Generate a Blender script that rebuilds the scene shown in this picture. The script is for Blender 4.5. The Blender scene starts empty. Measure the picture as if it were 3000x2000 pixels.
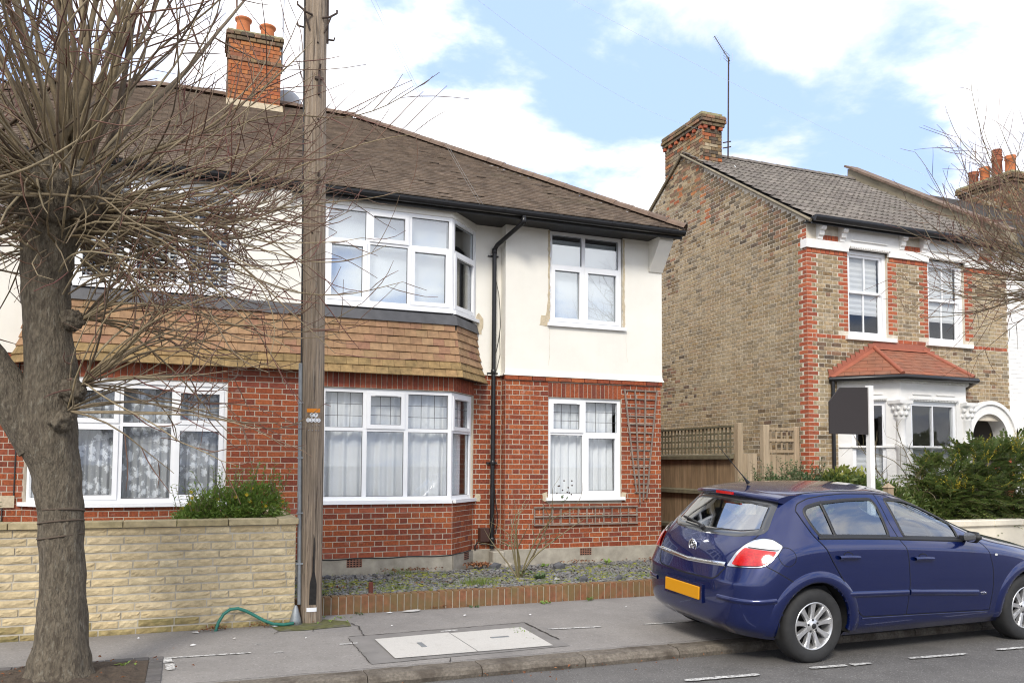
import bpy, bmesh, math, random
import numpy as np
from mathutils import Vector, Matrix, noise
from mathutils.bvhtree import BVHTree
R = math.radians
random.seed(7)
S = bpy.context.scene
COL = S.collection

# ------------------------------------------------------------------ camera, sky, sun, exposure
YAW, PITCH, ROLL = R(21.46623), R(3.3166), R(0.32956)
CAMH = 1.69
def cam_axes():
    cy, sy, cp, sp = math.cos(YAW), math.sin(YAW), math.cos(PITCH), math.sin(PITCH)
    f = Vector((sy*cp, cy*cp, sp)); r = Vector((cy, -sy, 0)); u = r.cross(f)
    cr, sr = math.cos(ROLL), math.sin(ROLL)
    return cr*r + sr*u, -sr*r + cr*u, f
CR, CU, CF = cam_axes()
cam = bpy.data.cameras.new('camera'); camo = bpy.data.objects.new('camera', cam); COL.objects.link(camo)
cam.sensor_width = 36; cam.lens = 29.091; cam.shift_y = 0.0736; cam.clip_start = 0.1; cam.clip_end = 2000
mw = Matrix.Identity(4)
for i in range(3):
    mw[i][0], mw[i][1], mw[i][2] = CR[i], CU[i], -CF[i]
mw[2][3] = CAMH
camo.matrix_world = mw
S.camera = camo

SUN_EL, SUN_AZ = R(38), R(212)      # azimuth clockwise from +Y: the sun stands behind the camera to the left
world = bpy.data.worlds.new('World'); S.world = world; world.use_nodes = True
nt = world.node_tree; N = nt.nodes; LK = nt.links; N.clear()
def wn(t, **k):
    n = N.new(t)
    for a, b in k.items(): setattr(n, a, b)
    return n
sky = wn('ShaderNodeTexSky', sky_type='NISHITA', sun_disc=False, sun_elevation=SUN_EL, sun_rotation=SUN_AZ, air_density=1.0, dust_density=2.0, ozone_density=1.2)
tc = wn('ShaderNodeTexCoord')
sep = wn('ShaderNodeSeparateXYZ'); LK.new(tc.outputs['Generated'], sep.inputs[0])
zz = wn('ShaderNodeMath', operation='ADD'); zz.inputs[1].default_value = 0.22; LK.new(sep.outputs['Z'], zz.inputs[0])
zc = wn('ShaderNodeMath', operation='MAXIMUM'); zc.inputs[1].default_value = 0.08; LK.new(zz.outputs[0], zc.inputs[0])
dv = wn('ShaderNodeVectorMath', operation='DIVIDE'); cmb = wn('ShaderNodeCombineXYZ')
for i in range(3): LK.new(zc.outputs[0], cmb.inputs[i])
LK.new(tc.outputs['Generated'], dv.inputs[0]); LK.new(cmb.outputs[0], dv.inputs[1])
mp = wn('ShaderNodeMapping'); mp.inputs['Location'].default_value = (4.9, 13.3, 0.0)
LK.new(dv.outputs[0], mp.inputs['Vector'])
n1 = wn('ShaderNodeTexNoise'); n1.inputs['Scale'].default_value = 1.7; n1.inputs['Detail'].default_value = 9; n1.inputs['Roughness'].default_value = 0.56; n1.inputs['Distortion'].default_value = 0.25
LK.new(mp.outputs[0], n1.inputs['Vector'])
rp = wn('ShaderNodeValToRGB'); rp.color_ramp.elements[0].position = 0.405; rp.color_ramp.elements[1].position = 0.545
rp.color_ramp.interpolation = 'EASE'
LK.new(n1.outputs['Fac'], rp.inputs[0])
n2 = wn('ShaderNodeTexNoise'); n2.inputs['Scale'].default_value = 2.6; n2.inputs['Detail'].default_value = 6
LK.new(mp.outputs[0], n2.inputs['Vector'])
rc = wn('ShaderNodeValToRGB'); rc.color_ramp.elements[0].position = 0.3; rc.color_ramp.elements[1].position = 0.62
rc.color_ramp.elements[0].color = (4.9, 4.95, 5.5, 1); rc.color_ramp.elements[1].color = (7.8, 7.8, 7.8, 1)
LK.new(n2.outputs['Fac'], rc.inputs[0])
haze = wn('ShaderNodeMixRGB', blend_type='MIX'); haze.inputs[0].default_value = 0.88; haze.inputs[2].default_value = (2.65, 3.6, 5.9, 1)
LK.new(sky.outputs[0], haze.inputs[1])
mx = wn('ShaderNodeMixRGB'); LK.new(rp.outputs[0], mx.inputs[0]); LK.new(haze.outputs[0], mx.inputs[1]); LK.new(rc.outputs[0], mx.inputs[2])
bg = wn('ShaderNodeBackground'); bg.inputs['Strength'].default_value = 0.12; LK.new(mx.outputs[0], bg.inputs['Color'])
wo = wn('ShaderNodeOutputWorld'); LK.new(bg.outputs[0], wo.inputs['Surface'])

sl = bpy.data.lights.new('sun', 'SUN'); sl.energy = 1.5; sl.angle = R(14); sl.color = (1.0, 0.94, 0.85)
so = bpy.data.objects.new('sun', sl); COL.objects.link(so); so.location = (-8, -10, 20)
sd = Vector((math.sin(SUN_AZ)*math.cos(SUN_EL), math.cos(SUN_AZ)*math.cos(SUN_EL), math.sin(SUN_EL)))
so.rotation_euler = sd.to_track_quat('Z', 'Y').to_euler()
vs = S.view_settings; vs.view_transform = 'Standard'; vs.look = 'None'; vs.gamma = 1.0; vs.use_curve_mapping = False
vs.exposure = 0.95
S.cycles.filter_width = 1.1

# ------------------------------------------------------------------ helpers
def proj(p):
    """photo pixel (3000 wide) of a world point and its depth; only used to rank pieces by the size they show"""
    q = Vector(p) - Vector((0, 0, CAMH)); d = q.dot(CF)
    if d < .2: return None
    return 2424.27*q.dot(CR)/d + 1500, 1220.8 - 2424.27*q.dot(CU)/d, d
WORLD = {}
def par(o, p):
    if p is None: return o
    o.parent = p
    if p.name in WORLD: o.matrix_parent_inverse = WORLD[p.name].inverted()
    return o
def tag(o, label=None, cat=None, group=None, kind=None):
    if label: o['label'] = label
    if cat: o['category'] = cat
    if group: o['group'] = group
    if kind: o['kind'] = kind
    return o
def thing(name, label, cat, loc=(0, 0, 0), group=None, local=False):
    o = bpy.data.objects.new(name, None); COL.objects.link(o); o.location = loc
    o.empty_display_size = .2
    if not local: WORLD[o.name] = Matrix.Translation(loc)
    return tag(o, label, cat, group)
class MB:
    def __init__(s): s.v = []; s.f = []; s.m = []; s.sm = []
    def add(s, vs, fs, mat=0, smooth=False):
        b = len(s.v); s.v += [tuple(p) for p in vs]
        for f in fs: s.f.append([b+i for i in f]); s.m.append(mat); s.sm.append(smooth)
    def hexa(s, c, mat=0):      # 8 corners, bottom ring then top ring
        s.add(c, [(0,3,2,1),(4,5,6,7),(0,1,5,4),(1,2,6,5),(2,3,7,6),(3,0,4,7)], mat)
    def box(s, x0, x1, y0, y1, z0, z1, mat=0):
        s.hexa([(x0,y0,z0),(x1,y0,z0),(x1,y1,z0),(x0,y1,z0),(x0,y0,z1),(x1,y0,z1),(x1,y1,z1),(x0,y1,z1)], mat)
    def bbox(s, x0, x1, y0, y1, z0, z1, b=.006, mat=0):    # box with chamfered edges
        bm = bmesh.new(); bmesh.ops.create_cube(bm, size=1)
        for v in bm.verts: v.co = Vector(((x0+x1)/2+v.co.x*(x1-x0), (y0+y1)/2+v.co.y*(y1-y0), (z0+z1)/2+v.co.z*(z1-z0)))
        bmesh.ops.bevel(bm, geom=bm.edges[:], offset=b, segments=1, affect='EDGES'); s.bm(bm, mat)
    def bm(s, bm, mat=0, smooth=False, T=None):
        bm.verts.index_update()
        s.add([(T @ v.co if T else v.co) for v in bm.verts], [[v.index for v in f.verts] for f in bm.faces], mat, smooth); bm.free()
    def prism(s, poly, z0, z1, mat=0, T=None, smooth=False):   # poly: ccw (x,y); extruded along z; T maps to world
        n = len(poly); T = T or (lambda p: p)
        vs = [T((x, y, z0)) for x, y in poly]+[T((x, y, z1)) for x, y in poly]
        s.add(vs, [list(range(n))[::-1], list(range(n, 2*n))], mat)
        s.add(vs, [(i, (i+1) % n, n+(i+1) % n, n+i) for i in range(n)], mat, smooth)
    def tube(s, pts, rad, n=6, mat=0, cap=True, smooth=True):
        pts = [Vector(p) for p in pts]; L = len(pts)
        if not hasattr(rad, '__len__'): rad = [rad]*L
        vs = []; fs = []; ref = None
        for i, p in enumerate(pts):
            t = (pts[min(i+1, L-1)]-pts[max(i-1, 0)])
            if t.length < 1e-9: t = Vector((0, 0, 1))
            t.normalize()
            if ref is None:
                ref = Vector((0, 0, 1)) if abs(t.z) < .9 else Vector((1, 0, 0))
            a = t.cross(ref); a.normalize(); b = a.cross(t); ref = b
            for k in range(n):
                an = 2*math.pi*k/n; vs.append(p+(a*math.cos(an)+b*math.sin(an))*rad[i])
        for i in range(L-1):
            for k in range(n):
                k2 = (k+1) % n; fs.append((i*n+k, i*n+k2, (i+1)*n+k2, (i+1)*n+k))
        s.add(vs, fs, mat, smooth)
        if cap: 
            s.add(vs[:n], [list(range(n))], mat); s.add(vs[-n:], [list(range(n))[::-1]], mat)
    def lathe(s, prof, c, n=20, mat=0, axis='z', smooth=True):   # prof: (r,h)
        vs = []; fs = []
        for r, h in prof:
            for k in range(n):
                a = 2*math.pi*k/n; x, y = r*math.cos(a), r*math.sin(a)
                q = (x, y, h) if axis == 'z' else ((x, h, y) if axis == 'y' else (h, x, y))
                vs.append((c[0]+q[0], c[1]+q[1], c[2]+q[2]))
        for i in range(len(prof)-1):
            for k in range(n):
                k2 = (k+1) % n; fs.append((i*n+k, i*n+k2, (i+1)*n+k2, (i+1)*n+k))
        s.add(vs, fs, mat, smooth)
    def build(s, name, mats, parent=None, kind=None):
        me = bpy.data.meshes.new(name); me.from_pydata(s.v, [], s.f)
        if not isinstance(mats, (list, tuple)): mats = [mats]
        for m in mats: me.materials.append(m)
        if len(mats) > 1: me.polygons.foreach_set('material_index', s.m)
        if any(s.sm): me.polygons.foreach_set('use_smooth', s.sm)
        me.update()
        o = bpy.data.objects.new(name, me); COL.objects.link(o); par(o, parent)
        if kind: o['kind'] = kind
        return o
def fixn(o):     # make normals consistent outward
    bm = bmesh.new(); bm.from_mesh(o.data); bmesh.ops.recalc_face_normals(bm, faces=bm.faces[:]); bm.to_mesh(o.data); bm.free(); return o
class Fr:
    """a vertical wall frame: s runs along the wall, d outward, z up; ang 0 faces -Y"""
    def __init__(f, x, y, ang): f.o = Vector((x, y, 0)); f.ang = ang; f.a = Vector((math.cos(ang), math.sin(ang), 0)); f.n = Vector((math.sin(ang), -math.cos(ang), 0))
    def p(f, s, d, z): q = f.o+f.a*s+f.n*d; return (q.x, q.y, z)
    def box(f, mb, s0, s1, d0, d1, z0, z1, mat=0):     # d1 is the outer face
        mb.hexa([f.p(s0,d1,z0), f.p(s1,d1,z0), f.p(s1,d0,z0), f.p(s0,d0,z0), f.p(s0,d1,z1), f.p(s1,d1,z1), f.p(s1,d0,z1), f.p(s0,d0,z1)], mat)
    def M(f): return Matrix(((f.a.x, -f.n.x, 0), (f.a.y, -f.n.y, 0), (0, 0, 1)))
    def panel(f, mb, s0, s1, z0, z1, holes, d=0.0, rev=.10, mat=0, skip=''):
        ss = sorted({s0, s1, *[min(max(h[i], s0), s1) for h in holes for i in (0, 1)]}); zs = sorted({z0, z1, *[min(max(h[i], z0), z1) for h in holes for i in (2, 3)]})
        for i in range(len(ss)-1):
            for j in range(len(zs)-1):
                a, b, c, e = ss[i], ss[i+1], zs[j], zs[j+1]
                m, k = (a+b)/2, (c+e)/2
                if any(h[0] < m < h[1] and h[2] < k < h[3] for h in holes): continue
                mb.add([f.p(a,d,c), f.p(b,d,c), f.p(b,d,e), f.p(a,d,e)], [(0,1,2,3)], mat)
        for h in holes:
            a, b, c, e = h[:4]
            q = [f.p(a,d,c), f.p(b,d,c), f.p(b,d,e), f.p(a,d,e), f.p(a,d-rev,c), f.p(b,d-rev,c), f.p(b,d-rev,e), f.p(a,d-rev,e)]
            mb.add(q, [(0,4,5,1)]+([] if 'r' in skip else [(1,5,6,2)])+[(2,6,7,3)]+([] if 'l' in skip else [(3,7,4,0)]), mat)

PM = {}
def mesh_from(name, vs, fs, m):
    key = (name, m.name)
    if key not in PM:
        me = bpy.data.meshes.new(name); me.from_pydata(vs, [], fs); me.materials.append(m); me.update(); PM[key] = me
    return PM[key]
def brick_geo(bx=.012, bz=.05, by=.03):
    vs = [(-.5,.5,-.5),(.5,.5,-.5),(.5,.5,.5),(-.5,.5,.5),(-.5,-.5+by,-.5),(.5,-.5+by,-.5),(.5,-.5+by,.5),(-.5,-.5+by,.5),
          (-.5+bx,-.5,-.5+bz),(.5-bx,-.5,-.5+bz),(.5-bx,-.5,.5-bz),(-.5+bx,-.5,.5-bz)]
    fs = [(8,9,10,11),(4,5,9,8),(5,6,10,9),(6,7,11,10),(7,4,8,11),(0,1,5,4),(1,2,6,5),(2,3,7,6),(3,0,4,7)]
    return vs, fs
def rough_geo(seed, nx=9, nz=3):      # rock-faced block
    rnd = random.Random(seed); vs = []; fs = []
    for j in range(nz+1):
        for i in range(nx+1):
            e = i in (0, nx) or j in (0, nz)
            vs.append((-.5+i/nx+(0 if e else rnd.uniform(-.03, .03)), -.5+(.20 if e else rnd.uniform(0, .20)), -.5+j/nz+(rnd.uniform(-.03, .03) if e else rnd.uniform(-.12, .12))))
    for j in range(nz):
        for i in range(nx):
            a = j*(nx+1)+i; fs.append((a, a+1, a+nx+2, a+nx+1))
    b = len(vs); vs += [(-.5,.5,-.5),(.5,.5,-.5),(.5,.5,.5),(-.5,.5,.5)]
    for i in range(nx): fs.append((b, i+1, i) if i < nx//2 else (b+1, i+1, i))
    fs.append((b, b+1, nx//2)); t = nz*(nx+1)
    for i in range(nx): fs.append((t+i, t+i+1, b+3) if i < nx//2 else (t+i, t+i+1, b+2))
    fs.append((t+nx//2, b+2, b+3))
    for j in range(nz): fs.append((b, (j)*(nx+1), (j+1)*(nx+1))); fs.append((b+1, (j+1)*(nx+1)+nx, j*(nx+1)+nx))
    fs.append((b, nz*(nx+1), b+3)); fs.append((b+1, b+2, nz*(nx+1)+nx))
    return vs, fs
BRICK = brick_geo()
def pieces(parent, name, items, limit=300, stuff=None):
    """items: (loc, Matrix3, scale, geo, geoname, material). The ones that show largest become objects, the rest one joined part."""
    rk = []
    for it in items:
        q = proj(it[0]); w = 0
        if q and -60 < q[0] < 3060 and -60 < q[1] < 2060:
            n = it[1] @ Vector((0, -1, 0)); v = (Vector((0, 0, CAMH))-Vector(it[0])).normalized()
            w = max(.03, n.dot(v))*max(it[2][0], .01)*max(it[2][2], .01)/q[2]**2
        rk.append(w)
    order = sorted(range(len(items)), key=lambda i: -rk[i])
    for i in order[:limit]:
        loc, M3, sc, geo, gn, m = items[i]
        if rk[i] == 0: continue
        o = bpy.data.objects.new(name, mesh_from(gn, geo[0], geo[1], m)); COL.objects.link(o)
        o.matrix_basis = Matrix.Translation(loc) @ M3.to_4x4() @ Matrix.Diagonal((*sc, 1)); par(o, parent)
    rest = [i for i in order[limit:]]+[i for i in order[:limit] if rk[i] == 0]
    if rest:
        mats = []; V = []; Fc = []; Mi = []; b = 0
        for i in rest:
            loc, M3, sc, geo, gn, m = items[i]
            if m not in mats: mats.append(m)
            A = np.array(M3)*np.array(sc)[None, :]; V.append(np.array(geo[0]) @ A.T+np.array(loc))
            for f in geo[1]: Fc.append([b+k for k in f]); Mi.append(mats.index(m))
            b += len(geo[0])
        me = bpy.data.meshes.new(stuff or name); me.from_pydata(np.vstack(V).tolist(), [], Fc)
        for m in mats: me.materials.append(m)
        me.polygons.foreach_set('material_index', Mi); me.update()
        o = bpy.data.objects.new(stuff or name, me); COL.objects.link(o); par(o, parent); o['kind'] = 'stuff'
def bond(items, fr, s0, s1, z0, z1, holes, mfun, course=.0762, st=.219, hd=.1045, jt=.0105, depth=.05, phase=0., rnd=random.Random(3), proud=.0045, spans=None, smin=.035, ex=None):
    """Flemish bond between s0..s1, z0..z1, clipped at the holes; spans(z) may narrow a course"""
    nz = int(round((z1-z0)/course)); M3 = fr.M()
    for k in range(nz):
        zc = z0+(k+.5)*course; fr_ = [(s0, s1)]
        if spans:
            q = spans(zc); fr_ = [q] if q else []
        for h in list(holes)+([(q[0], q[1], zc-1, zc+1) for q in ex(k, zc)] if ex else []):
            if h[2]-.02 < zc < h[3]+.02:
                new = []
                for a, b in fr_:
                    if h[1] <= a or h[0] >= b: new.append((a, b)); continue
                    if h[0] > a: new.append((a, h[0]))
                    if h[1] < b: new.append((h[1], b))
                fr_ = new
        per = st+hd+2*jt; off = phase+(0 if k % 2 else per/2)
        for a, b in fr_:
            s = s0+off-per*2
            s += per*math.floor((a-s)/per)
            while s < b:
                for L in (st, hd):
                    lo, hi = max(s, a), min(s+L, b)
                    if hi-lo > smin:
                        m = mfun((lo+hi)/2, zc, k)
                        if m:
                            c = fr.p((lo+hi)/2, -depth/2+proud+rnd.uniform(-.0015, .0015), zc+rnd.uniform(-.001, .001))
                            items.append((c, M3 @ Matrix.Rotation(rnd.gauss(0, .004), 3, 'Y'), (hi-lo+rnd.uniform(-.003, .001), depth, course-jt+rnd.uniform(-.003, .002)), BRICK, 'brick', m))
                    s += L+jt
def toothed(items, fr, edge, sgn, z0, n, m, course=.0762, par_=0, jt=.0115, depth=.05, proud=.0035, lens=(.219, .1045)):
    M3 = fr.M()          # alternating long and short bricks running from an edge
    for k in range(n):
        L = lens[(k+par_) % 2]; c = fr.p(edge+sgn*L/2, -depth/2+proud, z0+(k+.5)*course); items.append((c, M3, (L, depth, course-jt), BRICK, 'brick', m))
def soldiers(items, fr, s0, s1, z0, z1, m, w=.066, jt=.009, depth=.05, proud=.006):
    n = max(1, int(round((s1-s0+jt)/(w+jt)))); w = (s1-s0+jt)/n-jt; M3 = fr.M()
    for i in range(n):
        items.append((fr.p(s0+i*(w+jt)+w/2, -depth/2+proud+random.uniform(-.001, .001), (z0+z1)/2), M3, (w, depth, z1-z0-.006), BRICK, 'brick', m))
# ------------------------------------------------------------------ materials
MATS = {}
def mat(name, col=(.5,.5,.5), rough=.8, var=None, namt=0., nscale=8., bump=0., bscale=60., metal=0., spec=.5, stain=None, coat=0., trans=0., alpha=None, stretch=None, emit=None, bdist=.004, rvar=0., nd=6., streak=None):
    """procedural surface: per-piece colour choice (var), cloudy variation, one stain layer (col, scale, lo, hi, amount), bump"""
    m = bpy.data.materials.new(name); m.use_nodes = True; t = m.node_tree; nn = t.nodes; lk = t.links
    b = nn['Principled BSDF']; b.inputs['Roughness'].default_value = rough; b.inputs['Metallic'].default_value = metal
    b.inputs['Specular IOR Level'].default_value = spec
    if coat: b.inputs['Coat Weight'].default_value = coat; b.inputs['Coat Roughness'].default_value = .015
    geo = nn.new('ShaderNodeNewGeometry'); vec = geo.outputs['Position']
    if stretch:
        mpn = nn.new('ShaderNodeMapping'); mpn.inputs['Scale'].default_value = stretch; lk.new(vec, mpn.inputs['Vector']); vec = mpn.outputs[0]
    cur = None
    def rgb(c): n = nn.new('ShaderNodeRGB'); n.outputs[0].default_value = (*c, 1); return n.outputs[0]
    rnd = None
    if var or rvar:
        oi = nn.new('ShaderNodeObjectInfo'); ad = nn.new('ShaderNodeMath'); ad.operation = 'ADD'; fr = nn.new('ShaderNodeMath'); fr.operation = 'FRACT'
        lk.new(oi.outputs['Random'], ad.inputs[0]); lk.new(geo.outputs['Random Per Island'], ad.inputs[1]); lk.new(ad.outputs[0], fr.inputs[0]); rnd = fr.outputs[0]
    if var:
        cr = nn.new('ShaderNodeValToRGB'); cr.color_ramp.interpolation = 'LINEAR'; el = cr.color_ramp.elements
        while len(el) > 1: el.remove(el[-1])
        for i, c in enumerate(var):
            p = i/(len(var)-1); e = el[0] if i == 0 else el.new(p); e.position = p; e.color = (*c, 1)
        lk.new(rnd, cr.inputs[0]); cur = cr.outputs[0]
    else: cur = rgb(col)
    if namt:
        n = nn.new('ShaderNodeTexNoise'); n.inputs['Scale'].default_value = nscale; n.inputs['Detail'].default_value = nd; n.inputs['Roughness'].default_value = .62; lk.new(vec, n.inputs['Vector'])
        mr = nn.new('ShaderNodeMapRange'); mr.inputs['From Min'].default_value = .3; mr.inputs['From Max'].default_value = .7; mr.inputs['To Min'].default_value = 1-namt; mr.inputs['To Max'].default_value = 1+namt*.8; lk.new(n.outputs['Fac'], mr.inputs['Value'])
        mu = nn.new('ShaderNodeMixRGB'); mu.blend_type = 'MULTIPLY'; mu.inputs[0].default_value = 1; lk.new(cur, mu.inputs[1]); lk.new(mr.outputs[0], mu.inputs[2]); cur = mu.outputs[0]
    for sn in (stain if isinstance(stain, list) else [stain] if stain else []):
        c, sc, lo, hi, am = sn
        n = nn.new('ShaderNodeTexNoise'); n.inputs['Scale'].default_value = sc; n.inputs['Detail'].default_value = 8; n.inputs['Roughness'].default_value = .65; lk.new(vec, n.inputs['Vector'])
        mr = nn.new('ShaderNodeMapRange'); mr.inputs['From Min'].default_value = lo; mr.inputs['From Max'].default_value = hi; mr.inputs['To Max'].default_value = am; lk.new(n.outputs['Fac'], mr.inputs['Value'])
        mu = nn.new('ShaderNodeMixRGB'); lk.new(mr.outputs[0], mu.inputs[0]); lk.new(cur, mu.inputs[1]); mu.inputs[2].default_value = (*c, 1); cur = mu.outputs[0]
    if streak:
        mp2 = nn.new('ShaderNodeMapping'); mp2.inputs['Scale'].default_value = (4, 4, .4); lk.new(geo.outputs['Position'], mp2.inputs['Vector'])
        n = nn.new('ShaderNodeTexNoise'); n.inputs['Scale'].default_value = 1.; n.inputs['Detail'].default_value = 6; n.inputs['Roughness'].default_value = .7; lk.new(mp2.outputs[0], n.inputs['Vector'])
        mr = nn.new('ShaderNodeMapRange'); mr.inputs['From Min'].default_value = .50; mr.inputs['From Max'].default_value = .74; mr.inputs['To Max'].default_value = streak[1]; lk.new(n.outputs['Fac'], mr.inputs['Value'])
        mu = nn.new('ShaderNodeMixRGB'); lk.new(mr.outputs[0], mu.inputs[0]); lk.new(cur, mu.inputs[1]); mu.inputs[2].default_value = (*streak[0], 1); cur = mu.outputs[0]
    lk.new(cur, b.inputs['Base Color'])
    if bump:
        n = nn.new('ShaderNodeTexNoise'); n.inputs['Scale'].default_value = bscale; n.inputs['Detail'].default_value = 7; n.inputs['Roughness'].default_value = .6; lk.new(vec, n.inputs['Vector'])
        bp = nn.new('ShaderNodeBump'); bp.inputs['Strength'].default_value = bump; bp.inputs['Distance'].default_value = bdist; lk.new(n.outputs['Fac'], bp.inputs['Height']); lk.new(bp.outputs[0], b.inputs['Normal'])
    if emit: b.inputs['Emission Color'].default_value = (*emit, 1); b.inputs['Emission Strength'].default_value = 1
    if alpha is not None: b.inputs['Alpha'].default_value = alpha
    if trans:
        out = nn['Material Output']; tr = nn.new('ShaderNodeBsdfTranslucent'); ms = nn.new('ShaderNodeMixShader'); ms.inputs[0].default_value = trans
        lk.new(cur, tr.inputs['Color']); lk.new(b.outputs[0], ms.inputs[1]); lk.new(tr.outputs[0], ms.inputs[2]); lk.new(ms.outputs[0], out.inputs['Surface'])
    MATS[name] = m; return m
def glass(name, tint=(.8,.85,.85), base=.06, gain=1.6, wob=0.0):
    m = bpy.data.materials.new(name); m.use_nodes = True; t = m.node_tree; nn = t.nodes; lk = t.links
    nn.remove(nn['Principled BSDF']); out = nn['Material Output']
    tr = nn.new('ShaderNodeBsdfTransparent'); tr.inputs[0].default_value = (*tint, 1)
    gl = nn.new('ShaderNodeBsdfGlossy'); gl.inputs['Roughness'].default_value = .015; gl.inputs['Color'].default_value = (.95,.97,1,1)
    lw = nn.new('ShaderNodeLayerWeight'); lw.inputs['Blend'].default_value = .5
    pw = nn.new('ShaderNodeMath'); pw.operation = 'POWER'; pw.inputs[1].default_value = 5; lk.new(lw.outputs['Facing'], pw.inputs[0])
    ma = nn.new('ShaderNodeMath'); ma.operation = 'MULTIPLY_ADD'; ma.inputs[1].default_value = .9; ma.inputs[2].default_value = base+.04*gain; ma.use_clamp = True; lk.new(pw.outputs[0], ma.inputs[0])
    if wob:
        n = nn.new('ShaderNodeTexNoise'); n.inputs['Scale'].default_value = 3.; n.inputs['Detail'].default_value = 1; g = nn.new('ShaderNodeNewGeometry'); lk.new(g.outputs['Position'], n.inputs['Vector'])
        bp = nn.new('ShaderNodeBump'); bp.inputs['Strength'].default_value = wob; bp.inputs['Distance'].default_value = .02; lk.new(n.outputs['Fac'], bp.inputs['Height']); lk.new(bp.outputs[0], gl.inputs['Normal'])
    ms = nn.new('ShaderNodeMixShader'); lk.new(ma.outputs[0], ms.inputs[0]); lk.new(tr.outputs[0], ms.inputs[1]); lk.new(gl.outputs[0], ms.inputs[2]); lk.new(ms.outputs[0], out.inputs['Surface'])
    return m
red_var = [(.255,.056,.018),(.32,.078,.024),(.21,.044,.017),(.36,.098,.030),(.25,.054,.019),(.175,.039,.020),(.30,.069,.021)]
m_brick = mat('red_brick', rough=.85, var=red_var, namt=.45, nscale=38, bump=.6, bscale=110, stain=[((.52,.46,.40), 7, .63, .78, .40), ((.12,.04,.025), 2.2, .53, .70, .55), ((.10,.03,.02), 70, .60, .68, .6)])
m_brickd = mat('weathered_red_brick', rough=.88, var=[(.26,.066,.032),(.33,.085,.036),(.22,.052,.03),(.36,.10,.045),(.28,.08,.05)], namt=.3, nscale=22, bump=.5, bscale=140, stain=[((.12,.055,.035), 4, .56, .72, .5)])
m_mortar = mat('lime_mortar', (.48,.42,.335), .95, namt=.18, nscale=9, bump=.5, bscale=180)
m_mortard = mat('dirty_mortar', (.22,.18,.14), .95, namt=.25, nscale=9, bump=.5, bscale=180)
m_stock = mat('yellow_stock_brick', rough=.9, var=[(.37,.275,.155),(.33,.25,.145),(.22,.17,.105),(.40,.30,.18),(.31,.23,.13),(.35,.25,.15),(.27,.205,.12),(.39,.31,.205),(.19,.15,.10),(.34,.24,.125)], namt=.42, nscale=17, bump=.6, bscale=120, stain=[((.10,.085,.06), 1.1, .58, .74, .45), ((.52,.43,.28), .7, .52, .7, .45)])
m_stockd = mat('sooty_stock_brick', rough=.92, var=[(.20,.14,.075),(.12,.09,.055),(.26,.17,.08),(.09,.07,.05),(.22,.13,.08),(.30,.16,.09)], namt=.4, nscale=20, bump=.6, bscale=120)
m_chim = mat('orange_chimney_brick', rough=.9, var=[(.40,.13,.045),(.34,.10,.04),(.46,.18,.06),(.24,.09,.05),(.38,.16,.07)], namt=.3, nscale=18, bump=.6, bscale=120, stain=((.10,.06,.04), 3, .56, .72, .6))
m_quoin = mat('red_rubbed_brick', rough=.85, var=[(.41,.105,.042),(.37,.085,.036),(.32,.075,.035),(.44,.125,.05),(.26,.065,.036)], namt=.25, nscale=16, bump=.4, bscale=120, stain=((.12,.05,.03), 1.6, .58, .74, .6))
m_mortar2 = mat('pale_mortar', (.60,.54,.44), .95, namt=.2, nscale=7, bump=.4, bscale=150)
m_render = mat('cream_render', (.80,.775,.70), .92, namt=.06, nscale=1.4, bump=.45, bscale=220, stain=((.66,.61,.50), 2.2, .62, .85, .30), bdist=.003, streak=((.62,.57,.47), .13))
m_patch = mat('sand_cement_patch', (.52,.44,.31), .95, namt=.2, nscale=20, bump=.6, bscale=90)
m_white = mat('white_upvc', (.84,.85,.86), .28, namt=.03, nscale=4, spec=.5)
m_wpaint = mat('white_masonry_paint', (.80,.79,.76), .75, namt=.07, nscale=3, bump=.25, bscale=90, stain=((.55,.50,.43), 4, .68, .85, .35))
m_cream = mat('cream_paint', (.72,.66,.53), .85, namt=.1, nscale=3, bump=.5, bscale=70, stain=((.42,.36,.26), 3.2, .6, .8, .4))
m_black = mat('black_plastic', (.012,.012,.013), .32, namt=.2, nscale=6)
m_rubber = mat('black_rubber', (.014,.014,.015), .6)
m_soffit = mat('black_soffit', (.016,.015,.014), .55, namt=.2, nscale=6)
m_lead = mat('lead_sheet', (.085,.085,.09), .62, namt=.25, nscale=6, bump=.3, bscale=30, stain=((.3,.3,.3), 9, .66, .8, .4))
m_leadl = mat('pale_lead', (.34,.35,.37), .5, namt=.15, nscale=8)
m_tileh = mat('hung_clay_tile', rough=.85, var=[(.35,.21,.11),(.32,.19,.10),(.375,.235,.125),(.295,.17,.09),(.34,.205,.107),(.285,.145,.088),(.355,.22,.115)], namt=.28, nscale=12, bump=.4, bscale=90, stain=[((.22,.165,.07), 2.6, .54, .70, .55), ((.6,.55,.48), 30, .74, .80, .6)])
m_tilemoss = mat('mossy_clay_tile', rough=.9, var=[(.27,.19,.085),(.32,.21,.09),(.24,.165,.07),(.35,.22,.10)], namt=.35, nscale=14, bump=.5, bscale=90, stain=((.5,.47,.38), 34, .73, .80, .7))
m_roof = mat('brown_roof_tile', rough=.92, var=[(.165,.122,.088),(.190,.145,.107),(.142,.105,.078),(.205,.155,.115),(.172,.132,.10)], namt=.35, nscale=5, bump=.5, bscale=80, stain=[((.40,.37,.31), 14, .68, .76, .5), ((.12,.11,.06), 1.2, .58, .74, .5)])
m_ridge = mat('brown_ridge_tile', rough=.9, var=[(.165,.112,.080),(.185,.128,.092),(.145,.10,.075)], namt=.3, nscale=6, bump=.5, bscale=60)
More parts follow.
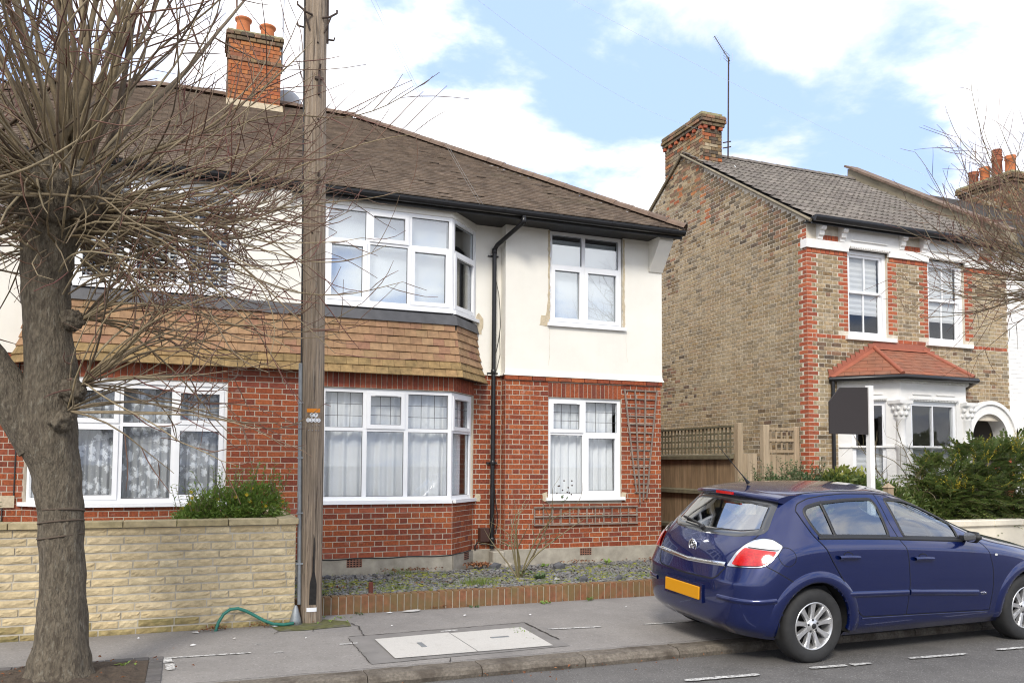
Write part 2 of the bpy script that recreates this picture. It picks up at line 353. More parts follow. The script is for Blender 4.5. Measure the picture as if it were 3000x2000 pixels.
m_roof2 = mat('grey_concrete_tile', rough=.93, var=[(.165,.145,.125),(.19,.17,.145),(.145,.125,.11),(.21,.185,.16)], namt=.4, nscale=7, bump=.6, bscale=70, stain=[((.36,.34,.30), 11, .64, .74, .6), ((.06,.07,.03), 2, .62, .75, .5)])
m_roofred = mat('red_painted_slate', rough=.75, var=[(.30,.105,.058),(.27,.11,.06),(.25,.11,.065),(.32,.11,.055)], namt=.25, nscale=5, bump=.3, bscale=60, stain=((.11,.075,.05), 3.4, .56, .70, .65))
m_redlead = mat('red_painted_flashing', (.33,.105,.06), .6, namt=.15, nscale=6)
m_under = mat('dark_roof_felt', (.03,.025,.02), .95)
m_conc = mat('concrete', (.36,.33,.27), .92, namt=.28, nscale=5, bump=.5, bscale=70, stain=[((.20,.18,.13), 3, .54, .72, .5), ((.55,.52,.46), 8, .62, .8, .5)])
m_parapet = mat('weathered_cement', (.27,.23,.16), .95, namt=.35, nscale=5, bump=.6, bscale=50, stain=((.10,.09,.06), 2.5, .5, .7, .6))
m_stone = mat('yellow_walling_stone', rough=.9, var=[(.57,.46,.275),(.52,.415,.245),(.60,.50,.315),(.48,.38,.22),(.57,.465,.29),(.53,.42,.24)], namt=.22, nscale=14, bump=.7, bscale=80, stain=[((.24,.19,.09), 2.4, .60, .78, .5)])
m_stonemoss = mat('mossy_walling_stone', rough=.92, var=[(.30,.23,.10),(.36,.28,.13),(.24,.19,.08)], namt=.35, nscale=12, bump=.7, bscale=80, stain=((.10,.10,.03), 5, .5, .68, .6))
m_joint = mat('grey_cement_joint', (.46,.42,.34), .95, namt=.2, nscale=10, bump=.5, bscale=120, stain=((.16,.14,.07), 2.2, .55, .72, .6))
m_coping = mat('mossy_coping', rough=.92, var=[(.42,.34,.19),(.47,.39,.24),(.38,.31,.165)], namt=.3, nscale=10, bump=.6, bscale=70, stain=((.14,.12,.05), 3, .5, .7, .6))
m_edge = mat('edging_brick', rough=.88, var=[(.22,.085,.045),(.26,.10,.05),(.19,.09,.045),(.24,.11,.055)], namt=.35, nscale=18, bump=.5, bscale=110, stain=((.15,.115,.045), 3.5, .36, .58, .8))
m_asph = mat('asphalt_road', (.125,.118,.110), .9, namt=.20, nscale=2.2, bump=.9, bscale=150, bdist=.006, stain=[((.34,.33,.31), 80, .57, .64, .75), ((.05,.047,.045), 62, .57, .64, .7), ((.075,.07,.066), .9, .54, .68, .5)])
m_pave = mat('tarmac_footway', (.245,.228,.21), .9, namt=.12, nscale=2.4, bump=.5, bscale=240, bdist=.003, stain=[((.12,.113,.108), 1.1, .60, .74, .5), ((.30,.29,.27), 2.3, .6, .76, .3), ((.40,.38,.355), 55, .56, .63, .5), ((.125,.118,.11), 48, .56, .63, .5), ((.165,.155,.145), .55, .50, .60, .45)])
m_pave2 = mat('tarmac_patch', (.205,.193,.18), .92, namt=.15, nscale=3, bump=.6, bscale=220, bdist=.003, stain=((.085,.08,.075), 2, .56, .72, .5))
m_kerb = mat('granite_kerb', rough=.9, var=[(.15,.128,.10),(.175,.15,.12),(.135,.115,.09)], namt=.4, nscale=45, bump=.8, bscale=90, stain=[((.055,.042,.03), 4.5, .44, .62, .75)])
m_slab = mat('pale_concrete_slab', (.52,.50,.46), .92, namt=.10, nscale=90, bump=.5, bscale=260, bdist=.003, stain=[((.40,.38,.34), 1.6, .52, .75, .4), ((.30,.28,.25), 60, .60, .68, .6), ((.33,.30,.26), 5, .60, .72, .5)])
m_paint = mat('worn_white_paint', (.58,.57,.54), .85, namt=.2, nscale=30, bump=.4, bscale=160, stain=[((.18,.17,.16), 34, .48, .58, .9), ((.25,.24,.23), 6, .56, .62, .7)])
m_soil = mat('soil', (.085,.062,.043), .95, namt=.4, nscale=25, bump=1., bscale=60, bdist=.02)
m_sett = mat('dark_sett', rough=.85, var=[(.10,.095,.09),(.125,.115,.11),(.085,.08,.078)], namt=.25, nscale=20, bump=.4, bscale=90)
m_moss = mat('moss_ground', (.12,.12,.04), .95, namt=.5, nscale=14, bump=.8, bscale=80, bdist=.01, stain=((.13,.12,.10), 6, .5, .62, .8))
m_earth = mat('ground_soil', (.10,.085,.06), .95, namt=.4, nscale=3, bump=.6, bscale=30)
m_slate = mat('slate_chip', rough=.75, var=[(.15,.15,.155),(.20,.20,.20),(.115,.115,.12),(.24,.235,.22),(.17,.165,.155),(.22,.19,.15)], namt=.2, nscale=40)
m_pole = mat('weathered_pole_timber', (.285,.222,.160), .92, namt=.5, nscale=2.2, bump=1., bscale=3.2, bdist=.015, stretch=(24,24,1.0), stain=[((.055,.04,.03), 1.9, .57, .62, .85), ((.40,.36,.31), 2.4, .56, .68, .6), ((.13,.095,.07), .5, .54, .66, .6)])
m_bark = mat('tree_bark', (.145,.119,.084), .95, namt=.50, nscale=60, nd=9., bump=1., bscale=70, bdist=.03, stretch=(1,1,.30), stain=[((.075,.058,.040), 26, .52, .60, .75), ((.23,.205,.155), 34, .57, .63, .7), ((.17,.155,.085), 3, .58, .74, .45)])
m_shoot = mat('young_shoot_bark', rough=.75, var=[(.27,.21,.12),(.15,.11,.06),(.36,.29,.18),(.10,.07,.045),(.22,.17,.10),(.32,.26,.16),(.13,.085,.055)], namt=.25, nscale=20)
m_twig = mat('reddish_twig', rough=.7, var=[(.13,.055,.04),(.17,.09,.055),(.10,.05,.035),(.20,.13,.08),(.15,.045,.04)], namt=.2, nscale=20)
m_fence = mat('fence_board', rough=.92, var=[(.235,.155,.085),(.27,.185,.105),(.20,.135,.075),(.30,.205,.12)], namt=.35, nscale=4, bump=.6, bscale=14, bdist=.006, stretch=(4,4,.5), stain=((.09,.09,.04), 3, .56, .72, .5))
m_fencel = mat('grey_timber', rough=.92, var=[(.37,.285,.185),(.33,.25,.16),(.41,.32,.215),(.30,.225,.14)], namt=.25, nscale=4, bump=.5, bscale=14, bdist=.005, stretch=(4,4,.5), stain=((.20,.19,.10), 3, .6, .75, .5))
m_lattice = mat('mossy_lattice', rough=.92, var=[(.13,.115,.07),(.16,.14,.085),(.115,.10,.06)], namt=.3, nscale=8)
m_trel = mat('dark_trellis_wood', rough=.85, var=[(.22,.175,.14),(.27,.22,.18),(.18,.14,.115)], namt=.3, nscale=10)
m_glass = glass('window_glass', (.96,.97,.97), .0, 1.)
m_glassu = glass('reflecting_window_glass', (.93,.95,.96), .16, 1., .015)
m_cglass = glass('car_glass', (.78,.86,.85), .20, 1.0)
m_curt = mat('net_curtain', (.92,.93,.95), .9, trans=.12)
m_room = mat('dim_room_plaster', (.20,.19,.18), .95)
m_blind = mat('white_blind', (.80,.80,.80), .7, trans=.25)
m_came = mat('lead_came', (.05,.05,.055), .5)
m_galv = mat('galvanised_steel', (.28,.30,.31), .5, metal=.5, namt=.2, nscale=12)
m_pot = mat('terracotta_pot', (.50,.165,.06), .85, namt=.25, nscale=7, stain=((.13,.05,.03), 4, .56, .74, .6))
m_potd = mat('sooty_terracotta', (.30,.10,.05), .88, namt=.3, nscale=7, stain=((.05,.03,.025), 3, .5, .7, .7))
m_lichen = mat('mossy_flaunching', (.30,.27,.15), .95, namt=.4, nscale=16, bump=.8, bscale=50, stain=((.50,.40,.05), 14, .62, .72, .7))
m_iron = mat('rusty_iron', (.055,.035,.025), .75, namt=.4, nscale=20)
m_steel = mat('dull_metal', (.36,.36,.37), .4, metal=.8)
m_dish = mat('grey_dish', (.40,.41,.43), .6)
m_wire = mat('cable', (.03,.03,.03), .6)
m_wirel = mat('pale_overhead_wire', (.80,.82,.80), .6)
m_hose = mat('green_hose', (.02,.16,.12), .5, namt=.2, nscale=10)
m_orange = mat('orange_plate', (.75,.24,.01), .6, namt=.1, nscale=30)
m_sign = mat('blank_dark_board', (.030,.024,.023), .65)
m_brownb = mat('brown_plastic', (.055,.025,.018), .45)
m_wood = mat('red_stained_stake', (.12,.03,.02), .8, namt=.2, nscale=20)
m_airb = mat('terracotta_airbrick', (.25,.12,.08), .9, namt=.3, nscale=30)
m_void = mat('dark_void', (.008,.008,.008), .95)
m_leafp = mat('privet_leaf', rough=.55, var=[(.09,.14,.055),(.11,.165,.06),(.075,.12,.05),(.14,.185,.075)], trans=.25)
m_leafd = mat('dark_glossy_leaf', rough=.42, var=[(.10,.155,.04),(.145,.20,.05),(.08,.13,.038),(.20,.24,.06),(.13,.15,.05)], trans=.3)
m_leafv = mat('variegated_leaf', rough=.5, var=[(.42,.42,.07),(.30,.35,.07),(.50,.48,.12),(.12,.19,.04)], trans=.3)
m_leafy = mat('bright_green_leaf', rough=.55, var=[(.20,.31,.06),(.26,.37,.07),(.16,.26,.06),(.31,.39,.09)], trans=.35)
m_flow = mat('yellow_flower', rough=.6, var=[(.62,.44,.02),(.55,.47,.05),(.70,.50,.03)], trans=.2)
m_grass = mat('grass_blade', rough=.7, var=[(.12,.19,.035),(.18,.25,.05),(.22,.25,.06),(.10,.15,.03)], trans=.3)
m_mossc = mat('moss_cushion', rough=.95, var=[(.23,.24,.035),(.25,.25,.045),(.14,.155,.03),(.22,.17,.06)], bump=.8, bscale=120)
m_dead = mat('dead_leaf', rough=.85, var=[(.24,.085,.03),(.17,.065,.03),(.30,.13,.05),(.12,.05,.025)])
m_litter = mat('pale_litter', rough=.6, var=[(.7,.7,.7),(.6,.6,.58),(.5,.48,.45)])
m_rose = mat('rose_stem', rough=.7, var=[(.17,.14,.055),(.20,.17,.09),(.13,.10,.05),(.24,.20,.12)])
# ------------------------------------------------------------------ the ground: road, kerb, footway, beds
RZ, PZ = .04, .115
def sheet(name, x0, x1, y0, y1, z, m, kind='structure', parent=None):
    mb = MB(); mb.add([(x0,y0,z),(x1,y0,z),(x1,y1,z),(x0,y1,z)], [(0,1,2,3)]); o = mb.build(name, m, parent)
    if kind: o['kind'] = kind
    return o
sheet('ground', -600, 600, -600, 900, -.03, m_earth)
mb = MB(); n = 60
for i in range(n):       # gently cambered carriageway
    pass
ys = [-6, -3, 0, 2, 3.5, 5, 5.8, 6.25]; zs = [.0, .05, .085, .085, .075, .055, .042, .036]
ys = [-6, -3, 0, 2, 3.5, 5, 5.8, 6.25]
for i in range(len(ys)-1):
    mb.add([(-60,ys[i],min(zs[i],.045)),(80,ys[i],min(zs[i],.045)),(80,ys[i+1],min(zs[i+1],.045)),(-60,ys[i+1],min(zs[i+1],.045))], [(0,1,2,3)])
road = mb.build('road', m_asph); road['kind'] = 'structure'
mb = MB(); mb.box(-60, 80, 6.39, 8.87, -.02, PZ); pave = mb.build('pavement', m_pave); pave['kind'] = 'structure'
kerb = sheet('kerb', -60, 80, 6.2, 6.42, .0, m_kerb)
# kerb stones, each about 0.9 m with a worn arris; the last ones run off as a plain strip
def stone(x0, x1):
    prof = [(6.215, .0), (6.192, .07), (6.205, .098), (6.235, PZ+.003), (6.40, PZ+.004), (6.41, .0)]
    mb = MB(); nseg = 8; rr = random.Random(int(x0*100)); vs = []
    for i in range(nseg+1):
        x = x0+(x1-x0)*i/nseg
        for j, (y, z) in enumerate(prof):
            w = 0 if j in (0, 5) else .006
            vs.append((x, y+rr.uniform(-w, w)*(.5 if j == 4 else 1), z+rr.uniform(-w, w)*.5))
    k = len(prof); fs = [(i*k+j, i*k+j+1, (i+1)*k+j+1, (i+1)*k+j) for i in range(nseg) for j in range(k-1)]
    fs = [f[::-1] for f in fs]
    mb.add(vs, fs); mb.add(vs[:k], [list(range(k))]); mb.add(vs[-k:], [list(range(k))[::-1]]); return mb
x = -5.0; kx = [2.74]
while x < 14:
    x0 = x; x = x0+.90
    if abs(x0-2.2) < .46: pass
    stone(x0+.004, x-.004).build('kerb_stone', m_kerb, kerb)
for a, b in ((-60, -5), (x, 80)): stone(a, b).build('kerb_run', m_kerb, kerb)
# footway repair, cover slabs and markings
def patch_poly(name, pts, z, m, parent=None, kind='structure'):
    mb = MB(); mb.add([(p[0], p[1], z) for p in pts], [list(range(len(pts)))]); o = mb.build(name, m, parent)
    if kind: o['kind'] = kind
    return o
patch_poly('repair_patch', [(1.405,6.56),(3.17,6.64),(3.19,7.73),(1.42,7.64)], PZ+.004, m_pave2, pave, None)
def crack(pts, w, z, m=m_void, name='crack'):
    mb = MB(); rr = random.Random(5)
    P = []
    for (ax, ay), (bx, by) in zip(pts[:-1], pts[1:]):
        L = math.hypot(bx-ax, by-ay); n = max(2, int(L/.04))
        for i in range(n): P.append((ax+(bx-ax)*i/n+rr.uniform(-.006, .006), ay+(by-ay)*i/n+rr.uniform(-.006, .006)))
    P.append(pts[-1]); vs = []
    for i, p in enumerate(P):
        q = P[min(i+1, len(P)-1)]; r = P[max(i-1, 0)]; d = Vector((q[0]-r[0], q[1]-r[1], 0)).normalized(); nrm = Vector((-d.y, d.x, 0))*w*rr.uniform(.4, 1.1)
        vs += [(p[0]+nrm.x, p[1]+nrm.y, z), (p[0]-nrm.x, p[1]-nrm.y, z)]
    mb.add(vs, [(2*i, 2*i+1, 2*i+3, 2*i+2) for i in range(len(P)-1)]); return mb.build(name, m, pave)
m_joint_d = mat('open_joint', (.035,.03,.025), .95)
crack([(1.42,7.645),(3.19,7.735),(3.18,6.9)], .011, PZ+.008, m_joint_d); crack([(1.555,8.3),(1.60,8.1),(1.56,7.65)], .007, PZ+.008, m_joint_d)
crack([(1.405,7.6),(1.40,6.58)], .004, PZ+.008, m_joint_d); crack([(2.05,6.55),(2.0,6.41)], .004, PZ+.0085, m_joint_d); crack([(.86,8.15),(.80,8.0)], .004, PZ+.008, m_joint_d); crack([(1.17,8.12),(1.15,8.0)], .003, PZ+.008, m_joint_d)
crack([(-3, 6.415),(6, 6.43),(14, 6.42)], .004, PZ+.0085, m_joint_d)
cov = thing('access_cover', 'pale concrete access cover of two slabs set in the pavement', 'access cover', (2.32, 7.09, PZ))
for a, b in ((1.618, 2.325), (2.331, 3.02)):
    mb = MB(); mb.add([(a,6.665,PZ+.012),(b,6.668,PZ+.012),(b+(.045 if b > 2.5 else 0),7.50+.01*(b-1.6),PZ+.012),(a,7.445+.04*(a-1.6),PZ+.012)], [(0,1,2,3)])
    mb.box(a+.01, b-.01, 6.68, 7.44, PZ-.05, PZ+.0105); mb.build('slab', m_slab, cov)
for x, y, dx, dy in ((1.95,7.07,.022,.09),(2.70,7.14,.085,.020)):
    mb = MB(); mb.box(x-dx, x+dx, y-dy, y+dy, PZ+.0, PZ+.0165); mb.build('lifting_slot', m_galv, cov)
def mark(name, x0, y0, x1, y1, w, z, parent, seed=0, gaps=()):
    rr = random.Random(seed); L = math.hypot(x1-x0, y1-y0); n = max(4, int(L/.05)); d = Vector((x1-x0, y1-y0, 0)).normalized(); nn = Vector((-d.y, d.x, 0)); vs = []; fs = []
    for i in range(n+1):
        t = i/n; e = .55 if i in (0, n) else 1; p = Vector((x0, y0, 0))+d*L*t
        for sgn in (1, -1): q = p+nn*sgn*w/2*e*rr.uniform(.78, 1.12); vs.append((q.x, q.y, z))
    for i in range(n):
        if any(g[0] <= i/n < g[1] for g in gaps): continue
        fs.append((2*i, 2*i+1, 2*i+3, 2*i+2))
    mb = MB(); mb.add(vs, fs); return mb.build(name, m_paint, parent)
mk = 'painted_dash'
mark(mk, 3.28,7.365,3.82,7.30,.05,PZ+.006,pave,1); mark(mk, 4.27,7.265,4.85,7.235,.045,PZ+.006,pave,2,((.12,.16),(.3,.36),(.6,.66))); mark('painted_line', -.125,7.335,.548,7.30,.045,PZ+.006,pave,3,((.93,.95),))
mark('painted_line', -.10,7.33,-.06,6.90,.075,PZ+.006,pave,4,((.35,.42),)); mark(mk, 1.29,7.365,1.45,7.375,.05,PZ+.006,pave,5); mark(mk, 2.28,7.60,2.45,7.615,.05,PZ+.0075,pave,6)
mark(mk, .72,7.24,.80,7.235,.03,PZ+.006,pave,7); mark(mk, .60,7.62,.66,7.61,.02,PZ+.006,pave,7); mark(mk, -4.2,7.42,-3.4,7.40,.05,PZ+.006,pave,9)
for i, (a, b) in enumerate(((3.60,4.26),(4.78,5.39),(5.83,6.46),(6.86,7.5),(7.95,8.6),(9.0,9.65),(2.4,3.1))): mark(mk, a, 5.505-.035*(a-3.6)*.5, b, 5.475-.035*(b-3.6)*.5, .062, .0545, road, 10+i, ((.55,.6),) if i == 1 else ())
# tree pit of dark setts
pit = sheet('tree_pit', -1.40, -.232, 6.412, 7.29, PZ+.005, m_soil)
me = MB(); rr = random.Random(8); nx, ny = 44, 34; vs = []
for j in range(ny+1):
    for i in range(nx+1):
        X = -1.40+1.168*i/nx; Y = 6.415+.873*j/ny; e = min(i, nx-i, j, ny-j)/4; d = math.hypot(X+.81, Y-6.83)
        vs.append((X, Y, PZ+.008+min(1, e)*(.03*noise.noise(Vector((X*14, Y*14, 2)))+.02+.09*max(0, .55-d)*1.2)))
me.add(vs, [(j*(nx+1)+i, j*(nx+1)+i+1, (j+1)*(nx+1)+i+1, (j+1)*(nx+1)+i) for j in range(ny) for i in range(nx)], 0, True)
me.build('soil_heap', m_soil, pit, 'stuff')
it = []; I3 = Matrix.Identity(3)
def flat(a, b, c, d, zz, m=m_sett):   # a brick lying flat: local -Y becomes up
    M3 = Matrix(((1,0,0),(0,0,1),(0,-1,0))); it.append((((a+b)/2, (c+d)/2, zz-.02), M3, (b-a, .04, d-c), BRICK, 'sett', m))
xx = -1.40
while xx < -.24: flat(xx+.004, min(xx+.206, -.236), 7.294, 7.396, PZ+.012+random.uniform(-.002, .002)); xx += .21
yy = 7.396
while yy > 6.5: flat(-.228, -.128, yy-.098, yy-.004, PZ+.012+random.uniform(-.002, .003)); yy -= .1025
pieces(pit, 'sett', it)
patch_poly('moss_patch', [(.86,8.13),(1.10,8.10),(1.54,8.16),(1.56,8.40),(1.35,8.60),(1.0,8.46),(.90,8.44),(.80,8.40)], PZ+.005, m_moss, pave, None)
# ------------------------------------------------------------------ the pair of houses on the left
PX, YB, YU, YM, YW = 1.09, 11.40, 11.42, 12.0, 11.80
XWL, XWR, DPC, CO = 4.533, 7.28, .405, .0762
ZT = DPC+35*CO                         # foot of the render
EY, EZ, RY, RZZ = 11.25, 5.50, 15.81, 8.42   # eaves and ridge lines
SLOPE = math.atan2(RZZ-EZ, RY-EY)
hR = thing('semi_detached_house', 'red brick and cream render house with white windows behind the telegraph pole', 'house', (4.2, 12, 0))
hL = thing('semi_detached_house', 'adjoining red brick house behind the bare pollarded tree, with slatted blinds upstairs', 'house', (-2, 12, 0))
SPA = math.atan2(.60, .51); SPL = math.hypot(.51, .60)
frB = Fr(0, YB, 0); frS = Fr(3.57, YB, SPA); frM = Fr(0, YM, 0); frRt = Fr(XWL, YM, -math.pi/2); frW = Fr(0, YW, 0)
frSL = Fr(PX*2-3.57-.51, YM, -SPA)                     # left splay of the left house, s runs from the wall to the corner
frU = Fr(0, YU, 0); frUS = Fr(3.55, YU, math.atan2(.58, .56)); USL = math.hypot(.58, .56); frUSL = Fr(PX*2-3.55-.56, YM, -math.atan2(.58, .56))
XLc = PX*2-3.57                                        # left corner of the bay
WZ0, WZ1, TR = 1.19, 2.735, 2.17

def window(parent, fr, s0, s1, z0, z1, cols, zt, sash=(), lead=(0, 0), sill=True, glassm=None, vents=(), fw=.052, rec=.03, silld=.055, fd=.07, tr=.05, label=None, sw=.045):
    glassm = glassm or m_glass; mb = MB(); e = .0015
    d1, d0 = -rec, -rec-fd
    fr.box(mb, s0, s0+fw, d0, d1, z0, z1); fr.box(mb, s1-fw, s1, d0, d1, z0, z1)
    fr.box(mb, s0+fw, s1-fw, d0, d1-e, z0, z0+fw); fr.box(mb, s0+fw, s1-fw, d0, d1-e, z1-fw, z1)
    for c in cols[1:-1]: fr.box(mb, c-.03, c+.03, d0, d1-2*e, z0+fw, z1-fw)
    if zt:
        for i in range(len(cols)-1):
            a = cols[i]+(fw if i == 0 else .03); b = cols[i+1]-(fw if i == len(cols)-2 else .03)
            fr.box(mb, a, b, d0, d1-3*e, zt-tr/2, zt+tr/2)
    w = mb.build('window', m_white, parent)
    if label: w['label'] = label
    for i in range(len(cols)-1):
        a = cols[i]+(fw if i == 0 else .03); b = cols[i+1]-(fw if i == len(cols)-2 else .03)
        rows = [(z0+fw, zt-tr/2), (zt+tr/2, z1-fw)] if zt else [(z0+fw, z1-fw)]
        for r, (c, d) in enumerate(rows):
            A, B, Cc, D = a, b, c, d
            if (i, r) in sash:
                m2 = MB(); x = .012
                fr.box(m2, A-x, A+sw, d0+.02, d1+.014, Cc-x, D+x); fr.box(m2, B-sw, B+x, d0+.02, d1+.014, Cc-x, D+x)
                fr.box(m2, A+sw, B-sw, d0+.02, d1+.013, Cc-x, Cc+sw); fr.box(m2, A+sw, B-sw, d0+.02, d1+.013, D-sw, D+x)
                m2.build('sash', m_white, w); A += sw; B -= sw; Cc += sw; D -= sw
            mg = MB(); fr.box(mg, A-.004, B+.004, d0+.030, d0+.036, Cc-.004, D+.004); mg.build('pane', glassm, w)
            mk2 = MB(); g = .006                       # black glazing bead
            for q in ((A, A+g, Cc, D), (B-g, B, Cc, D), (A+g, B-g, Cc, Cc+g), (A+g, B-g, D-g, D)): fr.box(mk2, q[0], q[1], d0+.037, d0+.041, q[2], q[3])
            if lead[0] and r == len(rows)-1:
                for k in range(1, lead[0]+1):
                    x = A+(B-A)*k/(lead[0]+1); fr.box(mk2, x-.003, x+.003, d0+.037, d0+.0415, Cc+g, D-g)
                for k in range(1, lead[1]+1):
                    x = Cc+(D-Cc)*k/(lead[1]+1); fr.box(mk2, A+g, B-g, d0+.037, d0+.0422, x-.003, x+.003)
            mk2.build('glazing_bead', m_came, w)
            if (i, r) in vents:
                mv = MB(); fr.box(mv, A+.06, B-.06, d1+.0135, d1+.026, D+.008, D+.026); mv.build('trickle_vent', m_white, w)
    if sill:
        ms = MB(); fr.box(ms, s0-(.05 if sill in (1, True, 'l') else -.0), s1+(.05 if sill in (1, True, 'r') else 0), d0, silld, z0-.012, z0-.0005); fr.box(ms, s0-(.05 if sill in (1, True, 'l') else 0), s1+(.05 if sill in (1, True, 'r') else 0), silld-.05, silld, z0-.05, z0-.012)
        ms.build('sill', m_white, w)
    return w

# --- mortar-backed masonry of the right-hand house
wallm = MB(); hz = [(1.70, 3.58, WZ0-.05, WZ1+.005)]
frB.panel(wallm, PX, 3.57, .05, 3.72, hz, 0.0, skip='r')
frS.panel(wallm, 0, SPL, .05, 3.72, [(0, .775, WZ0-.05, WZ1+.005)], 0.0, skip='l')
frM.panel(wallm, 4.08, XWL, .05, ZT, [], 0.0)
frRt.panel(wallm, 0, .2, .05, ZT, [], 0.0)
hw = [(5.25, 6.535, WZ0-.05, 2.75)]
frW.panel(wallm, XWL, XWR, .05, ZT, hw, 0.0)
o = wallm.build('wall', m_mortar, hR)
b = MB(); b.add([(XWR,YW,0),(XWR,20.3,0),(XWR,20.3,5.4),(XWR,YW,5.4)], [(0,1,2,3)]); b.add([(PX,20.3,0),(XWR,20.3,0),(XWR,20.3,5.4),(PX,20.3,5.4)], [(0,3,2,1)]); b.build('rear_wall', m_brickd, hR)
b = MB(); b.add([(-5.1,YM,0),(-5.1,20.3,0),(-5.1,20.3,5.4),(-5.1,YM,5.4)], [(0,3,2,1)]); b.add([(PX,20.3,0),(-5.1,20.3,0),(-5.1,20.3,5.4),(PX,20.3,5.4)], [(0,1,2,3)]); b.build('rear_wall', m_brickd, hL)
items = []
def mf(s, z, k): return m_brick
hb = [(1.69, 3.6, WZ0-.055, 3.6)]
both = []
bond(both, frB, XLc+.004, 3.565, DPC, DPC+10*CO, [], lambda s, z, k: m_brickd if (k > 7 or k < 2) and s > PX else m_brick)
bond(both, frB, .49, 1.69, DPC+10*CO, DPC+30*CO, [], lambda s, z, k: m_brick)
bond(both, frB, .49, 1.69, DPC+30*CO, DPC+34*CO, [], lambda s, z, k: m_brickd)
items += [q for q in both if q[0][0] >= PX]
bond(items, frS, .004, SPL-.004, DPC, DPC+10*CO, [], mf, phase=.1)
bond(items, frM, 4.085, XWL-.004, DPC, ZT, [], mf, phase=.05)
bond(items, frRt, .004, .196, DPC, ZT, [], mf, phase=.12, st=.104, hd=.07)
bond(items, frW, XWL+.002, XWR-.002, DPC, ZT-CO, [(5.245, 6.54, WZ0-.055, 2.99)], mf, phase=-.112)
M3 = frW.M(); x = XWL-.015
while x < XWR: 
    L = min(.215, XWR+.012-x); items.append(((x+L/2, YW-.004, ZT-CO/2), M3, (L, .06, CO-.008), BRICK, 'brick', m_brick)); x += .225
soldiers(items, frW, 5.248, 6.537, 2.755, 2.985, m_brick)
soldiers(items, frB, 1.70, 3.565, 2.745, 2.965, m_brickd); soldiers(items, frS, .005, SPL, 2.745, 2.965, m_brickd)
pieces(hR, 'brick', items, 300, 'brickwork')
# plinth, bed of the damp course
pl = MB(); frB.box(pl, PX, 3.57, -.05, .022, -.05, DPC-.004); frS.box(pl, 0.012, SPL-.02, -.05, .020, -.05, DPC-.005); frM.box(pl, 4.07, XWL, -.05, .018, -.05, DPC-.006); frW.box(pl, XWL-.02, XWR+.02, -.05, .022, -.05, DPC-.004); frRt.box(pl, -.05, .19, -.05, .019, -.05, DPC-.007)
pl.build('plinth', m_conc, hR)
def airbrick(fr, s0, s1, z0, z1, d, h):
    mb = MB(); fr.box(mb, s0, s1, d-.02, d+.002, z0, z1); o = mb.build('air_brick', m_airb, h); mb = MB(); nx, nz = 5, 4
    for i in range(nx):
        for j in range(nz):
            a = s0+(s1-s0)*(i+.5)/nx; c = z0+(z1-z0)*(j+.5)/nz; fr.box(mb, a-.013, a+.013, d, d+.0035, c-.007, c+.007)
    mb.build('vent_hole', m_void, o)
airbrick(frB, 2.07, 2.28, .285, .40, .023, hR); airbrick(frS, .42, .60, .285, .395, .021, hR); airbrick(frW, 5.79, 5.99, .285, .395, .023, hR)
# --- left-hand house masonry
wl = MB(); frB.panel(wl, XLc, PX, .05, 3.72, [(XLc-.01, .485, WZ0-.05, WZ1+.005)], skip='l'); frSL.panel(wl, 0, SPL, .05, 3.72, [(.01, SPL, WZ0-.05, WZ1+.005)], skip='r'); frM.panel(wl, -5.1, XLc-.51, .05, ZT, []); wl.build('wall', m_mortar, hL)
il = []
il += [q for q in both if q[0][0] < PX]
bond(il, frSL, .004, SPL-.004, DPC, DPC+10*CO, [], mf); bond(il, frM, -4.2, XLc-.515, DPC, ZT, [], lambda s, z, k: m_brickd if k % 3 == 0 else m_brick)
soldiers(il, frB, XLc+.004, .485, 2.745, 2.965, m_brickd); soldiers(il, frSL, .005, SPL, 2.745, 2.965, m_brickd)
pieces(hL, 'brick', il, 300, 'brickwork')
# --- windows, ground floor
window(hR, frB, 1.70, 3.555, WZ0, WZ1, [1.70, 2.30, 2.885, 3.555], TR, sash={(1, 1)}, lead=(2, 2), vents={(1, 1)}, sill='l', label='ground-floor bay window front with leaded top lights')
window(hR, frS, .012, .775, WZ0, WZ1, [.012, .775], TR, sash={(0, 1)}, lead=(2, 2), vents={(0, 1)}, sill='r', label='narrow splayed side light of the ground-floor bay')
window(hR, frW, 5.25, 6.535, WZ0, 2.75, [5.25, 5.885, 6.535], 2.19, sash={(0, 1), (1, 0)}, lead=(2, 2), vents={(0, 1)}, label='ground-floor four-light window beside the trellis')
window(hL, frB, XLc+.015, .485, WZ0, WZ1-.055, [XLc+.015, -.775, -.155, .485], TR, sash={(0, 0), (0, 1), (2, 0), (2, 1)}, lead=(2, 2), label='ground-floor window with lace curtains', sill='r')
window(hL, frSL, .015, SPL-.012, WZ0, WZ1-.055, [.015, SPL-.012], TR, sash={(0, 1)}, lead=(2, 2), sill='l')
h = MB(); frB.box(h, XLc, .49, -.08, -.012, WZ1-.054, WZ1+.004); h.build('window_head', m_white, hL)
